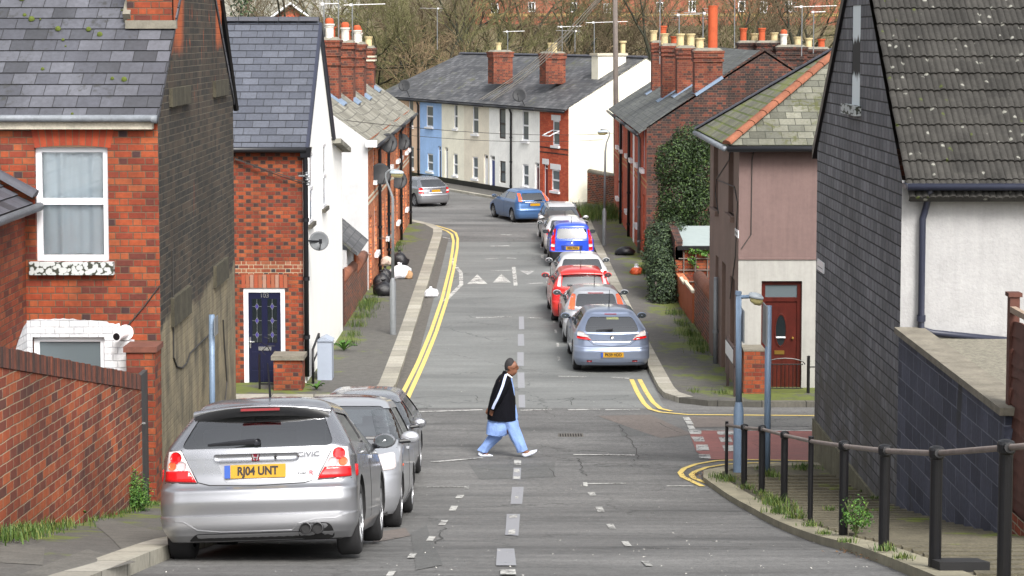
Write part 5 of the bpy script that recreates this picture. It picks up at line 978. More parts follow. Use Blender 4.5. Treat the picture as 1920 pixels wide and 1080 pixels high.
# hipped roof
rise = 2.1; hd4 = (Y4b-Y4)/2; ap = V((X4+hd4, (Y4+Y4b)/2, z4E+rise)); ap2 = V((X4+6, ap.y, ap.z)); ov = .3; dzv = ov*rise/hd4
c0, c1 = V((X4-ov, Y4-ov, z4E-dzv+.1)), V((X4-ov, Y4b+ov, z4E-dzv+.1))
mb = MB(); 
def tri(mb, a, b, c, th=.06):
    n = (b-a).cross(c-a).normalized(); U = (b-a).normalized(); W = n.cross(U); q = [a, b, c]; uv = [((p-a).dot(U), (p-a).dot(W)) for p in q]
    mb.poly(q, uv); mb.poly([p-n*th for p in q][::-1]); mb.poly([b, a, a-n*th, b-n*th])
tri(mb, c1, c0, ap); mb.build('side_roof', tile_pink, h4)
mb = MB(); slope(mb, c0, (X4+6, Y4-ov, c0.z), ap2, ap, .06); r4 = mb.build('roof', tile_pale, h4); mb = MB(); slope(mb, (X4+6, Y4b+ov, c0.z), c1, ap, ap2, .06); mb.build('rear_roof', tile_pale, h4)
mb = MB(); ridge(mb, c0+Z3*.02, ap+Z3*.02, .105, .45); mb.build('hip_tiles', terra_ridge, h4, smooth=True); mb = MB(); ridge(mb, c1+Z3*.0, ap+Z3*.0, .085, .4); mb.build('hip_tiles', dark_ridge, h4)
mb = MB(); gutter(mb, c0+V((0, -.05, -.08)), (X4+6, Y4-ov-.05, c0.z-.08), .065); mb.build('gutter', black_pl, h4, smooth=True); mb = MB(); gutter(mb, c0+V((-.05, 0, -.08)), c1+V((-.05, 0, -.08)), .06); mb.build('gutter', grey_gut, h4, smooth=True)
mb = MB(); mb.box((X4-.14, (Y4+Y4b)/2, z4E-.2), (.26, Y4b-Y4+.5, .1)); mb.build('soffit', white_pt, h4); mb = MB(); mb.box((X4+3, Y4-.14, z4E-.2), (6, .26, .1)); mb.build('soffit', black_pl, h4)
p = PX(1342, 700, X4-.06); downpipe(h4, [(X4-.07, p.y, PX(1342, 518, X4-.06).z), (X4-.07, p.y, 0)], .055, grey_mt)
for pl in (((1372, 275), (1368, 300), (1345, 335), (1342, 360), (1348, 400)), ((1347, 338), (1378, 350), (1384, 380), (1380, 480), (1370, 560))):
    mb = MB(); mb.tube([g4.at(*g4.hit(*q), .015) for q in pl], .012, 5); mb.build('cable', wire_m, h4)
mb = MB(); mb.tube([f4.at(*f4.hit(*q), .015) for q in ((1414, 262), (1415, 272), (1410, 300), (1408, 440), (1390, 466))], .011, 5); mb.build('cable', wire_m, h4)
mb = MB(); o = g4.rect(1380, 430, 1385, 444); fbox(mb, g4, o[0]-.05, o[1], o[2]+.05, o[3], 0, .02); s4 = mb.build('street_name_plate', white_pt, h4); mb = MB(); fbox(mb, g4, o[0], o[1]+.05, o[2], o[3]-.05, .02, .023); mb.build('worn_lettering', plain('worn_grey_letters', C(140, 142, 142, .8)), s4)
# pier, gate and post at the corner house
pp = P(1413, 750, 38.7); zp0 = ZG(38.7, .11); zp1 = P(1413, 658, 38.7).z; t = thing('brick_pier', (pp.x, 38.8, zp0), 'brick gate pier in front of the dark red door', 'gate pier'); mb = MB(); mb.box((pp.x, 38.95, (zp0+zp1)/2), (.44, .6, zp1-zp0)); mb.build('pier', brick_a, t); mb = MB(); mb.box((pp.x, 38.95, zp1+.02), (.46, .62, .04)); mb.build('coping', stone, t)
xa, xb = P(1438, 740, 38.7).x, P(1506, 740, 38.7).x; gt = railing_gate('iron_gate', 'low rusty iron gate before the dark red door', xa, xb, 38.75, zp0, P(1470, 684, 38.7).z, 9)
mb = MB(); xm_ = (xa+xb)/2; mb.tube([(xm_+.42*cos(k*pi/8), 38.75, P(1470, 684, 38.7).z+.13*sin(k*pi/8)) for k in range(9)], .012, 5); mb.build('arched_top', black_pt, gt)
t = thing('gate_post', (P(1516, 740, 38.7).x, 38.75, zp0), 'black metal gate post right of the iron gate', 'gate post'); mb = MB(); x = P(1516, 740, 38.7).x; mb.tube([(x, 38.75, zp0-.05), (x, 38.75, P(1516, 668, 38.7).z)], .035, 10); mb.build('post', black_pt, t); mb = MB(); mb.tube([(x, 38.75, zp0+.55), (x+1, 38.75, zp0+.55)], .015, 6); mb.build('rail', black_pt, t)
# ================================================================= wall, boards and flat roofed store beyond
YS = 56.0; t = thing('flat_roofed_store', (5.0, YS, ZG(YS)), 'small red brick store with pale grey flat roof beside the ivy', 'store')
x0, x1 = P(1266, 520, YS).x, 7.0; zr = P(1300, 463, YS).z; zr2 = P(1300, 424, YS+2.7).z; fs = Face((x0, YS, 0), (1, 0, 0), (0, -1, 0)); mb = MB(); wall(mb, fs, [(0, -.4), (x1-x0, -.4), (x1-x0, zr), (0, zr)]); mb.build('front_wall', brick_a, t)
mb = MB(); wall(mb, Face((x0, YS, 0), (0, 1, 0), (-1, 0, 0)), [(0, -.4), (2.8, -.4), (2.8, zr2+.1), (0, zr+.12)]); mb.build('side_wall', pink_wall, t)
mb = MB(); slope(mb, (x0+.2, YS-.08, zr+.05), (x1, YS-.08, zr+.05), (x1, YS+2.8, zr2), (x0+.2, YS+2.8, zr2), .1); mb.build('roof', plain('pale_grey_felt', C(160, 172, 172, .75), .8, .08), t)
mb = MB(); mb.hexa([V((x, y, z)) for z in (0, 1) for x, y in ()] or [V((x0-.01, YS, zr-.4)), V((x0+.22, YS, zr-.4)), V((x0+.22, YS+2.8, zr-.3)), V((x0-.01, YS+2.8, zr-.3)), V((x0-.01, YS, zr+.2)), V((x0+.22, YS, zr+.2)), V((x0+.22, YS+2.8, zr2+.16)), V((x0-.01, YS+2.8, zr2+.16))]); mb.build('parapet', brick_gable, t)
mb = MB(); mb.box(((x0+x1)/2, YS-.1, zr-.02), (x1-x0-.1, .1, .12)); mb.build('fascia', black_pt, t)
mb = MB(); z0_ = zr-1.05
for k in range(3): mb.tube([(x0+.1, YS-.05, z0_+.35*k), (x1-.9, YS-.05, z0_+.35*k)], .022, 5)
for k in range(4): mb.tube([(x0+.25+.36*k, YS-.05, z0_-.1), (x0+.25+.36*k, YS-.05, zr-.1)], .022, 5)
mb.build('trellis', wood_gr, t)
t = thing('board_fence', (4.95, 47, ZG(47)), 'orange brown vertical boards of a stepped side gate', 'fence')
for i, (xp, yt) in enumerate(((1276, 522), (1284, 528), (1292, 538))):
    yb_ = PX(xp, 600, 4.93).y; z1 = PX(xp, yt, 4.93).z; y2 = PX(xp+8, 600, 4.93).y; mb = MB(); mb.box((4.93, (yb_+y2)/2, (z1-.3)/2), (.06, abs(yb_-y2)-.02, z1+.3)); b_ = mb.build('board_panel', wood_or, t); mb = MB(); mb.box((4.93, (yb_+y2)/2, z1+.03), (.09, abs(yb_-y2)-.01, .06)); mb.build('pale_cap', stone_l, b_)
ya, yb_ = PX(1330, 600, 4.93).y, PX(1302, 560, 4.93).y; t = thing('brick_garden_wall', (4.95, (ya+yb_)/2, ZG(46)), 'sloping brick garden wall with rounded coping beside the mauve house', 'wall')
z1, z0_ = PX(1302, 520, 4.93).z, PX(1328, 545, 4.93).z; fq = Face((4.93, Y4b+.02, 0), (0, 1, 0), (-1, 0, 0)); mb = MB(); wall(mb, fq, [(0, -.3), (yb_-Y4b, -.3), (yb_-Y4b, z1), (0, z1)]); mb.box((5.06, (Y4b+yb_)/2, z1/2-.2), (.22, yb_-Y4b-.01, z1+.3)); mb.build('wall', brick_yard, t); mb = MB(); mb.tube([(5.05, Y4b, z1+.02), (5.05, yb_, z1+.02)], .17, 10); mb.build('coping', terra_ridge, t, smooth=True)
y5 = PX(1276, 560, 4.93).y; y6 = PX(1264, 540, 4.93).y; t = thing('brick_garden_wall', (4.95, y5, ZG(y5)), 'bright orange brick wall end beyond the brown boards', 'wall'); fq = Face((4.93, y5, 0), (0, 1, 0), (-1, 0, 0)); mb = MB(); zq = PX(1270, 517, 4.93).z; wall(mb, fq, [(0, -.3), (y6-y5, -.3), (y6-y5, zq), (0, zq)]); mb.box((5.06, (y5+y6)/2, zq/2-.2), (.22, y6-y5-.01, zq+.38)); mb.build('wall', brick_far, t)
# ================================================================= right red terrace
TRX = 4.78; rb = [66.2, 72.6, 79.4, 87.0]; zRE = P(1214, 240, 66.2).z; XRr = 8.95; zRR = P(1433, 95, 66.2).z; slR = (zRR-zRE)/(XRr-TRX)
RL = ['near end house of the red terrace on the right with sooty brick gable', 'middle house of the right red terrace with white downpipe strip', 'far house of the right red terrace beside the far lamp post']
for i in range(3):
    ya, yb = rb[i], rb[i+1]; hz = thing('terrace_house', (TRX, ya, ZG(ya)), RL[i], 'house', 'houses of the right red terrace'); ff4 = Face((TRX, ya, 0), (0, 1, 0), (-1, 0, 0)); W = yb-ya; zg = ZG(ya)-.4; zq = zg+.5
    ops = [('w', (1.0, zq+3.1, 1.85, zq+4.6)), ('w', (3.7, zq+3.1, 4.6, zq+4.6)), ('w', (3.6, zq+.8, 4.6, zq+2.35)), ('d', (.8, zq-.2, 1.7, zq+2.15))]
    mb = MB(); wall(mb, ff4, [(0, zg), (W, zg), (W, zRE), (0, zRE)], [o for k, o in ops], depth=.12); mb.build('front_wall', brick_face, hz)
    for k, o in ops:
        if k == 'w': window(hz, ff4, o, gm=glass_g, dep=.1, sill=white_pt, sillw=.13, sillh=.16)
        else: doorway(hz, ff4, o, dm=(maroon, bluedoor, white_pt)[i])
    for zz in (zg+2.98, zg+3.2): mb = MB(); fbox(mb, ff4, .02, zz, W-.02, zz+.07, -.02, .015); mb.build('buff_course', plain('buff_brick_course', C(206, 150, 96, .75)), hz)
    mb = MB(); e = .3; slope(mb, (TRX-e, yb, zRE-e*slR+.05), (TRX-e, ya, zRE-e*slR+.05), (XRr, ya, zRR), (XRr, yb, zRR), .06, uv0=(0, i*.1)); rf = mb.build('roof', slate_red, hz)
    mb = MB(); slope(mb, (2*XRr-TRX, ya, zRE), (2*XRr-TRX, yb, zRE), (XRr, yb, zRR), (XRr, ya, zRR), .06); mb.build('rear_roof', slate_red, hz)
    mb = MB(); gutter(mb, (TRX-e-.04, ya, zRE-e*slR-.05), (TRX-e-.04, yb, zRE-e*slR-.05), .06); mb.build('gutter', black_pl, hz, smooth=True)
    if i == 0:
        mb = MB(); wall(mb, Face((TRX, ya, 0), (1, 0, 0), (0, -1, 0)), [(0, zg), (2*(XRr-TRX), zg), (2*(XRr-TRX), zRE), (XRr-TRX, zRR+.12), (0, zRE+.02)]); mb.build('gable_wall', brick_gable, hz)
    downpipe(hz, [(TRX-.28, ya+(2.6, 2.4, 1.2)[i], zRE-.2), (TRX-.08, ya+(2.6, 2.4, 1.2)[i], zRE-.5), (TRX-.08, ya+(2.6, 2.4, 1.2)[i], ZG(ya)-.1)], .06, (grey_mt, black_pl, black_pl)[i])
    if i == 1: mb = MB(); fbox(mb, ff4, .05, zg, 1.0-.3, zRE-.2, 0, .02); mb.build('white_strip', white_wall, hz)
    # stacks on the party walls
    for px0, px1, pyt, pyb, Y, pots in (((1303, 1355, 95, 175, 66.4, ((-.28, 'buff', .5), (.18, 'tall', 1.55))), (1270, 1304, 90, 170, 70.8, ((-.2, 'buff', .62), (.2, 'buff', .62)))) if i == 0 else ((1242, 1272, 86, 165, 73.2, ((-.2, 'buff', .55), (.2, 'terra', .4))),) if i == 1 else ((1223, 1244, 80, 150, 80.5, ((-.15, 'buff', .6), (.25, 'terra', .85))),)):
        a, b = P(px0, 130, Y), P(px1, 130, Y); chimney(rf, ((a.x+b.x)/2, Y+.45, 0), b.x-a.x, .85, P(px0, pyb, Y).z-1.2, P(px0, pyt, Y).z, pots=pots, along='x', corb=((.05, .2), (.3, .1)), flash=(zRE+((a.x+b.x)/2-TRX)*slR, (-slR, 0, 1)))
# houses on the next street, behind
t = thing('brick_house', (12, 80, 0), 'brick house row behind the red terrace with four clustered stacks', 'house'); zq = P(1440, 118, 82).z
mb = MB(); mb.box((14.5, 84, zq/2-.6), (10, 6, zq+.6)); mb.build('wall', brick_gable, t); mb = MB(); slope(mb, (9.3, 80.8, zq-.4), (19.8, 80.8, zq-.4), (19.8, 84, zq+.4), (9.3, 84, zq+.4), .08); rb_ = mb.build('roof', slate_red, t)
for px, pyt, Y, wd, pots in ((1404, 80, 83.2, 1.0, ((-.25, 'terra', .75), (.25, 'buff', .45))), (1441, 80, 82.6, 1.1, ((-.3, 'terra', .75), (.25, 'buff', .5))), (1482, 88, 82.0, 1.3, ((-.3, 'white', .65), (.32, 'buff', .5))), (1528, 92, 82.6, 1.2, ((-.28, 'buff', .55), (.28, 'terra', .5)))):
    c_ = P(px, 100, Y); chimney(rb_, (c_.x, Y, 0), wd, .8, zq-1, P(px, pyt, Y).z, brick_gable, pots, along='x', corb=((.02, .12), (.22, .12), (.45, .1)))
# ================================================================= cars
def car_paint(name, col, metal=.55, rough=.32, dirt=.25):
    t = NT(name); co = t.co(); n = t.noise(t.maps(co, (2, 2, 1.2)), 2.2, 5, .65); n2 = t.noise(co, 40, 3); sx = t.new('ShaderNodeSeparateXYZ'); t.L(co, sx.inputs[0])
    low = t.remap(t.M('ADD', sx.outputs[2], t.M('MULTIPLY', t.M('SUBTRACT', n, .5), .5)), .15, .75, 1, 0)
    k = t.M('MULTIPLY', t.M('ADD', t.M('MULTIPLY', low, .75), t.remap(n, .5, .7, 0, .35)), dirt)
    c = t.mix(k, col, C(112, 106, 96, .7)); t.b.inputs['Coat Weight'].default_value = .8; t.b.inputs['Coat Roughness'].default_value = .06
    return t.out(c, t.M('ADD', rough, t.M('MULTIPLY', k, .8)), t.M('MULTIPLY', t.M('SUBTRACT', 1.0, k), metal))
p_silver = car_paint('silver_car_paint', C(186, 188, 194, .7), .85, .27); p_silver2 = car_paint('blue_silver_car_paint', C(158, 172, 200, .66), .7); p_white = car_paint('pale_silver_car_paint', C(214, 215, 218, .84), .35)
p_silver3 = car_paint('light_silver_car_paint', C(200, 203, 210, .74), .6); p_red = car_paint('red_car_paint', C(214, 40, 36, .8), .05, .3, .12); p_blue = car_paint('bright_blue_car_paint', C(44, 84, 214, .8), .15, .3, .12); p_mblue = car_paint('metallic_blue_car_paint', C(72, 118, 176, .7), .35, .3, .2); p_dark = car_paint('dark_grey_car_paint', C(118, 124, 134, .7), .5)
tyre_m = plain('tyre_rubber', C(34, 34, 36), .8, .2, 20); rim_m = plain('alloy_rim', C(176, 178, 182, .8), .35, .1, 8, .7); dark_m = plain('dark_underbody', C(22, 22, 24), .8, .1); trim_m = plain('black_car_trim', C(26, 27, 30), .35, .1)
lens_r = glass_('red_lamp_lens', C(206, 26, 32, .8), .12, .6); lens_d = glass_('dark_red_lamp_lens', C(128, 18, 26, .8), .15, .5); lens_c = glass_('clear_lamp_lens', C(214, 206, 206, .8), .12, .8); lens_o = glass_('orange_lamp_lens', C(232, 104, 66, .8), .15, .5); lens_g = glass_('grey_lamp_lens', C(196, 178, 182, .8), .15, .5)
plate_y = plain('yellow_plate', C(214, 162, 30, .62), .4, .05); plate_k = plain('plate_black', C(20, 20, 22), .5, .02); plate_b = plain('plate_blue_band', C(44, 84, 170, .8), .4, .02); fabric_m = plain('seat_fabric', C(84, 86, 92), .9, .15); mir_m = glass_('mirror_glass', C(60, 66, 70, .8), .08, .6)
car_glass = clear_glass('car_window_glass', (.82, .89, .88, 1), .30)
car_screen = clear_glass('windscreen_glass', (.8, .86, .85, 1), .46)
def crm(vals, n):
    out = []
    for i in range(len(vals)-1):
        p0, p1, p2, p3 = vals[max(i-1, 0)], vals[i], vals[i+1], vals[min(i+2, len(vals)-1)]
        for k in range(n):
            t = k/n; a = []
            for j in range(len(p1)):
                m1 = (p2[j]-p0[j])/2; m2 = (p3[j]-p1[j])/2; d = p2[j]-p1[j]
                if d*m1 <= 0: m1 = 0
                if d*m2 <= 0: m2 = 0
                if d: m1 = max(-3*abs(d), min(3*abs(d), m1)); m2 = max(-3*abs(d), min(3*abs(d), m2))
                t2, t3 = t*t, t**3; a.append((2*t3-3*t2+1)*p1[j]+(t3-2*t2+t)*m1+(3*t2-2*t3)*p2[j]+(t3-t2)*m2)
            out.append(tuple(a))
    out.append(tuple(vals[-1])); return out
def ring(z, yr, yf, w, rr, rf, br, bf):
    w = max(w, .02); rr = min(rr, w*.9); rf = min(rf, w*.9, (yf-yr)*.4); rr = min(rr, (yf-yr)*.4); h = []
    for k in range(8): x = (w-rr)*k/8; h.append((x, yr+br*(x/w)**2))
    yc = yr+br*((w-rr)/w)**2
    for k in range(9): a = pi/2*k/8; h.append((w-rr+rr*sin(a), yc+rr*(1-cos(a))))
    y0 = yc+rr; yc2 = yf-bf*((w-rf)/w)**2; y1 = yc2-rf
    for k in range(1, 22): h.append((w, y0+(y1-y0)*k/22))
    for k in range(9): a = pi/2*k/8; h.append((w-rf+rf*cos(a), y1+rf*sin(a)))
    for k in range(7, -1, -1): x = (w-rf)*k/8; h.append((x, yf-bf*(x/w)**2))
    return [V((x, y, z)) for x, y in h]+[V((-x, y, z)) for x, y in h[-2:0:-1]]
def shell(levels, n=4):
    mb = MB(); rows = [ring(*l) for l in crm(levels, n)]; mb.grid(rows, closed=True); mb.poly(rows[0][::-1]); mb.poly(rows[-1]); return mb
def raw(mb, name='tmp', mats=()):
    me = bpy.data.meshes.new(name); me.from_pydata([tuple(v) for v in mb.v], [], mb.f)
    for i, p in enumerate(me.polygons): p.material_index = mb.mi[i]
    for m in mats: me.materials.append(m)
    bm = bmesh.new(); bm.from_mesh(me); bmesh.ops.remove_doubles(bm, verts=bm.verts[:], dist=1e-5); bmesh.ops.recalc_face_normals(bm, faces=bm.faces[:]); bm.to_mesh(me); bm.free(); return me
def prism(mb, poly, ax, a, b, mi=2):
    f = (lambda p, t: V((p[0], t, p[1]))) if ax == 'y' else (lambda p, t: V((t, p[0], p[1])))
    A, B = [f(p, a) for p in poly], [f(p, b) for p in poly]; mb.poly(A, mi=mi); mb.poly(B[::-1], mi=mi)
    for i in range(len(poly)): j = (i+1) % len(poly); mb.poly([A[i], B[i], B[j], A[j]], mi=mi)
def rounded(poly, r=.05, n=4):
    out = []; m = len(poly)
    for i in range(m):
        p = V(poly[i]); a = V(poly[i-1])-p; b = V(poly[(i+1) % m])-p; ra = min(r, a.length*.45, b.length*.45); p0, p1 = p+a.normalized()*ra, p+b.normalized()*ra
        for k in range(n+1): t = k/n; out.append(tuple((1-t)**2*p0+2*t*(1-t)*p+t*t*p1))
    return out
class Car:
    def __init__(s, name, label, cat, L, W, H, belt=.95, rake=.45, tail=None, hood=1.05, wst=.75, hz=.92, roofw=.56, paint=None, rw=.31, wb=None, over=None, group=None, glass_rear=None, side=None, ws=None, cladding=None, spokes=7, seats=True, nose=None, prot=.06, rcorn=.25):
        s.L, s.W, s.H = L, W, H; s.paint = paint; w = W/2; s.root = thing(name, (0, 0, 0), label, cat, group)
        t = tail or [(.17, .12), (.24, .05), (.40, .0), (.56, .0), (.62, .035), (.75, .06), (.86, .085)]
        wsb = L-hood; yt = wsb-wst; top = H-.11; zs = lambda f: belt+(top-belt)*f
        tr = dict(t); T = lambda z: min(t, key=lambda q: abs(q[0]-z))[1]; bow = .10
        nf = nose or [(.17, .12), (.24, .06), (.40, .0), (.56, .02), (.64, .07), (.72, .20), (hz-.1, .5), (hz-.03, hood*.75)]
        zl = sorted(set([q[0] for q in t]+[q[0] for q in nf])); zl = [z for z in zl if z < belt-.03]
        def ip(tab, z):
            for (a, va), (b, vb) in zip(tab[:-1], tab[1:]):
                if a <= z <= b: return va+(vb-va)*(z-a)/(b-a)
            return tab[-1][1] if z > tab[-1][0] else tab[0][1]
        yb = ip(t, belt)+.02; lv = []
        for z in zl:
            ww = w-.06*max(0, (.3-z)/.13)-.015*max(0, (z-.6)/.3)-(.0 if z > .3 else .01); lv.append((z, ip(t, z), L-ip(nf, z), ww, rcorn, .38, bow, .16))
        lv.append((belt, yb, wsb, w-.05, rcorn*.9, .30, .07, .12))
        for f in (.15, .5, .85, 1.0): lv.append((zs(f), yb+rake*(f**1.1), wsb-wst*f, w-.05-(w-.05-roofw)*f**1.15, .20, .25, .06, .12))
        yr, yf = yb+rake, yt
        lv += [(H-.065, yr+.05, yf-.12, roofw-.05, .2, .25, .06, .1), (H-.025, yr+.18, yf-.35, roofw-.16, .2, .25, .05, .1), (H-.005, yr+.4, yf-.6, roofw-.32, .15, .2, .04, .05), (H, yr+.6, yf-.8, roofw-.46, .05, .08, .02, .02)]
        s.lv = lv; outer = shell(lv); ome = raw(outer); bm = bmesh.new(); bm.from_mesh(ome); s.bvh = BVHTree.FromBMesh(bm); bm.free(); bpy.data.meshes.remove(ome)
        inn = [(q[0], max(q[1], .2)+.07, min(q[2], wsb+.1)-.08, q[3]-.06, *q[4:]) for q in lv if q[0] > .55 and q[0] < H-.02]; inn = [(q[0]-.025 if q[0] > belt else q[0], *q[1:]) for q in inn]
        im = shell(inn); k = len(outer.v); outer.v += im.v; outer.f += [[i+k for i in f] for f in im.f]; outer.mi += [1]*len(im.f); outer.uv += im.uv
        wb_ = wb or L*.62; s.yr = over or (L-wb_)*.47; s.yf = s.yr+wb_; s.rw = rw; s.belt, s.top, s.yb, s.rake, s.wsb, s.wst, s.roofw = belt, top, yb, rake, wsb, wst, roofw
        s.body = link(bpy.data.objects.new('body', raw(outer, 'body', [paint, dark_m, trim_m]))); s.body.parent = s.root
        if cladding:
            for p in s.body.data.polygons:
                if p.material_index == 0 and p.center.z < cladding: p.material_index = 2
        gr = glass_rear or [(-w+.21, belt+.03), (w-.21, belt+.03), (roofw-.04, top-.03), (-roofw+.04, top-.03)]; s.gr = rounded(gr, .07)
        y0, y1 = yb+.32, wsb-.12; ysl = lambda y, z: y
        q0 = side or [(y0, belt+.04), (wsb-.10, belt+.02), (wsb-wst*.93, top-.05), (yb+rake*.8+.25, top-.05)]; mid = (y0+y1)*.52
        def clip(poly, x, keep):   # clip by y
            out = []
            for i in range(len(poly)):
                a, b = poly[i], poly[(i+1) % len(poly)]; ia, ib = (a[0] < x) == keep, (b[0] < x) == keep
                if ia: out.append(a)
                if ia != ib: t_ = (x-a[0])/(b[0]-a[0]); out.append((x, a[1]+(b[1]-a[1])*t_))
            return out
        s.sp = [rounded(clip(q0, mid-.035, True), .045), rounded(clip(q0, mid+.035, False), .045)]
        wsp = ws or [(-w+.17, belt+.04), (w-.17, belt+.04), (roofw-.05, top-.02), (-roofw+.05, top-.02)]; s.wsp = rounded(wsp, .07)
        c1 = MB(); [prism(c1, p, 'x', -2, 2) for p in s.sp]; c2 = MB(); prism(c2, s.gr, 'y', -1, yb+rake+.25); prism(c2, s.wsp, 'y', wsb-wst-.3, L+1); c3 = MB()
        for yy in (s.yr, s.yf):
            for sx in (-1, 1): c3.lathe([(0, -.16), (rw+.06, -.16), (rw+.06, .16), (0, .16)], (sx*(w-.1), yy, rw+.01), V((1, 0, 0)), 28, mi=1)
        for cm in (c1, c2, c3):
            co_ = bpy.data.objects.new('cut', raw(cm, 'cut', [paint, dark_m, trim_m])); S.collection.objects.link(co_)
            md = s.body.modifiers.new('b', 'BOOLEAN'); md.operation = 'DIFFERENCE'; md.object = co_; md.solver = 'EXACT'; md.use_self = False
            dg = bpy.context.evaluated_depsgraph_get(); me = bpy.data.meshes.new_from_object(s.body.evaluated_get(dg)); s.body.modifiers.clear(); old = s.body.data; s.body.data = me; bpy.data.meshes.remove(old); bpy.data.objects.remove(co_)
        for p in s.body.data.polygons: p.use_smooth = True
        s.body.data.set_sharp_from_angle(angle=radians(38))
        s.panel('rear_window', s.gr, 'rear', car_glass, -.012, rim=0); s.panel('windscreen', s.wsp, 'front', car_screen, -.012, rim=0)
        for p in s.sp:
            for d_ in ('right', 'left'): s.panel('side_window', p, d_, car_glass, -.012, rim=0)
        # wheels
        mb = MB(); r = rw; tw = .1; mb.lathe([(r*.66, -tw*.9), (r*.7, -tw), (r*.93, -tw*1.0), (r, -tw*.75), (r, tw*.75), (r*.93, tw), (r*.7, tw), (r*.66, tw*.9)], (0, 0, 0), V((1, 0, 0)), 32); w0 = mb.build('wheel', tyre_m, None, smooth=True); me_w = w0.data
        mb = MB(); mb.lathe([(r*.68, tw*.95), (r*.66, tw*.8), (r*.6, tw*.35), (0, tw*.3)], (0, 0, 0), V((1, 0, 0)), 32, 1); mb.lathe([(r*.68, tw*1.0), (r*.63, tw*1.0), (r*.6, tw*.4)], (0, 0, 0), V((1, 0, 0)), 32, 0); mb.lathe([(r*.16, tw*.4), (r*.15, tw*.95), (0, tw*1.0)], (0, 0, 0), V((1, 0, 0)), 16)
        for k in range(spokes): a = 2*pi*k/spokes; R = Matrix.Rotation(a, 3, 'X'); mb.box(R @ V((tw*.82, 0, r*.37)), (tw*.3, r*.14, r*.56), R)
        ri = mb.build('rim', [rim_m, dark_m], w0); bpy.data.objects.remove(w0)
        for yy in (s.yr, s.yf):
            for sx in (-1, 1):
                wo_ = link(bpy.data.objects.new('wheel', me_w)); wo_.parent = s.root; wo_.location = (sx*(w-.115), yy, rw); wo_.rotation_euler = (random.random()*2*sx, 0, 0 if sx > 0 else pi)
                ro = link(bpy.data.objects.new('rim', ri.data)); ro.parent = wo_
        bpy.data.objects.remove(ri)
        mb = MB(); mb.box((0, L/2, .22), (W-.3, L-.5, .12)); mb.build('underbody', dark_m, s.root)
        if seats:
            for sx, yy, ww, hh in ((-.36, wsb-1.25, .48, 1.16), (.36, wsb-1.25, .48, 1.16), (0, yb+1.0, 1.2, 1.05)):
                mb = MB(); mb.box((sx, yy, .85), (ww, .14, .55), Matrix.Rotation(.25, 3, 'X'))
                for hx in ((0,) if ww < 1 else (-.38, .38)): mb.box((sx+hx, yy-.13, hh+.0), (.26, .09, .19), Matrix.Rotation(.2, 3, 'X'))
                mb.build('seat', fabric_m, s.root, bevel=.03)
        for sx in (-1, 1):   # door mirrors
            mb = MB(); c = V((sx*(w+.06), wsb-.22, belt+.05)); rows = []
            for k in range(9):
                a = pi*k/8; rr_ = sin(a)**.6; rows.append([c+V((.115*cos(2*pi*j/14)*rr_*(1 if abs(cos(2*pi*j/14)) < .9 else 1), -.05+.1*(k/8), .075*sin(2*pi*j/14)*rr_)) for j in range(14)])
            mb.grid(rows, closed=True); m_ = mb.build('door_mirror', paint if not cladding else trim_m, s.root, smooth=True); mb = MB(); mb.tube([c+V((0, .01, -.04)), V((sx*(w-.07), wsb-.16, belt-.0))], .028, 8); mb.build('mirror_arm', trim_m, m_)
            mb = MB(); mb.poly([c+V((.095*cos(2*pi*j/16), -.047, .06*sin(2*pi*j/16))) for j in range(16)]); mb.build('mirror_glass', mir_m, m_)
        # side seams and handles
        for d_, sx in (('right', 1), ('left', -1)):
            for yy in (mid, wsb+.12): s.line('door_seam', [(yy, .3), (yy, .6), (yy-.02, belt)], d_, .006)
            p = s.cast((mid+.14, belt-.1), d_); mb = MB(); mb.box(p, (.04, .15, .03)); mb.build('door_handle', paint, s.root, bevel=.008)
    def cast(s, p, d):
        o, v = {'rear': (V((p[0], -3, p[1])), V((0, 1, 0))), 'front': (V((p[0], s.L+3, p[1])), V((0, -1, 0))), 'right': (V((4, p[0], p[1])), V((-1, 0, 0))), 'left': (V((-4, p[0], p[1])), V((1, 0, 0))), 'top': (V((p[0], p[1], 4)), V((0, 0, -1)))}[d]
        for k in range(40):
            h = s.bvh.ray_cast(o, v)[0]
            if h is not None: return h
            o = V((o.x*.985, o.y, o.z)) if d in ('rear', 'front') else V((o.x, s.L/2+(o.y-s.L/2)*.985, o.z))
        return o+v*3
    def panel(s, name, poly, d, mat, off=.006, parent=None, rim=.02, step=.07, label=None):
        v = {'rear': V((0, -1, 0)), 'front': V((0, 1, 0)), 'right': V((1, 0, 0)), 'left': V((-1, 0, 0)), 'top': Z3}[d]
        bm = bmesh.new(); bm.faces.new([bm.verts.new((p[0], p[1], 0)) for p in poly]); lo = [min(p[i] for p in poly) for i in (0, 1)]; hi = [max(p[i] for p in poly) for i in (0, 1)]
        for ax in (0, 1):
            x = lo[ax]+step
            while x < hi[ax]-.005:
                bmesh.ops.bisect_plane(bm, geom=bm.verts[:]+bm.edges[:]+bm.faces[:], plane_co=(x if ax == 0 else 0, x if ax == 1 else 0, 0), plane_no=(1 if ax == 0 else 0, 1 if ax == 1 else 0, 0)); x += step
        bm.verts.index_update(); mb = MB(); mb.v = [s.cast((q.co.x, q.co.y), d)+v*off for q in bm.verts]
        def add(f):
            a, b, c = mb.v[f[0]], mb.v[f[1]], mb.v[f[2]]
            if (b-a).cross(c-a).dot(v) < 0: f = f[::-1]
            mb.f.append(f); mb.uv += [(0, 0)]*len(f); mb.mi.append(0)
        for f in bm.faces: add([q.index for q in f.verts])
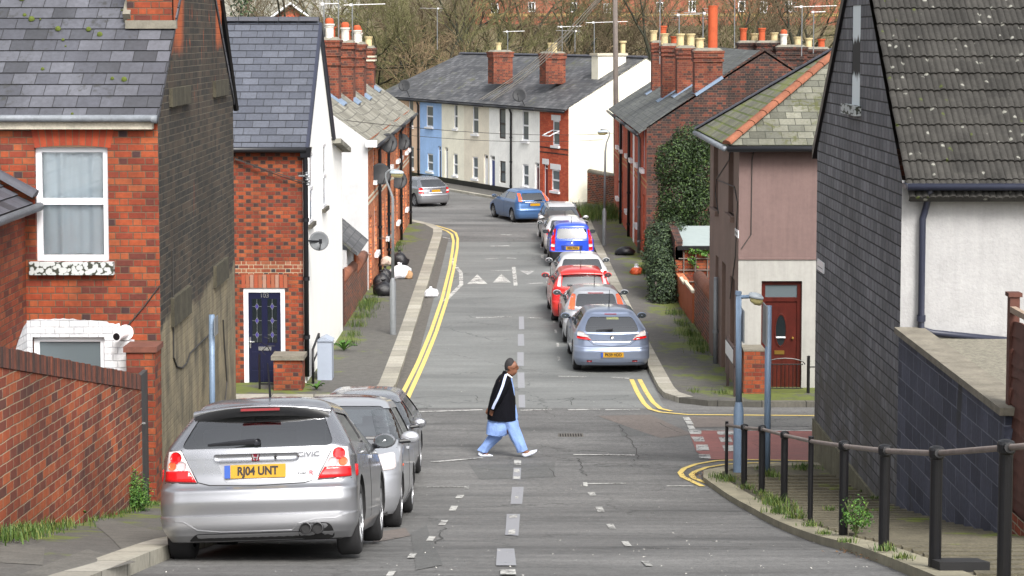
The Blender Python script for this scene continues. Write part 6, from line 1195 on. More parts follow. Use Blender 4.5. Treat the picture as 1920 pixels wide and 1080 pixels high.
        if rim:
            for e in bm.edges:
                if len(e.link_faces) == 1:
                    a, b = e.verts[0].index, e.verts[1].index; k = len(mb.v); mb.v += [mb.v[a]-v*rim, mb.v[b]-v*rim]; mb.f.append([a, b, k+1, k]); mb.uv += [(0, 0)]*4; mb.mi.append(0)
        bm.free(); o = mb.build(name, mat, parent or s.root, smooth=True)
        if label: o['label'] = label
        return o
    def line(s, name, pts, d, wd=.008, mat=None, off=.003, parent=None):
        fine = []
        for a, b in zip(pts[:-1], pts[1:]):
            n = max(1, int((V(b)-V(a)).length/.06)); fine += [tuple(V(a).lerp(V(b), k/n)) for k in range(n)]
        fine.append(pts[-1]); v = {'rear': V((0, -1, 0)), 'front': V((0, 1, 0)), 'right': V((1, 0, 0)), 'left': V((-1, 0, 0)), 'top': Z3}[d]
        mb = MB(); mb.tube([s.cast(p, d)+v*(off-wd*.4) for p in fine], wd*.5, 4); return mb.build(name, mat or dark_m, parent or s.body)
    def plate(s, z, txt, x=0, front=False, blue=True):
        d = 'front' if front else 'rear'; sg = 1 if front else -1; y = (max if front else min)(s.cast((x+a, z+b), d).y for a in (-.2, 0, .2) for b in (-.05, .05))+sg*.012
        mb = MB(); mb.box((x, y, z), (.52, .016, .112)); pl = mb.build('number_plate', plate_y if not front else plain('white_plate', C(226, 226, 222, .7), .4, .05), s.root, bevel=.004)
        if blue: mb = MB(); mb.box((x-.235, y+sg*.009, z), (.05, .004, .11)); mb.build('blue_band', plate_b, pl)
        if txt: text(txt, .098, plate_k, pl, 'registration', (x+.022, y+sg*.0105, z), (1, 0, 0) if not front else (-1, 0, 0), Z3, .002, xs=.84, bold=.034)
        return pl
    def lamp(s, poly, mat, d='rear', name='tail_lamp', both=True, off=.012):
        a = s.panel(name, poly, d, mat, off, step=.05)
        if both: s.panel(name, [(-p[0], p[1]) for p in poly][::-1] if d in ('rear', 'front') else poly, d if d in ('rear', 'front') else {'right': 'left', 'left': 'right'}[d], mat, off, step=.05)
        return a
    def wiper(s, a, b, d='rear'):
        mb = MB(); pa, pb = s.cast(a, d), s.cast(b, d); v = V((0, -1, 0)) if d == 'rear' else V((0, 1, 0)); mb.tube([pa+v*.03, pa.lerp(pb, .5)+v*.05, pb+v*.03], [.012, .02, .028], 6); mb.build('wiper', black_pl, s.root)
    def aerial(s, y, h=.25):
        p = s.cast((0, y), 'top'); mb = MB(); mb.tube([p, p+V((0, -h*.5, h))], [.012, .005], 6); mb.build('aerial', black_pl, s.root)
    def place(s, x, y, yaw=0, roll=0, dz=0):
        h = V((-sin(yaw), cos(yaw))); r0, r1 = V((x, y))+h*s.yr, V((x, y))+h*s.yf; z0, z1 = gz(r0.y), gz(r1.y); pit = atan2(z1-z0, s.yf-s.yr)
        s.root.rotation_euler = (Matrix.Rotation(yaw, 3, 'Z') @ Matrix.Rotation(pit, 3, 'X') @ Matrix.Rotation(roll, 3, 'Y')).to_euler(); s.root.location = (x, y, z0-(z1-z0)/(s.yf-s.yr)*s.yr+.008+dz); return s
GR, GLft = 'cars parked along the right kerb', 'cars parked along the left kerb'
circ = lambda x, z, r, n=16: [(x+r*cos(2*pi*k/n), z+r*sin(2*pi*k/n)) for k in range(n)]
# 1 the silver hatchback in front
c = Car('hatchback_car', 'silver three door hatchback with twin exhausts, nearest car, seen from behind', 'car', 4.14, 1.695, 1.41, belt=.95, rake=.40, hood=1.0, wst=.95, hz=.9, roofw=.585, paint=p_silver, rw=.315, wb=2.57, group=GLft, rcorn=.2,
        tail=[(.17, .15), (.23, .06), (.30, .01), (.385, .005), (.395, .03), (.50, .0), (.60, .012), (.64, .055), (.72, .085), (.86, .09)], glass_rear=[(-.66, .955), (.66, .955), (.60, 1.10), (.52, 1.285), (-.52, 1.285), (-.60, 1.10)])
for k in (-1, 1):
    q = [(k*x, z) for x, z in ((.655, .945), (.77, .94), (.80, .69), (.515, .675))]; q = q if k > 0 else q[::-1]; lp = c.panel('tail_lamp', q, 'rear', lens_c, .012, step=.04)
    q = [(k*x, z) for x, z in ((.578, .775), (.795, .775), (.80, .69), (.515, .675))]; q = q if k > 0 else q[::-1]; c.panel('red_lens', q, 'rear', lens_r, .017, lp, step=.04)
    c.panel('stop_lens', circ(k*.70, .885, .052), 'rear', lens_r, .018, lp, step=.03); c.panel('reversing_lens', circ(k*.648, .815, .042), 'rear', lens_g, .018, lp, step=.03); c.panel('indicator_lens', circ(k*.732, .818, .038), 'rear', lens_o, .018, lp, step=.03)
    c.panel('side_lens', [(.42, .70), (.28, .69), (.28, .79), (.36, .79)], 'right' if k > 0 else 'left', lens_r, .008, lp, step=.05)
tg = [(-.655, .95), (-.58, .80), (-.505, .672), (-.40, .645), (0, .632), (.40, .645), (.505, .672), (.58, .80), (.655, .95)]
c.line('tailgate_seam', tg, 'rear', .012); c.line('bumper_seam', [(-.80, .675), (-.505, .665)], 'rear', .008); c.line('bumper_seam', [(.505, .665), (.80, .675)], 'rear', .008)
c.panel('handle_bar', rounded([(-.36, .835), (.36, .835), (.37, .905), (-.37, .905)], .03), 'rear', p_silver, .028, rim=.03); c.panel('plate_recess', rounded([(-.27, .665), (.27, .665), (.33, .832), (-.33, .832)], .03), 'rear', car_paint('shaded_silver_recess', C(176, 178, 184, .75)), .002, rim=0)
c.plate(.755, 'RJ04 UNT', x=-.01); c.wiper((-.42, .985), (-.02, 1.005)); c.panel('wiper_boss', circ(-.0, 1.0, .03), 'rear', black_pl, .03, rim=.04)
em = c.panel('grille_emblem', [(-.035, .842), (.025, .842), (.03, .898), (-.04, .898)], 'rear', plain('emblem_red', C(120, 30, 48, .8), .4), .034, rim=.006)
y = c.cast((0, .87), 'rear').y-.037; mb = MB()
for a, b in (((-.03, .894), (-.018, .846)), ((.02, .894), (.008, .846)), ((-.024, .868), (.014, .868))): mb.tube([(a[0], y, a[1]), (b[0], y, b[1])], .0055, 6)
mb.build('emblem_letter', chrome, em)
mb = MB(); mb.lathe([(0, .012), (.012, .01), (.012, 0)], (.165, c.cast((.165, .87), 'rear').y-.03, .87), V((0, -1, 0)), 10); mb.build('lock', dark_m, c.root)
text('CIVIC', .058, plain('badge_metal', C(84, 87, 94, .7), .4, .05, 4, .2), c.body, 'badge', (.445, c.cast((.445, .885), 'rear').y-.030, .885), (1, (c.cast((.56, .885), 'rear').y-c.cast((.34, .885), 'rear').y)/.22, 0), (0, .15, 1), .008, xs=1.3)
text('TYPE', .032, plate_k, c.body, 'badge', (.385, c.cast((.385, .72), 'rear').y-.02, .72), (1, .12, 0), (0, .1, 1), .003, xs=1.1); text('R', .055, plain('badge_red', C(150, 36, 48), .4), c.body, 'badge', (.465, c.cast((.465, .725), 'rear').y-.012, .725), (1, .14, 0), (0, .1, 1), .003, xs=1.3)
ys = c.yb+c.rake; mb = MB(); rows = []
for k in range(13):
    x = -.60+1.2*k/12; e = (x/.6)**2; zt = c.H-.105-.045*e; y0 = ys-.02+.05*e; rows.append([V((x, y0+.22, zt+.035)), V((x, y0, zt+.028)), V((x, y0-.105+.04*e, zt+.012)), V((x, y0-.112+.04*e, zt+.002-.02*e*e)), V((x, y0+.05, zt-.05-.06*e*e)), V((x, y0+.2, zt-.03))])
mb.grid(rows); mb.poly(rows[0]); mb.poly(rows[-1][::-1]); sp = mb.build('roof_spoiler', p_silver, c.root, smooth=True); mb = MB(); mb.box((-.0, ys-.138, c.H-.128), (.34, .02, .022)); mb.build('high_brake_light', lens_d, sp)
mb = MB(); rows = []
for k in range(13): x = -.585+1.17*k/12; e = (x/.585)**2; rows.append([V((x, ys-.128+.09*e, c.H-.104-.07*e*e)), V((x, ys-.12+.05*e, c.H-.175-.10*e*e)), V((x, ys+.0+.03*e, c.H-.20-.05*e))])
mb.grid(rows); mb.build('spoiler_gap_shade', trim_m, sp, smooth=True)  # black sheet stands in for the shade in the gap under the spoiler
for x in (.42, .52): mb = MB(); mb.lathe([(.044, 0), (.05, 0), (.05, .16), (.04, .16), (.042, .03), (0, .03)][::-1], (x, .0, .265), V((0, 1, 0)), 16); mb.lathe([(0, .025), (.043, .025)], (x, .0, .265), V((0, 1, 0)), 16, 1); mb.build('exhaust_pipe', [plain('sooty_steel', C(70, 70, 72), .4, .2, 20, .7), dark_m], c.root, smooth=True)
c.panel('exhaust_cutout', rounded([(.34, .17), (.66, .17), (.63, .31), (.37, .31)], .06), 'rear', dark_m, .004, rim=0); c.panel('lower_diffuser', rounded([(-.60, .175), (.60, .175), (.52, .24), (-.52, .24)], .03), 'rear', dark_m, .004, rim=0)
c.line('skirt_crease', [(-.84, .37), (-.62, .345), (-.5, .275), (-.3, .255), (.3, .255), (.36, .31), (.5, .345), (.66, .345), (.84, .40)], 'rear', .01, p_silver, .006)
c.aerial(ys+.55, .30); c.place(-2.155, 15.45, 0, radians(-1.8))
# 2 and 3, the two cars behind it, facing us
def front_kit(c, lampz=(.62, .80), wide=.80, wip=True, lens=lens_c):
    a, b = lampz; w = c.W/2
    c.lamp(rounded([(w-.38, a), (w-.05, a+.03), (w-.09, b), (w-.32, b-.04)], .05), lens, 'front', 'headlamp'); c.panel('grille', rounded([(-.36, a+.02), (.36, a+.02), (.40, a+.10), (-.40, a+.10)], .03), 'front', trim_m, .004, rim=0); c.panel('lower_grille', rounded([(-.5, .24), (.5, .24), (.46, .38), (-.46, .38)], .04), 'front', trim_m, .004, rim=0)
    if wip: c.wiper((.5, c.belt+.05), (-.1, c.belt+.03), 'front'); c.wiper((.0, c.belt+.05), (-.5, c.belt+.04), 'front')
c = Car('hatchback_car', 'tall silver hatchback facing us right behind the nearest car', 'car', 3.83, 1.675, 1.525, belt=.98, rake=.25, hood=.92, wst=.98, hz=.98, roofw=.57, paint=p_silver3, rw=.29, wb=2.45, group=GLft, nose=[(.17, .12), (.24, .06), (.40, .0), (.56, .02), (.66, .06), (.76, .16), (.86, .40), (.94, .7)])
front_kit(c, (.66, .88)); c.panel('tax_disc', circ(.52, 1.10, .045), 'front', white_pt, -.004, rim=0); c.panel('permit', [(.45, 1.0), (.58, 1.0), (.58, 1.06), (.45, 1.06)], 'front', white_pt, -.004, rim=0); c.plate(.47, '', front=True, blue=False)
c.panel('side_repeater', rounded([(2.95, .70), (3.0, .70), (3.0, .73), (2.95, .73)], .01), 'left', lens_o, .008); c.panel('sunroof', rounded([(-.4, 1.0), (.4, 1.0), (.4, 1.55), (-.4, 1.55)], .05), 'top', plain('tinted_sunroof', C(70, 52, 54), .15), .006)
c.place(-2.13, 24.75, pi, 0)
# swap: facing us, so the rear bumper is the far end
c = Car('hatchback_car', 'grey hatchback facing us, mostly hidden, third from the front on the left', 'car', 4.0, 1.68, 1.39, belt=.92, rake=.4, hood=1.0, wst=.85, roofw=.56, paint=p_silver, rw=.30, wb=2.5, group=GLft); front_kit(c, (.60, .78)); c.plate(.45, '', front=True, blue=False); c.place(-2.28, 30.0, pi, 0)
# 4 blue silver hatchback on the right
c = Car('hatchback_car', 'blue silver hatchback seen from behind, nearest parked car on the right', 'car', 4.25, 1.753, 1.41, belt=.93, rake=.52, hood=1.0, wst=.95, roofw=.58, paint=p_silver2, rw=.32, wb=2.61, group=GR, rcorn=.3, tail=[(.17, .12), (.24, .05), (.34, .01), (.5, .0), (.60, .03), (.63, .07), (.75, .09), (.88, .10)], glass_rear=[(-.62, .945), (.62, .945), (.58, 1.10), (.48, 1.245), (-.48, 1.245), (-.58, 1.10)])
for k in (-1, 1):
    q = [(k*x, z) for x, z in ((.47, .765), (.80, .80), (.77, .97), (.66, .95), (.53, .86))]; q = q if k > 0 else q[::-1]; lp = c.panel('tail_lamp', q, 'rear', lens_c, .012, step=.05)
    q = [(k*x, z) for x, z in ((.47, .765), (.80, .80), (.795, .86), (.56, .83))]; q = q if k > 0 else q[::-1]; c.panel('red_lens', q, 'rear', lens_r, .017, lp, step=.05); c.panel('reflector', [(k*.52-.06, .27), (k*.52+.06, .27), (k*.52+.06, .31), (k*.52-.06, .31)], 'rear', lens_d, .006, lp)
c.panel('chrome_strip', rounded([(-.44, .715), (.44, .715), (.45, .755), (-.45, .755)], .015), 'rear', chrome, .016); c.panel('emblem', circ(0, .83, .045), 'rear', chrome, .014); c.line('tailgate_seam', [(-.66, .95), (-.55, .76), (-.42, .66), (0, .62), (.42, .66), (.55, .76), (.66, .95)], 'rear', .011)
c.plate(.44, 'PK59 HDD', x=.0); c.panel('plate_recess', rounded([(-.36, .37), (.36, .37), (.36, .51), (-.36, .51)], .03), 'rear', p_silver2, .004, rim=0); c.wiper((-.36, .985), (.02, 1.0)); c.panel('high_brake_light', [(-.14, 1.29), (.14, 1.29), (.14, 1.31), (-.14, 1.31)], 'rear', lens_d, .006, rim=0); c.line('bumper_crease', [(-.84, .50), (-.4, .52)], 'rear', .008, p_silver2); c.line('bumper_crease', [(.4, .52), (.84, .50)], 'rear', .008, p_silver2)
c.panel('lower_bumper', [(-.72, .175), (.72, .175), (.70, .25), (-.70, .25)], 'rear', trim_m, .004, rim=0); c.panel('parking_note', [(-.1, 1.19), (.18, 1.19), (.18, 1.25), (-.1, 1.25)], 'rear', plain('pale_yellow_paper', C(220, 216, 120, .6), .8), -.03, rim=0)
c.aerial(c.yb+c.rake+.5, .42); c.place(2.29, 42.2, radians(1.0))
# 5 pale silver hatchback with high lamps
def high_lamps(c, lens, z0, z1, x0, x1, wd=.12, lens2=None):
    for k in (-1, 1):
        q = [(k*(x0+.0), z0), (k*(x0+wd), z0+.02), (k*(x1+wd*.75), z1), (k*(x1+.01), z1)]; q = q if k > 0 else q[::-1]; lp = c.panel('tail_lamp', rounded(q, .03), 'rear', lens, .012, step=.05)
c = Car('hatchback_car', 'silver hatchback with orange red lamps high beside its rear window', 'car', 4.17, 1.70, 1.385, belt=.96, rake=.45, hood=1.0, wst=.9, roofw=.57, paint=p_silver3, rw=.30, wb=2.61, group=GR, glass_rear=[(-.54, .97), (.54, .97), (.47, 1.25), (-.47, 1.25)])
high_lamps(c, lens_o, .90, 1.25, .56, .50, .16); c.panel('high_brake_light', [(-.2, 1.262), (.2, 1.262), (.2, 1.285), (-.2, 1.285)], 'rear', lens_d, .006, rim=0); c.plate(.72, ''); c.aerial(c.yb+c.rake+.7, .4); c.place(2.15, 46.95, radians(.6))
# 6 red
c = Car('hatchback_car', 'bright red tall hatchback with pale lamps beside the rear window', 'car', 3.95, 1.70, 1.46, belt=.98, rake=.30, hood=.95, wst=.9, roofw=.58, paint=p_red, rw=.30, wb=2.46, group=GR, glass_rear=[(-.58, 1.0), (.58, 1.0), (.52, 1.32), (-.52, 1.32)])
high_lamps(c, lens_g, .99, 1.36, .60, .54, .10); c.plate(.70, ''); c.wiper((-.42, 1.05), (.02, 1.03)); c.line('tailgate_seam', [(-.64, .99), (-.60, .55), (.60, .55), (.64, .99)], 'rear', .012); c.panel('tail_panel', [(-.80, .62), (-.66, .62), (-.64, .97), (-.78, .97)], 'rear', lens_r, .006, rim=0); c.panel('tail_panel', [(.66, .62), (.80, .62), (.78, .97), (.64, .97)], 'rear', lens_r, .006, rim=0)
mb = MB(); ys = c.yb+c.rake; rows = [[V((x, ys+.15, c.H-.06-.03*(x/.58)**2)), V((x, ys-.10+.05*(x/.58)**2, c.H-.10-.04*(x/.58)**2)), V((x, ys-.09+.05*(x/.58)**2, c.H-.135-.04*(x/.58)**2)), V((x, ys+.05, c.H-.13-.04*(x/.58)**2))] for x in [-.58+1.16*k/12 for k in range(13)]]; mb.grid(rows); mb.poly(rows[0]); mb.poly(rows[-1][::-1]); mb.build('roof_spoiler', p_red, c.root, smooth=True)
c.aerial(ys+.5, .2); c.place(1.95, 51.1, radians(1.5))
# 7 pale silver
c = Car('hatchback_car', 'pale silver hatchback between the red car and the blue one', 'car', 4.0, 1.68, 1.41, belt=.95, rake=.42, hood=1.0, wst=.9, roofw=.57, paint=p_white, rw=.30, wb=2.5, group=GR); high_lamps(c, lens_r, .70, .95, .62, .64, .14); c.plate(.7, ''); c.aerial(1.0, .2); c.place(2.1, 55.5, radians(.8))
# 8 small blue
c = Car('small_car', 'small boxy bright blue car with tall red lamps and black bumper', 'car', 3.54, 1.58, 1.54, belt=.98, rake=.11, hood=.75, wst=.75, hz=.98, roofw=.58, paint=p_blue, rw=.28, wb=2.3, group=GR, rcorn=.16, tail=[(.17, .1), (.24, .04), (.36, .0), (.52, .0), (.57, .04), (.7, .05), (.9, .06)], glass_rear=[(-.53, 1.0), (.53, 1.0), (.50, 1.36), (-.50, 1.36)], nose=[(.17, .1), (.24, .04), (.5, .0), (.66, .04), (.76, .12), (.86, .32), (.94, .55)], cladding=.56)
for k in (-1, 1):
    q = [(k*x, z) for x, z in ((.60, .58), (.735, .60), (.715, 1.0), (.655, 1.36), (.545, 1.36), (.585, 1.0))]; q = q if k > 0 else q[::-1]; lp = c.panel('tail_lamp', q, 'rear', lens_r, .012, step=.06); q = [(k*x, z) for x, z in ((.60, .72), (.735, .73), (.728, .83), (.595, .82))]; q = q if k > 0 else q[::-1]; c.panel('clear_lens', q, 'rear', lens_c, .017, lp)
c.plate(.68, 'RE04 PXN'); c.panel('plate_recess', rounded([(-.36, .61), (.36, .61), (.38, .77), (-.38, .77)], .03), 'rear', plain('dark_blue_recess', C(24, 44, 120, .8), .4), .004, rim=0); c.panel('emblem', circ(0, .88, .045), 'rear', chrome, .012); c.line('tailgate_seam', [(-.57, .98), (-.56, .60), (.56, .60), (.57, .98)], 'rear', .01); c.aerial(c.yb+c.rake+.35, .22); mb = MB(); mb.lathe([(.03, 0), (.03, .2), (0, .2)], (-.3, .02, .24), V((0, 1, 0)), 10); mb.build('exhaust_pipe', chrome, c.root); c.place(2.10, 65.0, radians(.6))
# 9 pale, mostly hidden; 10 estate facing us
c = Car('hatchback_car', 'pale silver hatchback squeezed between the small blue car and the estate', 'car', 3.65, 1.64, 1.40, belt=.94, rake=.4, hood=.9, wst=.85, roofw=.56, paint=p_white, rw=.28, wb=2.38, group=GR); high_lamps(c, lens_r, .72, .95, .60, .62, .13); c.plate(.7, ''); c.aerial(.95, .2); c.place(2.02, 69.05, radians(1.5))
c = Car('estate_car', 'silver white estate car with roof rails, facing us behind the small blue car', 'car', 4.03, 1.66, 1.47, belt=.93, rake=.35, hood=1.05, wst=.85, roofw=.58, paint=p_white, rw=.29, wb=2.44, group=GR)
front_kit(c, (.60, .76)); c.plate(.42, '', front=True, blue=False)
for sx in (-1, 1): mb = MB(); mb.tube([c.cast((sx*.54, 1.0), 'top')+Z3*.0, c.cast((sx*.54, 1.2), 'top')+Z3*.05, c.cast((sx*.55, 2.0), 'top')+Z3*.05, c.cast((sx*.55, 2.2), 'top')], .02, 6); mb.build('roof_rail', grey_mt, c.root)
c.place(1.86, 76.7, pi-radians(-4))
# 11 metallic blue, 12 far silver
c = Car('hatchback_car', 'metallic blue hatchback with red lamps high beside its rear window, angled at the bend', 'car', 4.17, 1.70, 1.45, belt=.98, rake=.45, hood=1.0, wst=.9, roofw=.57, paint=p_mblue, rw=.30, wb=2.61, group='cars parked round the bend', glass_rear=[(-.54, .99), (.54, .99), (.47, 1.28), (-.47, 1.28)])
high_lamps(c, lens_o, .93, 1.29, .56, .50, .16); c.plate(.80, ''); c.panel('chrome_strip', rounded([(-.46, .90), (.46, .90), (.46, .935), (-.46, .935)], .015), 'rear', chrome, .014); c.line('bumper_crease', [(-.83, .52), (.83, .52)], 'rear', .03, p_mblue, .012); c.wiper((-.02, .99), (.36, 1.0)); c.place(1.02, 82.1, radians(19))
c = Car('hatchback_car', 'far silver hatchback with red lamps at the left of the bend', 'car', 4.11, 1.70, 1.43, belt=.95, rake=.55, hood=1.0, wst=.9, roofw=.57, paint=p_silver, rw=.30, wb=2.61, group='cars parked round the bend')
for k in (-1, 1): q = [(k*x, z) for x, z in ((.60, .66), (.81, .68), (.79, .95), (.64, .95))]; q = q if k > 0 else q[::-1]; lp = c.panel('tail_lamp', q, 'rear', lens_r, .012, step=.06); q = [(k*x, z) for x, z in ((.61, .75), (.81, .76), (.80, .83), (.62, .83))]; q = q if k > 0 else q[::-1]; c.panel('clear_lens', q, 'rear', lens_c, .017, lp)
c.plate(.78, ''); c.panel('plate_recess', rounded([(-.36, .68), (.36, .68), (.36, .73), (-.36, .73)], .02), 'rear', white_pt, .01); c.aerial(1.2, .15); c.place(-3.72, 90.8, radians(27))
# ================================================================= the man crossing
YM = 31.2
def pm(px, py, dy=0): return P(px, py, YM+dy)
gp = G(945, 858); man = thing('person', (gp.x, YM, gz(YM)), 'man in dark striped jacket and loose light blue trousers walking across the road', 'person')
skin = plain('brown_skin', C(132, 88, 66, .75), .6, .08, 30); navy_c = plain('dark_navy_jacket', C(16, 17, 26, .6), .85, .2, 9, bump=.02, spec=.15); kurta_m = plain('light_blue_cotton', C(142, 174, 236, .76), .85, .14, 7, bump=.02); stripe_m = plain('pale_blue_stripe', C(196, 208, 244, .85), .7, .05); shoe_m = plain('white_trainer', C(214, 220, 236, .85), .6, .06); hair_m = plain('short_black_hair', C(40, 38, 40), .85, .3, 60)
nodes = []; edges = []; rad = []
def nd_(px, py, dy, r, par=None):
    nodes.append(pm(px, py, dy)); rad.append(r if isinstance(r, tuple) else (r, r))
    if par is not None: edges.append((par, len(nodes)-1))
    return len(nodes)-1
pel = nd_(943, 784, 0, .12); sp1 = nd_(941, 758, 0, .115, pel); sp2 = nd_(942, 730, 0, .13, sp1); nb = nd_(947, 709, 0, .075, sp2); nk = nd_(954, 702, 0, .055, nb)
jaw = nd_(962, 697, 0, .076, nk); cr = nd_(959.5, 686, 0, .106, jaw); nd_(958, 677.5, 0, .085, cr); chin = nd_(967, 701.5, 0, .044, jaw); nd_(973, 691.5, 0, .021, cr); nd_(967, 683, 0, .062, cr)
for s_ in (-1, 1): nd_(957, 690, s_*.082, .016, cr)
for s_, elb, wr, hd in ((-1, (934, 744), (923, 767), (921, 773)), (1, (931, 742), (919, 764), (914, 771))):
    sh = nd_(944, 714, s_*.18, .07, sp2); e = nd_(*elb, s_*.235, .05, sh); w_ = nd_(*wr, s_*(.19 if s_ < 0 else .1), .034, e); pl = nd_(*hd, s_*(.17 if s_ < 0 else .06), (.042, .026), w_)
    for k, (dx, dz, L_) in enumerate(((-4.5, 4, 1), (-2, 5.5, 1.1), (.8, 5.8, 1.15), (3.2, 5, 1.0))):
        f1_ = nd_(hd[0]+dx*.6, hd[1]+dz*.62, s_*.17 if s_ < 0 else .06, .0115, pl); nd_(hd[0]+dx*.8+2.0, hd[1]+dz*L_+1.0, (s_*.17 if s_ < 0 else .06)+.01, .0095, f1_)
    t1 = nd_(hd[0]+4.6, hd[1]+.4, s_*.15 if s_ < 0 else .05, .013, pl); nd_(hd[0]+6.0, hd[1]+4.2, s_*.14 if s_ < 0 else .05, .010, t1)
for dy, kn, an, toe in ((-.09, (966, 818), (983, 848), (997, 850)), (.10, (929, 820), (905, 848), (917, 855))):
    hp_ = nd_(944, 792, dy, .095, pel); k_ = nd_(*kn, dy, .062, hp_); a_ = nd_(*an, dy, .042, k_); nd_(*toe, dy, .035, a_)
me = bpy.data.meshes.new('body'); inv = mw(man).inverted(); me.from_pydata([tuple(inv @ p) for p in nodes], edges, []); bo = link(bpy.data.objects.new('body', me)); bo.parent = man; me.materials.append(skin)
md = bo.modifiers.new('skin', 'SKIN'); md.use_smooth_shade = True
for i, v_ in enumerate(me.skin_vertices[0].data): v_.radius = rad[i]; v_.use_root = (i == 0)
ms = bo.modifiers.new('sub', 'SUBSURF'); ms.levels = 2; ms.render_levels = 2
dg = bpy.context.evaluated_depsgraph_get(); m2 = bpy.data.meshes.new_from_object(bo.evaluated_get(dg)); bo.modifiers.clear(); bo.data = m2; m2.name = 'body'
if not m2.materials: m2.materials.append(skin)
def loft(name, secs, mat, n=28, wr=.012, capt=True, capb=True, seed=0):
    rows = []
    for i, (x0, x1, y, dc, dh) in enumerate(secs):
        a, b = pm(x0, y if not isinstance(y, tuple) else y[0], dc), pm(x1, y if not isinstance(y, tuple) else y[1], dc); c = (a+b)/2; h = (b-a)/2; r = []
        for k in range(n):
            t = 2*pi*k/n; q = c+h*cos(t)+V((0, dh*sin(t), 0)); d = (q-c).normalized()
            r.append(q+d*wr*mnoise.noise(V((q.x*14+seed, q.z*6, q.y*14))))
        rows.append(r)
    fr = []
    for i in range(len(rows)-1):
        for k in range(4): fr.append([rows[i][j].lerp(rows[i+1][j], k/4) for j in range(n)])
    fr.append(rows[-1]); mb = MB(); mb.grid(fr, closed=True)
    if capb: mb.poly(fr[0][::-1])
    if capt: mb.poly(fr[-1])
    return mb.build(name, mat, man, smooth=True)
loft('jacket', [(913.5, 970, (785, 787), .0, .215), (914, 968, 765, .0, .215), (919, 965, 745, .0, .21), (924, 962.5, 728, .0, .21), (930, 960, (714, 715), .0, .215), (936, 958.5, (705, 709), .0, .17), (943, 960, (699, 704), 0, .09)], navy_c, wr=.016, seed=3)
loft('kurta', [(911.5, 951, (812, 815), .01, .185), (912, 960, 803, .0, .19), (914, 971, 790, 0, .18), (918, 971, 780, 0, .15), (926, 966.5, 755, 0, .13), (932, 963.5, 730, 0, .12), (940, 961, 712, 0, .09), (948, 961, 704, 0, .05)], kurta_m, wr=.016, seed=5)
loft('collar', [(941, 960.5, (700, 707), 0, .095), (944, 961, (695, 702.5), 0, .085)], navy_c, wr=.004)
for s_, dc, dc2 in ((-1, -.205, -.21), (1, .205, .12)):
    loft('sleeve', [(917, 928, (767, 770) if s_ < 0 else (764, 768), dc2+.01, .062), (924, 940, (748, 752), dc-.03 if s_ < 0 else dc, .075), (928, 946, (738, 741), dc-.035*(1 if s_ < 0 else -1), .08), (934, 955, (721, 724), dc, .088), (938, 958, (710, 713), dc+.03*(1 if s_ < 0 else -1), .08), (944, 956, 704, dc*.6, .06)], navy_c, wr=.014, seed=9)
def strip(name, pts, hw, mat, dy): 
    mb = MB(); L_ = []; 
    for i, (x, y) in enumerate(pts):
        a, b = V(pts[max(0, i-1)]), V(pts[min(len(pts)-1, i+1)]); t = (b-a).normalized(); n_ = V((-t.y, t.x)); d = dy[i]; L_.append([pm(x+n_.x*hw, y+n_.y*hw, d), pm(x+n_.x*hw*.4, y+n_.y*hw*.4, d-.012), pm(x-n_.x*hw*.4, y-n_.y*hw*.4, d-.012), pm(x-n_.x*hw, y-n_.y*hw, d)])
    mb.grid(L_); return mb.build(name, mat, man, smooth=True)
strip('sleeve_stripe', [(949, 702), (946, 711), (943, 722), (938.5, 734), (933, 747), (927, 758), (923.5, 767)], 2.4, stripe_m, [-.215, -.285, -.322, -.350, -.345, -.325, -.295])
strip('shoulder_flash', [(950, 701), (955, 704.5), (960, 708.5)], 1.5, white_pt, [-.19, -.19, -.15])
for dy, sec in ((-.09, [(972, 988, (848, 843)), (967, 986, (838, 832)), (958, 978, (822, 815)), (949, 973, (806, 800)), (938, 970, (792, 788))]), (.10, [(895, 913, (843, 849)), (903, 922, (832, 838)), (916, 938, (816, 823)), (921, 952, (802, 806)), (922, 956, (790, 790))])):
    loft('trouser_leg', [(a, b, y, dy, .095+.02*(i > 2)) for i, (a, b, y) in enumerate(sec)], kurta_m, wr=.038, seed=dy*40)
    a = sec[0]
for dy, pts in ((-.09, [(979, 851, .6), (984, 853.5, 1), (992, 851.5, 1), (1000, 848.5, .85), (1006.5, 845.5, .45)]), (.10, [(897, 850, .6), (902, 853.5, 1), (910, 855, 1), (918, 856, .85), (923.5, 856.5, .45)])):
    rows = []
    for x, y, k in pts:
        c_ = pm(x, y, dy); rows.append([c_+V((.006*sin(2*pi*j/14), .048*k*cos(2*pi*j/14), .05*k*sin(2*pi*j/14)*(1 if sin(2*pi*j/14) > 0 else .75))) for j in range(14)])
    mb = MB(); mb.grid(rows, closed=True); mb.poly(rows[0][::-1]); mb.poly(rows[-1]); mb.build('shoe', shoe_m, man, smooth=True)
rows = []; hc = pm(957.5, 684.5, 0)
for i in range(9):
    ph = pi*.70*i/8; rows.append([hc+V((-.012, 0, .008))+V((sin(ph)*cos(2*pi*j/20)*(.094 if cos(2*pi*j/20) < 0 else .085), sin(ph)*sin(2*pi*j/20)*.086, cos(ph)*.118-(.035*max(0, -cos(2*pi*j/20))*(i/8)))) for j in range(20)])
keep = MB()
for i in range(8):
    for j in range(20):
        q = [rows[i][j], rows[i][(j+1) % 20], rows[i+1][(j+1) % 20], rows[i+1][j]]; c_ = sum(q, V((0, 0, 0)))/4-hc
        if c_.x < .03+max(0, c_.z)*.35 and (c_.z > -.02 or c_.x < -.015): keep.poly(q)
keep.build('hair', hair_m, man, smooth=True)
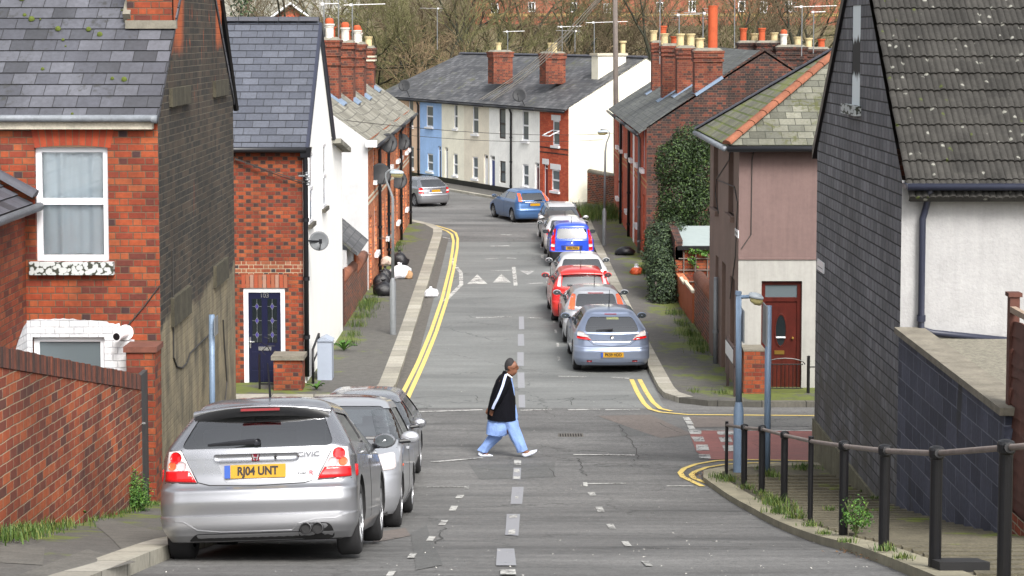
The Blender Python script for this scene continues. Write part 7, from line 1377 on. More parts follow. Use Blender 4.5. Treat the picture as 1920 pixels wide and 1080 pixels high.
for s_ in (-1, 1):
    mb = MB(); mb.lathe([(0, .008), (.012, .004), (.013, -.004)], pm(968, 687.5, s_*.032), V((1, s_*.4, 0)), 8); mb.build('eye', white_pt, bo); mb = MB(); mb.box(pm(967.5, 685.2, s_*.034), (.012, .045, .008)); mb.build('eyebrow', hair_m, bo)
mb = MB(); mb.box(pm(968.2, 696.5, 0), (.008, .05, .007)); mb.build('mouth', plain('lips', C(110, 62, 56, .7)), bo); mb = MB(); mb.box(pm(967, 694.3, 0), (.012, .055, .008)); mb.build('moustache', hair_m, bo)
# ================================================================= railing, posts, lamps
post_px = [(1362, 888, 790, .028), (1395, 905, 795, .05), (1428, 922, 797, .05), (1470, 940, 808, .052), (1519, 975, 818, .034), (1581, 997, 826, .052), (1657, 1025, 833, .052), (1753, 1055, 836, .053), (1882, 1086, 824, .055)]
g0 = G(1581, 997, .12); t = thing('railing', (g0.x, g0.y, ZG(g0.y)), 'black post and rail barrier along the steep right footway', 'railing'); tops = []
for x, yb, yt, r in post_px:
    b = G(x, yb, .12); top = P(x, yt, b.y); z0 = ZG(b.y)-.1; mb = MB(); r *= .9; mb.lathe([(r, z0-b.z), (r, top.z-b.z-.09)], b, n=16)
    if r > .04: mb.lathe([(r, top.z-b.z-.10), (r*1.28, top.z-b.z-.085), (r*1.28, top.z-b.z-.03), (r*1.1, top.z-b.z-.012), (r*.5, top.z-b.z), (0, top.z-b.z)], b, n=16); mb.tube([b+Z3*(top.z-b.z-.058)+V((0, -r*1.9, .02)), b+Z3*(top.z-b.z-.058)+V((0, r*1.9, -.02))], r*.75, 10)
    else: mb.lathe([(r, top.z-b.z-.09), (r, top.z-b.z), (0, top.z-b.z)], b, n=12)
    mb.build('post', black_pt, t, smooth=False); tops.append(b+Z3*(top.z-b.z-.058))
tops = tops+[tops[-1]+(tops[-1]-tops[-2])*1.0]; mb = MB(); mb.tube(tops, .023, 10); mb.build('rail', plain('worn_brown_rail', C(142, 130, 124, .8), .5, .3, 6, .3), t, smooth=True)
b = tops[-1]; mb = MB(); mb.lathe([(.055, -1.2), (.055, .05), (0, .06)], b, n=16); mb.build('post', black_pt, t)
def lamp_post(label, base, bx, arm, head, Y=None, r=.055, m=grey_mt, rb=.085, hb=1.3, hm=None, hw=.16):
    t = thing('street_lamp', base, label, 'street lamp', None); p = V(base); mb = MB(); tp = arm[0]; mb.lathe([(rb, -.05), (rb, hb), (r*1.1, hb+.12), (r, hb+.14)], p, n=14); mb.tube([p+Z3*(hb+.1)]+arm, [r]+[r*.9]*1+[r*.62]*(len(arm)-1), 12); mb.build('column', m, t, smooth=True)
    a, b_ = head; d = (b_-a).normalized(); s_ = d.cross(Z3).normalized(); rows = []
    for q, w_, hh in ((0, .35, .6), (.12, .8, .9), (.5, 1, 1), (.85, .95, .8), (1, .5, .4)): c_ = a.lerp(b_, q); rows.append([c_+s_*hw*w_*cos(pi*j/8)+Z3*(.09*hh*sin(pi*j/8)) for j in range(9)]+[c_+s_*hw*w_*cos(pi+pi*j/4)*.9 for j in range(1, 4)])
    mb = MB(); mb.grid(rows, closed=True); mb.poly(rows[0]); mb.poly(rows[-1][::-1]); hd = mb.build('lamp_head', hm or plain('lamp_head_grey', C(168, 178, 186, .8), .5, .08), t, smooth=True)
    mb = MB(); rows = [[a.lerp(b_, q)+s_*hw*.8*w_*cos(pi*j/6)-Z3*(.11*w_*sin(pi*j/6)) for j in range(7)] for q, w_ in ((.1, .6), (.4, 1), (.8, 1), (.95, .6))]; mb.grid(rows); mb.poly(rows[0]); mb.poly(rows[-1]); mb.build('lamp_bowl', plain('yellowed_lamp_bowl', C(206, 196, 140, .75), .3, .05), hd, smooth=True)
    return t
b = G(737, 627, .11); A = lambda pts, Y: [P(x, y, Y) for x, y in pts]
lamp_post('grey street lamp on the left footway before the brick terrace', b, 0, A([(736.5, 372), (732, 358), (726, 343), (723, 332), (724, 324), (730, 319), (748, 318)], b.y), (P(731, 325, b.y), P(757, 325, b.y)), r=.045, rb=.085, hb=1.35)
b = G(1133, 460, .11); lamp_post('grey street lamp on the far right footway in front of the cream gable', b, 0, A([(1135, 285), (1137, 268), (1142, 256), (1143, 249), (1139, 244), (1126, 243)], b.y), (P(1141, 248, b.y), P(1120, 248, b.y)), r=.045, rb=.08, hb=1.3)
b = G(1384, 881, .11); t = lamp_post('blue grey lamp column with a short arm at the side road corner', b, 0, A([(1385, 552)], b.y)+[P(1385.5, 557, b.y), P(1408, 556, b.y)], (P(1404, 557, b.y), P(1431, 561, b.y)), r=.05, m=blue_post_m, rb=.078, hb=P(1384, 770, b.y).z-b.z, hw=.09)
mb = MB(); q = P(1390, 610, b.y); mb.box((q.x+.02, q.y, q.z), (.02, .38, .5)); mb.build('sign_plate', grey_mt, t); mb = MB(); mb.tube([P(1384, 553, b.y), P(1385, 546, b.y)], .052, 10); mb.build('column_cap', blue_post_m, t)
b = G(1438, 886, .11); t = thing('sign_post', b, 'blue grey sign post beside the lamp column, its sign seen edge on', 'sign post'); top = P(1440, 573, b.y); mb = MB(); mb.tube([b-Z3*.1, V((b.x, b.y, top.z))], .05, 12); mb.build('post', blue_post_m, t, smooth=True); mb = MB(); q = P(1434, 608, b.y); mb.box((q.x, q.y-.02, q.z), (.02, .45, .62)); mb.build('sign_plate', grey_mt, t)
b = P(397, 756, 26.6); b.z = ZG(26.6); t = thing('sign_post', b, 'blue grey sign post standing against the tarred gable', 'sign post'); top = P(397, 590, 26.6); mb = MB(); mb.tube([b, V((top.x, 26.6, top.z))], .042, 12); mb.build('post', blue_post_m, t, smooth=True); mb = MB(); mb.box((top.x+.06, 26.6, top.z-.16), (.015, .3, .26)); mb.build('sign_plate', grey_mt, t)
b = PX(1372, 735, 4.62); b.z = ZG(b.y, .11); t = thing('street_name_sign', b, 'low street name board on two dark legs beside the mauve house', 'street sign'); z1 = PX(1372, 640, 4.62).z
for dy in (-.55, .75): mb = MB(); mb.box((4.62, b.y+dy, (b.z+z1)/2), (.06, .06, z1-b.z)); mb.build('leg', plain('dark_brown_post', C(52, 40, 38), .7), t)
mb = MB(); mb.box((4.60, b.y+.1, z1-.22), (.05, 1.42, .36)); mb.build('backboard', plain('dark_brown_post', C(52, 40, 38), .7), t); mb = MB(); mb.box((4.57, b.y+.1, z1-.22), (.012, 1.3, .28)); mb.build('name_board', white_pt, t)
# telegraph pole and wires
b = V((P(1157, 190, 90.3).x, 90.3, 0)); b.z = ZG(90.3); t = thing('telegraph_pole', b, 'weathered timber telegraph pole rising behind the red terrace', 'telegraph pole'); tp = P(1153, -60, 90.3); mb = MB(); mb.tube([b, V((tp.x, 90.3, tp.z))], [.15, .11], 12); mb.build('pole', wood_gr, t, smooth=True)
mb = MB(); top = V((tp.x, 90.3, tp.z-.6)); ends = [ff.at(ff.hit(x, 190)[0], zFE+.1, .1) for x in (905, 925)]
for i, e in enumerate(ends):
    for o in (-.08, .08): mb.tube([top.lerp(e, k/12)+V((o, 0, -1.1*sin(pi*k/12)*.5)) for k in range(13)], .022, 4)
mb.build('wire', plain('pale_cable', C(176, 170, 160, .8), .7), t)
def wire(a, b_, sag, label, r=.010):
    mb = MB(); mb.tube([V(a).lerp(V(b_), k/20)-Z3*sag*4*(k/20)*(1-k/20) for k in range(21)], r, 4); tag(mb.build('overhead_cable', wire_m), label, 'cable')
wire(P(440, 296, 40.1), P(572, 346, 40.1), .02, 'upper thin cable sagging across the front of the navy door house', .012); wire(P(440, 298, 40.05), P(572, 342, 40.05), .0, 'lower twin cable crossing the front of the navy door house to its corner bracket', .012)
mb = MB()
for k in range(3): mb.lathe([(.03, 0), (.05, .02), (.03, .05), (.045, .07), (0, .09)], P(575+k*1.5, 330+k*9, 40.05), n=10)
mb.tube([P(560, 330, 40.05), P(578, 330, 40.05)], .02, 6); mb.build('cable_bracket', grey_mt, h2)
wire(P(618, 222, 58), P(1155, 250, 89), .25, 'long thin cable crossing the street below the roof lines', .014); wire(P(730, 250, 76), P(1130, 262, 90), .2, 'second thin cable crossing the far end of the street', .014)
def tv(px, y0, y1, Y, boom, yaw, label, kind='yagi'):
    b_ = P(px, y0, Y); tp_ = P(px, y1, Y); t = thing('tv_aerial', b_, label, 'aerial', 'television aerials on the chimneys'); mb = MB(); mb.tube([b_, V((b_.x, Y, tp_.z))], .022, 6); mb.build('mast', grey_mt, t)
    d = V((cos(yaw), sin(yaw), .03)); s_ = V((-sin(yaw)*.0, 0, 1)) if kind == 'v' else V((-sin(yaw), cos(yaw), 0)); o = V((b_.x, Y, tp_.z-.06)); mb = MB(); mb.tube([o-d*.25*boom, o+d*boom], .014, 5); n = int(boom*9)
    for k in range(n): q = o+d*(boom*k/n-.05); mb.tube([q-s_*.16, q+s_*.16], .008, 4)
    q = o-d*.28*boom
    for k in range(-2, 3): mb.tube([q+Z3*.09*k-s_*.26+d*abs(k)*.05, q+Z3*.09*k+s_*.26+d*abs(k)*.05], .009, 4)
    ar = mb.build('antenna', alu, t); mb = MB(); mb.box(o-d*.05, (.09, .07, .09)); mb.build('junction_box', white_pt, ar)
tv(608, 90, 4, 63.3, .5, .3, 'aerial mast at the left edge of the nearest terrace chimney', 'v'); tv(635, 90, -6, 63.6, .8, .1, 'tall aerial mast with stacked bars beside the nearest terrace chimney', 'yagi'); tv(661, 100, 6, 68, 1.2, .15, 'long aerial pointing right from the second terrace chimney')
tv(820, 93, 14, 106, 1.0, 2.9, 'aerial mast at the left end of the far terrace ridge'); tv(952, 95, 57, 99.5, .9, .1, 'small aerial behind the left chimney of the far terrace'); tv(1054, 95, 48, 97, 1.0, .1, 'left of two aerials behind the right far terrace chimney'); tv(1078, 97, 56, 97.5, 1.0, 3.0, 'right of two aerials behind the right far terrace chimney'); tv(1114, 120, 40, 95.5, 1.7, .05, 'tall aerial mast left of the cream chimney')
tv(1237, 120, -10, 80.3, .6, 2.9, 'tall bare aerial mast on the leftmost red terrace stack'); tv(1273, 120, 25, 73, .9, .4, 'aerial on the second red terrace stack', 'yagi'); tv(1318, 85, 22, 70.8, .8, 2.6, 'aerial with stacked bars beside the tall terracotta pot'); tv(1377, 90, -5, 82, 1.4, .05, 'pale mast left of the clustered stacks'); tv(1503, 105, 10, 79.5, 1.5, .12, 'dark red mast with long aerial on the right of the clustered stacks'); tv(1525, 100, 20, 80.5, .5, 0, 'short dark mast next to the long aerial')
# ================================================================= planting
def leafm(name, cols, rough=.6):
    t = NT(name); oi = t.new('ShaderNodeNewGeometry'); r = oi.outputs['Random Per Island']; n = t.noise(t.co(), 1.4, 3); k = t.M('ADD', t.M('MULTIPLY', r, .7), t.M('MULTIPLY', n, .3)); return t.out(t.ramp(k, cols), rough, spec=.35)
ivy_m = leafm('ivy_leaf', [(.15, C(26, 40, 22, .7)), (.45, C(42, 62, 30, .7)), (.75, C(62, 86, 40, .7)), (.95, C(100, 122, 58, .7))]); hedge_m = leafm('dark_hedge_leaf', [(.15, C(26, 38, 26, .8)), (.5, C(44, 62, 40, .8)), (.85, C(76, 94, 60, .8))]); green_m = leafm('fresh_green_leaf', [(.1, C(44, 76, 28, .75)), (.5, C(68, 108, 40, .75)), (.9, C(108, 146, 60, .75))]); grass_m = leafm('grass_blade', [(.1, C(50, 72, 28, .75)), (.5, C(74, 102, 40, .75)), (.9, C(126, 132, 72, .75))]); dry_m = leafm('dry_leaf_litter', [(.1, C(86, 64, 44, .8)), (.5, C(120, 92, 66, .8)), (.9, C(150, 122, 90, .8))])
def leaf(mb, p, n, size, asp=.65, droop=.25):
    n = n.normalized(); a = n.orthogonal().normalized(); a = Matrix.Rotation(random.uniform(0, 2*pi), 3, n) @ a; b = n.cross(a); s = size*random.uniform(.7, 1.3)
    tip = p+a*s-n*s*droop; mb.poly([p-a*s*.1, p+a*s*.4+b*s*asp*.5, tip, p+a*s*.4-b*s*asp*.5], [(0, 0)]*4)
def foliage(name, parent, blobs, n, size, mat, flat=1.0, inner=.55):
    """leaves through the volume of a few overlapping lumps"""
    mb = MB(); W = [r[0]*r[1]*r[2] for c, r in blobs]; tot = sum(W)
    for (c, r), w_ in zip(blobs, W):
        for _ in range(int(n*w_/tot)):
            d = V((random.gauss(0, 1), random.gauss(0, 1), random.gauss(0, 1))).normalized(); k = inner+(1-inner)*random.random()**.6; k *= 1+.22*mnoise.noise(d*2.3+V(c)*1.7)
            p = V(c)+V((d.x*r[0], d.y*r[1], d.z*r[2]))*k; leaf(mb, p, d*.7+V((random.gauss(0, .45), random.gauss(0, .45), random.gauss(.25, .45))), size)
    return mb.build(name, mat, parent)
def blade(mb, p, h, w, lean):
    a = random.uniform(0, 2*pi); s = V((cos(a), sin(a), 0))*w; l = V((cos(a+1.6), sin(a+1.6), 0))*lean*h
    mb.poly([p-s, p+s, p+s*.7+l*.4+Z3*h*.6, p-s*.7+l*.4+Z3*h*.6], [(0, 0)]*4); mb.poly([p-s*.7+l*.4+Z3*h*.6, p+s*.7+l*.4+Z3*h*.6, p+l+Z3*h], [(0, 0)]*3)
random.seed(11)
# ivy clad tree and clipped hedge on the right
iv = P(1285, 430, 60); t = thing('ivy_clad_tree', (iv.x, 60.5, ZG(60)), 'tall dark ivy covered tree between the mauve house and the red terrace', 'tree')
def bl(px, py, Y, rx, ry, rz): p = P(px, py, Y); return ((p.x, p.y, p.z), (rx, ry, rz))
mb = MB(); mb.tube([(iv.x+.2, 60.6, ZG(57)), (iv.x+.15, 60.6, 2.2), (iv.x, 60.7, 4)], [.25, .2, .1], 8); mb.build('trunk', wood_gr, t); foliage('crown', t, [bl(1300, 275, 60.5, .8, .9, .75), bl(1268, 305, 60, .72, .8, .8), bl(1310, 330, 60.5, .75, 1, 1.0), bl(1275, 370, 60, .72, .8, 1.0), bl(1315, 400, 60, .65, .8, 1.0), bl(1249, 290, 60.2, .36, .4, .42), bl(1262, 425, 60, .6, .7, .8), bl(1325, 270, 60.5, .5, .7, .6), bl(1240, 330, 60, .28, .3, .35), bl(1252, 400, 60, .45, .5, .7)], 24000, .075, ivy_m)
t = thing('hedge', (P(1238, 560, 56).x, 56, ZG(56)), 'dark clipped hedge at the edge of the right footway', 'hedge'); mb = MB(); hx = P(1238, 500, 56).x
for k in range(5): mb.tube([(hx+.1*k-.2, 55+.6*k, ZG(56)), (hx+.1*k-.2, 55+.6*k, ZG(56)+.6)], .04, 6)
mb.build('stems', wood_gr, t); foliage('leaves', t, [bl(1237, 445, 58, .5, .9, .5), bl(1234, 475, 57, .52, .9, .55), bl(1238, 505, 56, .5, .8, .6), bl(1241, 532, 55.5, .48, .8, .6), bl(1243, 553, 55, .46, .7, .4), bl(1262, 440, 58.5, .45, .7, .6)], 11000, .075, hedge_m, inner=.6)
# climber on the store trellis
foliage_pts = [bl(1305, 470, 55.85, .35, .06, .12), bl(1300, 490, 55.85, .14, .06, .25), bl(1322, 476, 55.85, .2, .06, .12)]; tg_ = thing('climbing_plant', (P(1305, 500, 55.8).x, 55.85, ZG(56)), 'sparse climber on the trellis of the small brick store', 'climbing plant'); foliage('leaves', tg_, foliage_pts, 160, .09, green_m, inner=.1); mb = MB(); mb.tube([(tg_.location.x, 55.88, ZG(56)), P(1303, 500, 55.86), P(1305, 470, 55.86)], .015, 5); mb.build('stem', wood_gr, tg_)
# foreground shrub, dock and weeds by the garden wall
def shrub(px, py, rx, rz, n, size, label, mat=green_m, name='shrub', cat='shrub', Y=None, group=None):
    b = G(px, py, .2); c = V((b.x, b.y, ZG(b.y)+.02)); t = thing(name, c, label, cat, group); foliage('leaves', t, [(tuple(c+Z3*rz*.9), (rx, rx*.9, rz)), (tuple(c+V((rx*.4, 0, rz*.6))), (rx*.7, rx*.7, rz*.6)), (tuple(c+V((-rx*.4, 0, rz*.55))), (rx*.65, rx*.6, rz*.55))], n, size, mat, inner=.2); mb = MB()
    for k in range(6): a = k*1.1; mb.tube([c-Z3*.05, c+V((cos(a)*rx*.3, sin(a)*rx*.3, rz*.7)), c+V((cos(a)*rx*.7, sin(a)*rx*.6, rz*1.5))], .008, 4)
    mb.build('stems', plain('green_stem', C(84, 96, 52, .7), .8), t); return t
shrub(240, 955, .27, .29, 3600, .028, 'small bright green bush at the foot of the garden wall'); shrub(1605, 985, .17, .2, 420, .032, 'leafy weed among the railing posts', green_m, 'weed_plant', 'weed'); shrub(205, 955, .13, .14, 180, .04, 'straggly weed left of the bright green bush', grass_m, 'weed_plant', 'weed')
def dock(px, py, n, L, label):
    b = G(px, py, .2); c = V((b.x, b.y, ZG(b.y)+.02)); t = thing('dock_plant', c, label, 'plant')
    for k in range(n):
        a = 2*pi*k/n+random.uniform(-.3, .3); d = V((cos(a), sin(a)*.8, 0)); s = d.cross(Z3); h = random.uniform(.5, 1.1); rows = []
        for i in range(7): q = i/6; p = c+d*L*q*(.9 if h > .8 else 1.1)+Z3*L*h*sin(q*2.0)*.75; w_ = L*.2*sin(pi*min(1, q*.95+.05))**.8; rows.append([p-s*w_+Z3*.01, p-Z3*.012, p+s*w_+Z3*.01])
        mb = MB(); mb.grid(rows); mb.build('leaf', green_m, t, smooth=True)
dock(120, 978, 8, .26, 'broad leaved dock plant at the foot of the garden wall'); dock(645, 652, 8, .3, 'broad leaved weed at the base of the white gable'); dock(594, 724, 6, .2, 'small leafy weed below the black handrail'); dock(1310, 800-52, 5, .14, 'tiny weed on the right footway') if False else None
def tufts(label, pts, n, h, spread, mat=grass_m, hh=.11):
    mb = MB()
    for px, py, k in pts:
        c = G(px, py, hh)
        for _ in range(int(n*k)): p = V((c.x+random.gauss(0, spread*k), c.y+random.gauss(0, spread*1.6*k), 0)); p.z = gz(p.y)+hh-.01; blade(mb, p, h*k*random.uniform(.4, 1.1), (.003+.003*k), random.uniform(.1, .7))
    tag(mb.build('grass', mat), label, 'grass', kind='stuff')
tufts('rough grass along the foot of the garden wall', [(15, 1000, 1.2), (60, 990, 1.2), (95, 985, 1), (150, 975, .8), (185, 968, .8), (280, 945, .6), (0, 1010, 1.2), (40, 1000, 1), (225, 960, .7)], 260, .11, .14, hh=.2)
tufts('grass tufts along the right kerb below the railing', [(1350, 895, .8), (1365, 900, .9), (1400, 915, .7), (1440, 935, .8), (1455, 945, 1.1), (1470, 960, 1.2), (1490, 970, .8), (1425, 925, .6), (1520, 985, .6), (1545, 1000, .5), (1660, 1030, .6), (1430, 880, .7), (1445, 890, .9), (1460, 895, .7), (1508, 878, .9), (1690, 1045, .5), (1590, 1015, .5), (1555, 955, .5), (1640, 935, .5), (1620, 920, .4)], 130, .13, .09)
tufts('weeds along the base of the left terrace and yard wall', [(655, 645, .8), (662, 630, .8), (670, 612, .9), (680, 595, 1), (688, 580, 1.1), (695, 568, 1), (742, 470, 1), (748, 460, .9), (690, 572, .9)], 130, .28, .14)
tufts('weeds on the right footway edge', [(1268, 590, 1), (1280, 610, 1), (1295, 630, 1.1), (1305, 645, 1), (1318, 660, 1), (1212, 508, 1.3), (1205, 512, 1), (1355, 738, .6), (1300, 735, .5)], 120, .25, .14)
tufts('tall weeds before the brick wall by the cream gable', [(1100, 408, 2), (1112, 408, 2.2), (1125, 408, 2), (1140, 405, 1.8), (1150, 404, 1.8), (1095, 405, 1.8)], 200, .35, .3)
mb = MB()
for px, py, k in ((1325, 890, 1.2), (1340, 897, 1.2), (1310, 893, .8), (1405, 925, .8), (1450, 950, .9), (1500, 985, .9), (1545, 1012, .9), (1600, 1035, .8), (1650, 1050, .7), (1700, 1062, .6), (240, 1045, .8), (220, 1050, .8), (260, 1040, .6), (1300, 898, .8)):
    c = G(px, py, 0)
    for _ in range(int(60*k)): p = V((c.x+random.gauss(0, .10), c.y+random.gauss(0, .25), 0)); p.z = gz(p.y)+.012+random.random()*.015; leaf(mb, p, V((random.gauss(0, .3), random.gauss(0, .3), 1)), .03)
tag(mb.build('leaf_litter', dry_m), 'brown dead leaves gathered in the gutters', 'leaves', kind='stuff')
mb = MB(); random.seed(21)
for _ in range(420):
    y = 14+random.random()**1.6*60; x = random.uniform(-2.9, 3.1); p = V((x, y, gz(y)+.012)); s = .006+random.random()*.011; leaf(mb, p, V((random.gauss(0, .2), random.gauss(0, .2), 1)), s*1.6)
tag(mb.build('road_grit', plain('pale_grit', C(196, 194, 188, .7), .9, .3)), 'pale grit and scraps scattered on the road', 'grit', kind='stuff')
# ================================================================= left garden wall, pier, side gate
XG = -4.52; y0g, y1g = 14.0, PX(266, 800, XG).y; zt1 = PX(266, 702, XG).z; zt0 = zt1+(PX(0, 650, XG).z-zt1)*(y1g-y0g)/(y1g-PX(0, 650, XG).y)
t = thing('brick_garden_wall', (XG, 19, ZG(19, .2)), 'sloping red brick garden wall at the left edge of the photo', 'wall'); fg = Face((XG, y0g, 0), (0, 1, 0), (1, 0, 0)); W = y1g-y0g; rk = .185
mb = MB(); wall(mb, fg, [(0, 0), (W, 0), (W, zt1-rk), (0, zt0-rk)]); wall(mb, Face((XG, y1g, 0), (-1, 0, 0), (0, 1, 0)), [(0, 0), (.24, 0), (.24, zt1-rk), (0, zt1-rk)]); wall(mb, Face((XG-.24, y1g, 0), (0, -1, 0), (-1, 0, 0)), [(0, 0), (W, 0), (W, zt0-rk), (0, zt1-rk)]); mb.build('wall', brick_slope, t)
mb = MB(); n = int(W/.088); random.seed(4)
for i in range(n):
    a, b_ = i/n, (i+.86)/n; j = random.uniform(-.006, .006)
    za_, zb_ = zt0+(zt1-zt0)*a, zt0+(zt1-zt0)*b_; ya_, yb_ = y0g+W*a, y0g+W*b_; q = [(XG-.25+j, ya_, za_-rk), (XG+.012+j, ya_, za_-rk), (XG+.012+j, yb_, zb_-rk), (XG-.25+j, yb_, zb_-rk)]; mb.hexa([V(p) for p in q]+[V((p[0], p[1], p[2]+rk+j)) for p in q], mi=i % 3)
mb.build('brick_on_edge_coping', [plain('coping_brick_a', C(122, 76, 64, .5), .9, .4, 8), plain('coping_brick_b', C(146, 84, 64, .5), .9, .4, 8), plain('coping_brick_c', C(92, 66, 60, .5), .9, .4, 8)], t)
mb = MB(); mb.hexa([V((XG-.24, y0g, zt0-.19)), V((XG-.0, y0g, zt0-.19)), V((XG-.0, y1g, zt1-.19)), V((XG-.24, y1g, zt1-.19)), V((XG-.24, y0g, zt0-.02)), V((XG-.0, y0g, zt0-.02)), V((XG-.0, y1g, zt1-.02)), V((XG-.24, y1g, zt1-.02))]); mb.build('coping_mortar', cement, t)
yp = PX(290, 800, XG).y; zp = PX(288, 672, XG+.1).z; t = thing('brick_pier', (XG-.1, yp, ZG(yp)), 'tall brick gate pier against the tarred gable corner', 'gate pier'); mb = MB(); mb.box((XG-.16, Y1-.22, (zp+1)/2), (.36, .40, zp-1)); mb.build('pier', brick_a, t); mb = MB(); mb.box((XG-.16, Y1-.22, zp+.03), (.42, .46, .07)); mb.build('cap', plain('worn_brick_cap', C(128, 80, 66, .6), .9, .3, 6), t)
t = thing('side_gate', (XG-.1, y1g+.2, ZG(y1g)), 'narrow dark grey timber gate between garden wall and pier', 'gate'); zg_ = PX(272, 700, XG-.05).z; mb = MB(); mb.box((XG-.10, (y1g+Y1-.42)/2, (zg_+1.2)/2), (.06, Y1-.42-y1g-.02, zg_-1.2)); mb.build('gate_leaf', plain('dark_grey_timber', C(78, 78, 80, .65), .85, .3, 4, streak=.3), t); mb = MB(); mb.lathe([(.02, 0), (.02, .05), (0, .06)], (XG-.07, y1g+.3, 3.2), V((1, 0, 0)), 8); mb.build('latch', chrome, t)
mb = MB()
for q in ([(30, 1080), (165, 1030), (255, 1052), (150, 1080)], [(160, 975), (330, 930+70), (430, 985), (230, 1030)], [(0, 990+40), (85, 1030), (80, 1060), (0, 1060)]):
    sheet(mb, [tuple(G(*p, .13).xy) for p in q], .0, .5, zf=lambda x, y: gz(y)+.124+max(0, (-3.4-x))*.06)
mb.build('paving_slabs', flag_m, kind='structure')
mb = MB(); b = G(345, 1048); p = G(252, 1055); mb.box((p.x-.05, p.y, gz(p.y)+.02), (.22, .4, .11)); tag(mb.build('drain_cover', dark_m), 'dark iron kerb drain beside the front car', 'drain')
p = G(1790, 1062, .1); mb = MB(); mb.hexa([V((p.x+dx, p.y+dy, ZG(p.y+dy)+dz)) for dz in (-.1, .03) for dx, dy in ((-.16, -.2), (.22, -.2), (.22, .2), (-.16, .2))]); tag(mb.build('drain_cover', dark_m), 'black iron kerb drain below the right railing', 'drain')
mb = MB(); q = G(1070, 817); mb.box((q.x, q.y, gz(q.y)+.006), (.46, .30, .012)); dc = mb.build('drain_grate', plain('worn_iron', C(122, 116, 108, .6), .6, .3, 20, .4)); tag(dc, 'rectangular drain grate in the middle of the junction', 'drain'); mb = MB()
for k in range(9): mb.box((q.x-.19+.0475*k, q.y, gz(q.y)+.0135), (.018, .22, .004))
mb.build('slots', dark_m, dc)
p = G(507/1920*720+1200, 927, 0); p = G(1390, 928); mb = MB(); mb.lathe([(0, 0), (.035, .01), (.04, .04), (.03, .07), (0, .08)], (p.x, p.y, gz(p.y)), n=12); cu_ = mb.build('litter_cup', white_pt); tag(cu_, 'small white and blue scrap of litter by the right kerb', 'litter'); mb = MB(); mb.lathe([(.041, .03), (.0405, .05)], (p.x, p.y, gz(p.y)), n=12); mb.build('blue_band', plate_b, cu_)
# ================================================================= wooded hill and buildings beyond
bark = plain('winter_bark', C(76, 74, 64, .5), .95, .35, 2); bark2 = plain('olive_bark', C(70, 72, 56, .5), .95, .35, 2); twig1 = plain('brown_twig', C(118, 104, 80, .55), .95, .3, .4); twig2 = plain('olive_twig', C(112, 110, 72, .62), .95, .3, .4); twig3 = plain('buff_twig', C(142, 122, 94, .58), .95, .3, .4)
def tree(seed, H, spread, depth, name='bare_tree', tm=bark, tw=twig1, tr=.22, thin=.014):
    random.seed(seed); t = thing(name, (0, 0, 0), 'bare winter tree on the wooded hill', 'tree', 'bare trees on the hill'); a = MB(); b_ = MB()
    def grow(p, d, L, r, k):
        pts = [p]; q = p
        for i in range(3): d = (d+V((random.gauss(0, .14), random.gauss(0, .14), random.gauss(.03, .08)))).normalized(); q = q+d*L/3; pts.append(q)
        (a if k > depth-3 else b_).tube(pts, [r, r*.9, r*.8, r*.68], 6 if k > depth-2 else 3, cap=False)
        if k == 0: return
        for i in range(3 if k > 1 else 4):
            o = V((random.gauss(0, 1), random.gauss(0, 1), random.gauss(.15, .5))).normalized(); nd2 = (d*(1.0 if i == 0 else .55)+o*spread*(.5 if i == 0 else 1)).normalized(); s_ = pts[-1] if i < 2 else pts[random.choice((1, 2))]
            grow(s_, nd2, L*random.uniform(.62, .82), max(thin, r*random.uniform(.5, .66)), k-1)
    grow(V((0, 0, 0)), V((random.gauss(0, .06), random.gauss(0, .06), 1)).normalized(), H*.30, tr, depth); a.build('trunk', tm, t, smooth=True); b_.build('crown', tw, t); return t
protos = [tree(31, 13, .62, 6), tree(32, 15, .5, 6, tm=bark2, tw=twig2), tree(33, 11, .75, 6, tw=twig3), tree(34, 14, .55, 6, tm=bark2, tw=twig1)]
spots = [(590, 140, 0), (625, 150, 1), (700, 128, 1), (722, 140, 3), (745, 125, 2), (765, 150, 0), (790, 132, 1), (815, 142, 3), (838, 126, 1), (860, 150, 0), (880, 138, 3), (900, 160, 2), (925, 135, 1), (950, 150, 3), (975, 142, 0), (1000, 128, 2), (1022, 155, 1), (1045, 138, 3), (1070, 148, 0), (1100, 134, 1), (1128, 150, 3), (1180, 132, 0), (1205, 145, 1), (1235, 128, 3), (1262, 150, 0), (1295, 138, 1), (1330, 146, 2), (1365, 130, 0), (1400, 152, 3), (1435, 136, 1), (1470, 148, 0), (1505, 134, 3), (1540, 150, 1), (480, 150, 3), (440, 165, 0), (530, 160, 2), (560, 135, 3)]
random.seed(9); used = set()
where = lambda px: ('left of the terrace chimneys' if px < 600 else 'above the left terrace roofs' if px < 720 else 'above the left end of the far terrace' if px < 860 else 'above the far terrace chimneys' if px < 1060 else 'behind the telegraph pole' if px < 1220 else 'behind the red terrace stacks' if px < 1390 else 'behind the clustered stacks')
cnt = {}
for px, Y, k in spots:
    o = protos[k] if k not in used else copy_tree(protos[k]); used.add(k); x = P(px, 60, Y).x; o.location = (x, Y, hill(x, Y)-.2); o.rotation_euler = (0, 0, random.uniform(0, 6.28)); s_ = random.uniform(.85, 1.2); o.scale = (s_, s_, s_); o['group'] = 'bare trees '+where(px); o['label'] = 'bare winter tree on the hill '+where(px)
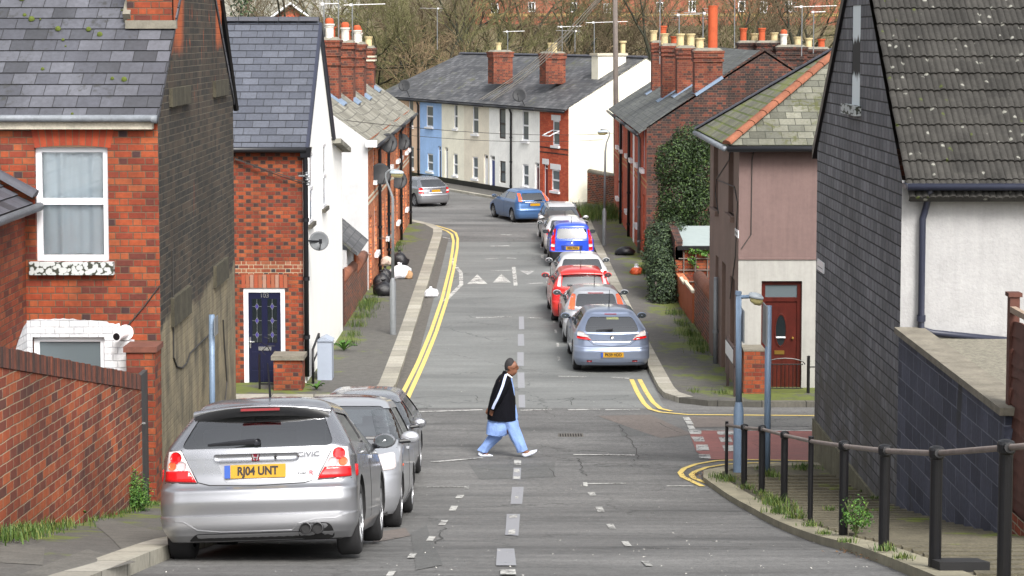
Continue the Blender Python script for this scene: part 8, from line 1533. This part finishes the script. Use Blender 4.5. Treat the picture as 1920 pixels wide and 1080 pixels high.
# dense undergrowth of bare stems and evergreen clumps
random.seed(17); mbs = [MB(), MB(), MB(), MB()]
for _ in range(15000):
    px = random.uniform(420, 1570)
    if px > 870 and random.random() > .5: continue
    px = px; Y = random.uniform(122, 175); x = P(px, 60, Y).x; z = hill(x, Y); dens = mnoise.noise(V((x*.09, Y*.05, 2))); h = random.uniform(1.2, 4.5)*(1+.7*dens)*(1.25 if px < 880 else .5); d = V((random.gauss(0, .35), random.gauss(0, .3), 1)).normalized(); q = V((x, Y, z)); m = mbs[0 if dens > .12 else 1 if dens > -.15 else 2]; w_ = .026
    e = q+d*h; mid = q.lerp(e, .5)+V((random.gauss(0, .3), 0, 0)); s_ = V((w_, 0, w_*.4))
    m.poly([q-s_, q+s_, mid+s_*.8, mid-s_*.8], [(0, 0)]*4); m.poly([mid-s_*.8, mid+s_*.8, e], [(0, 0)]*3)
    for _k in range(2): o = mid+V((random.gauss(0, .7), random.gauss(0, .5), random.gauss(.5, .5))); m.poly([mid-s_*.5, mid+s_*.5, o], [(0, 0)]*3)
for m, mt, lb in zip(mbs, (twig2, twig1, twig3), ('olive thicket of bare stems on the hill', 'brown thicket of bare stems on the hill', 'buff thicket of bare stems on the hill')): tag(m.build('thicket', mt), lb, 'thicket', kind='stuff')
for px, py, Y, r, lb in ((452, 20, 130, 1.5, 'dark evergreen bush above the new slate roof'),):
    p = P(px, py, Y); b = V((p.x, Y, hill(p.x, Y))); t = thing('evergreen_bush', b, lb, 'bush'); foliage('crown', t, [((p.x, Y, p.z), (r*.7, r, max(.8, (p.z-b.z)*.8)))], 900, .22, hedge_m, inner=.3); mb = MB(); mb.tube([b, V((p.x, Y, p.z))], .1, 6); mb.build('stem', bark, t)
# apartment block and houses on the rise
blk = unit('orange_block_brick', .5, 1.3, 0, [(0, C(176, 104, 78, .62)), (.5, C(168, 96, 72, .62)), (.8, C(184, 112, 86, .62))], None, C(176, 116, 90, .62), .05, dirt=.2, bumpd=0)
YB = 196; xl, xr = P(880, 30, YB).x, P(1640, 30, YB).x; t = thing('apartment_block', ((xl+xr)/2, YB, hill(20, YB)), 'long orange brick apartment block with white windows behind the trees', 'apartment building'); fa = Face((xl, YB, 0), (1, 0, 0), (0, -1, 0)); W = xr-xl; ztop = P(1200, -90, YB).z
wx = [(928, 8, 24), (997, 5, 22), (1076, 6, 22), (1138, 8, 24), (1237, 5, 22), (1298, 3, 22), (1391, 3, 21), (1432, 4, 24), (1479, 3, 22), (868+100, 0, 0)]; ops = []
for x, a, b_ in wx[:-1]:
    o = fa.rect(x-7, a-2, x+7, b_+1); ops.append(o)
    for dz in (-2.9, 2.9): ops.append((o[0], o[1]+dz, o[2], o[3]+dz))
mb = MB(); wall(mb, fa, [(0, -2), (W, -2), (W, ztop), (0, ztop)], ops, depth=.12); mb.build('wall', blk, t)
for i, o in enumerate(ops): window(t, fa, o, gm=glass_d, bars=(), vbar=(.5,), fw=.13, dep=.1, sill=None)
mb = MB(); slope(mb, (xl-.5, YB-.5, ztop), (xr+.5, YB-.5, ztop), (xr, YB+6, ztop+3), (xl, YB+6, ztop+3), .2); mb.build('roof', slate_far, t)
for zz in (P(1200, 28, YB).z, P(1200, 84, YB).z): mb = MB(); fbox(mb, fa, .1, zz-.15, W-.1, zz+.15, -.1, .06); mb.build('yellow_band', plain('buff_band', C(190, 160, 104, .65), .9, .15), t)
p0 = P(545, 8, 150); t = thing('gabled_house', (p0.x, 150, hill(p0.x, 150)), 'orange brick gabled house on the hill above the new slate roof', 'house'); fh = Face((p0.x-2.5, 150, 0), (1, 0, 0), (0, -1, 0)); za = P(545, 8, 150).z; ze = P(580, 36, 150).z-.6; mb = MB(); wall(mb, fh, [(0, -2), (5, -2), (5, ze), (2.5, za), (0, ze)]); mb.build('gable_wall', blk, t); mb = MB(); slope(mb, (p0.x-2.8, 149.7, ze-.2), (p0.x-2.8, 158, ze-.2), (p0.x, 158, za+.1), (p0.x, 149.7, za+.1), .15); slope(mb, (p0.x+2.8, 158, ze-.2), (p0.x+2.8, 149.7, ze-.2), (p0.x, 149.7, za+.1), (p0.x, 158, za+.1), .15); mb.build('roof', tile_grey, t); mb = MB(); mb.tube([(p0.x-2.9, 149.65, ze-.25), (p0.x, 149.65, za+.1), (p0.x+2.9, 149.65, ze-.25)], .12, 4); mb.build('barge_board', white_pt, t); mb = MB(); mb.lathe([(0, .02), (.5, .02), (.5, 0)], fh.at(2.5, ze+.5, .0), fh.N, 20); mb.build('brick_roundel', brick_face, t)
p0 = P(470, 10, 158); t = thing('tiled_house', (p0.x, 158, hill(p0.x, 158)), 'pale tiled house roof behind the new slate roof', 'house'); zr = P(470, -20, 160).z; ze = P(470, 36, 158).z; mb = MB(); slope(mb, (p0.x-5, 158, ze), (p0.x+9, 158, ze), (p0.x+9, 163, zr), (p0.x-5, 163, zr), .15); mb.build('roof', tile_grey, t); mb = MB(); mb.box((p0.x+2, 160.5, ze/2), (13.4, 4.5, ze-.1)); mb.build('wall', blk, t)
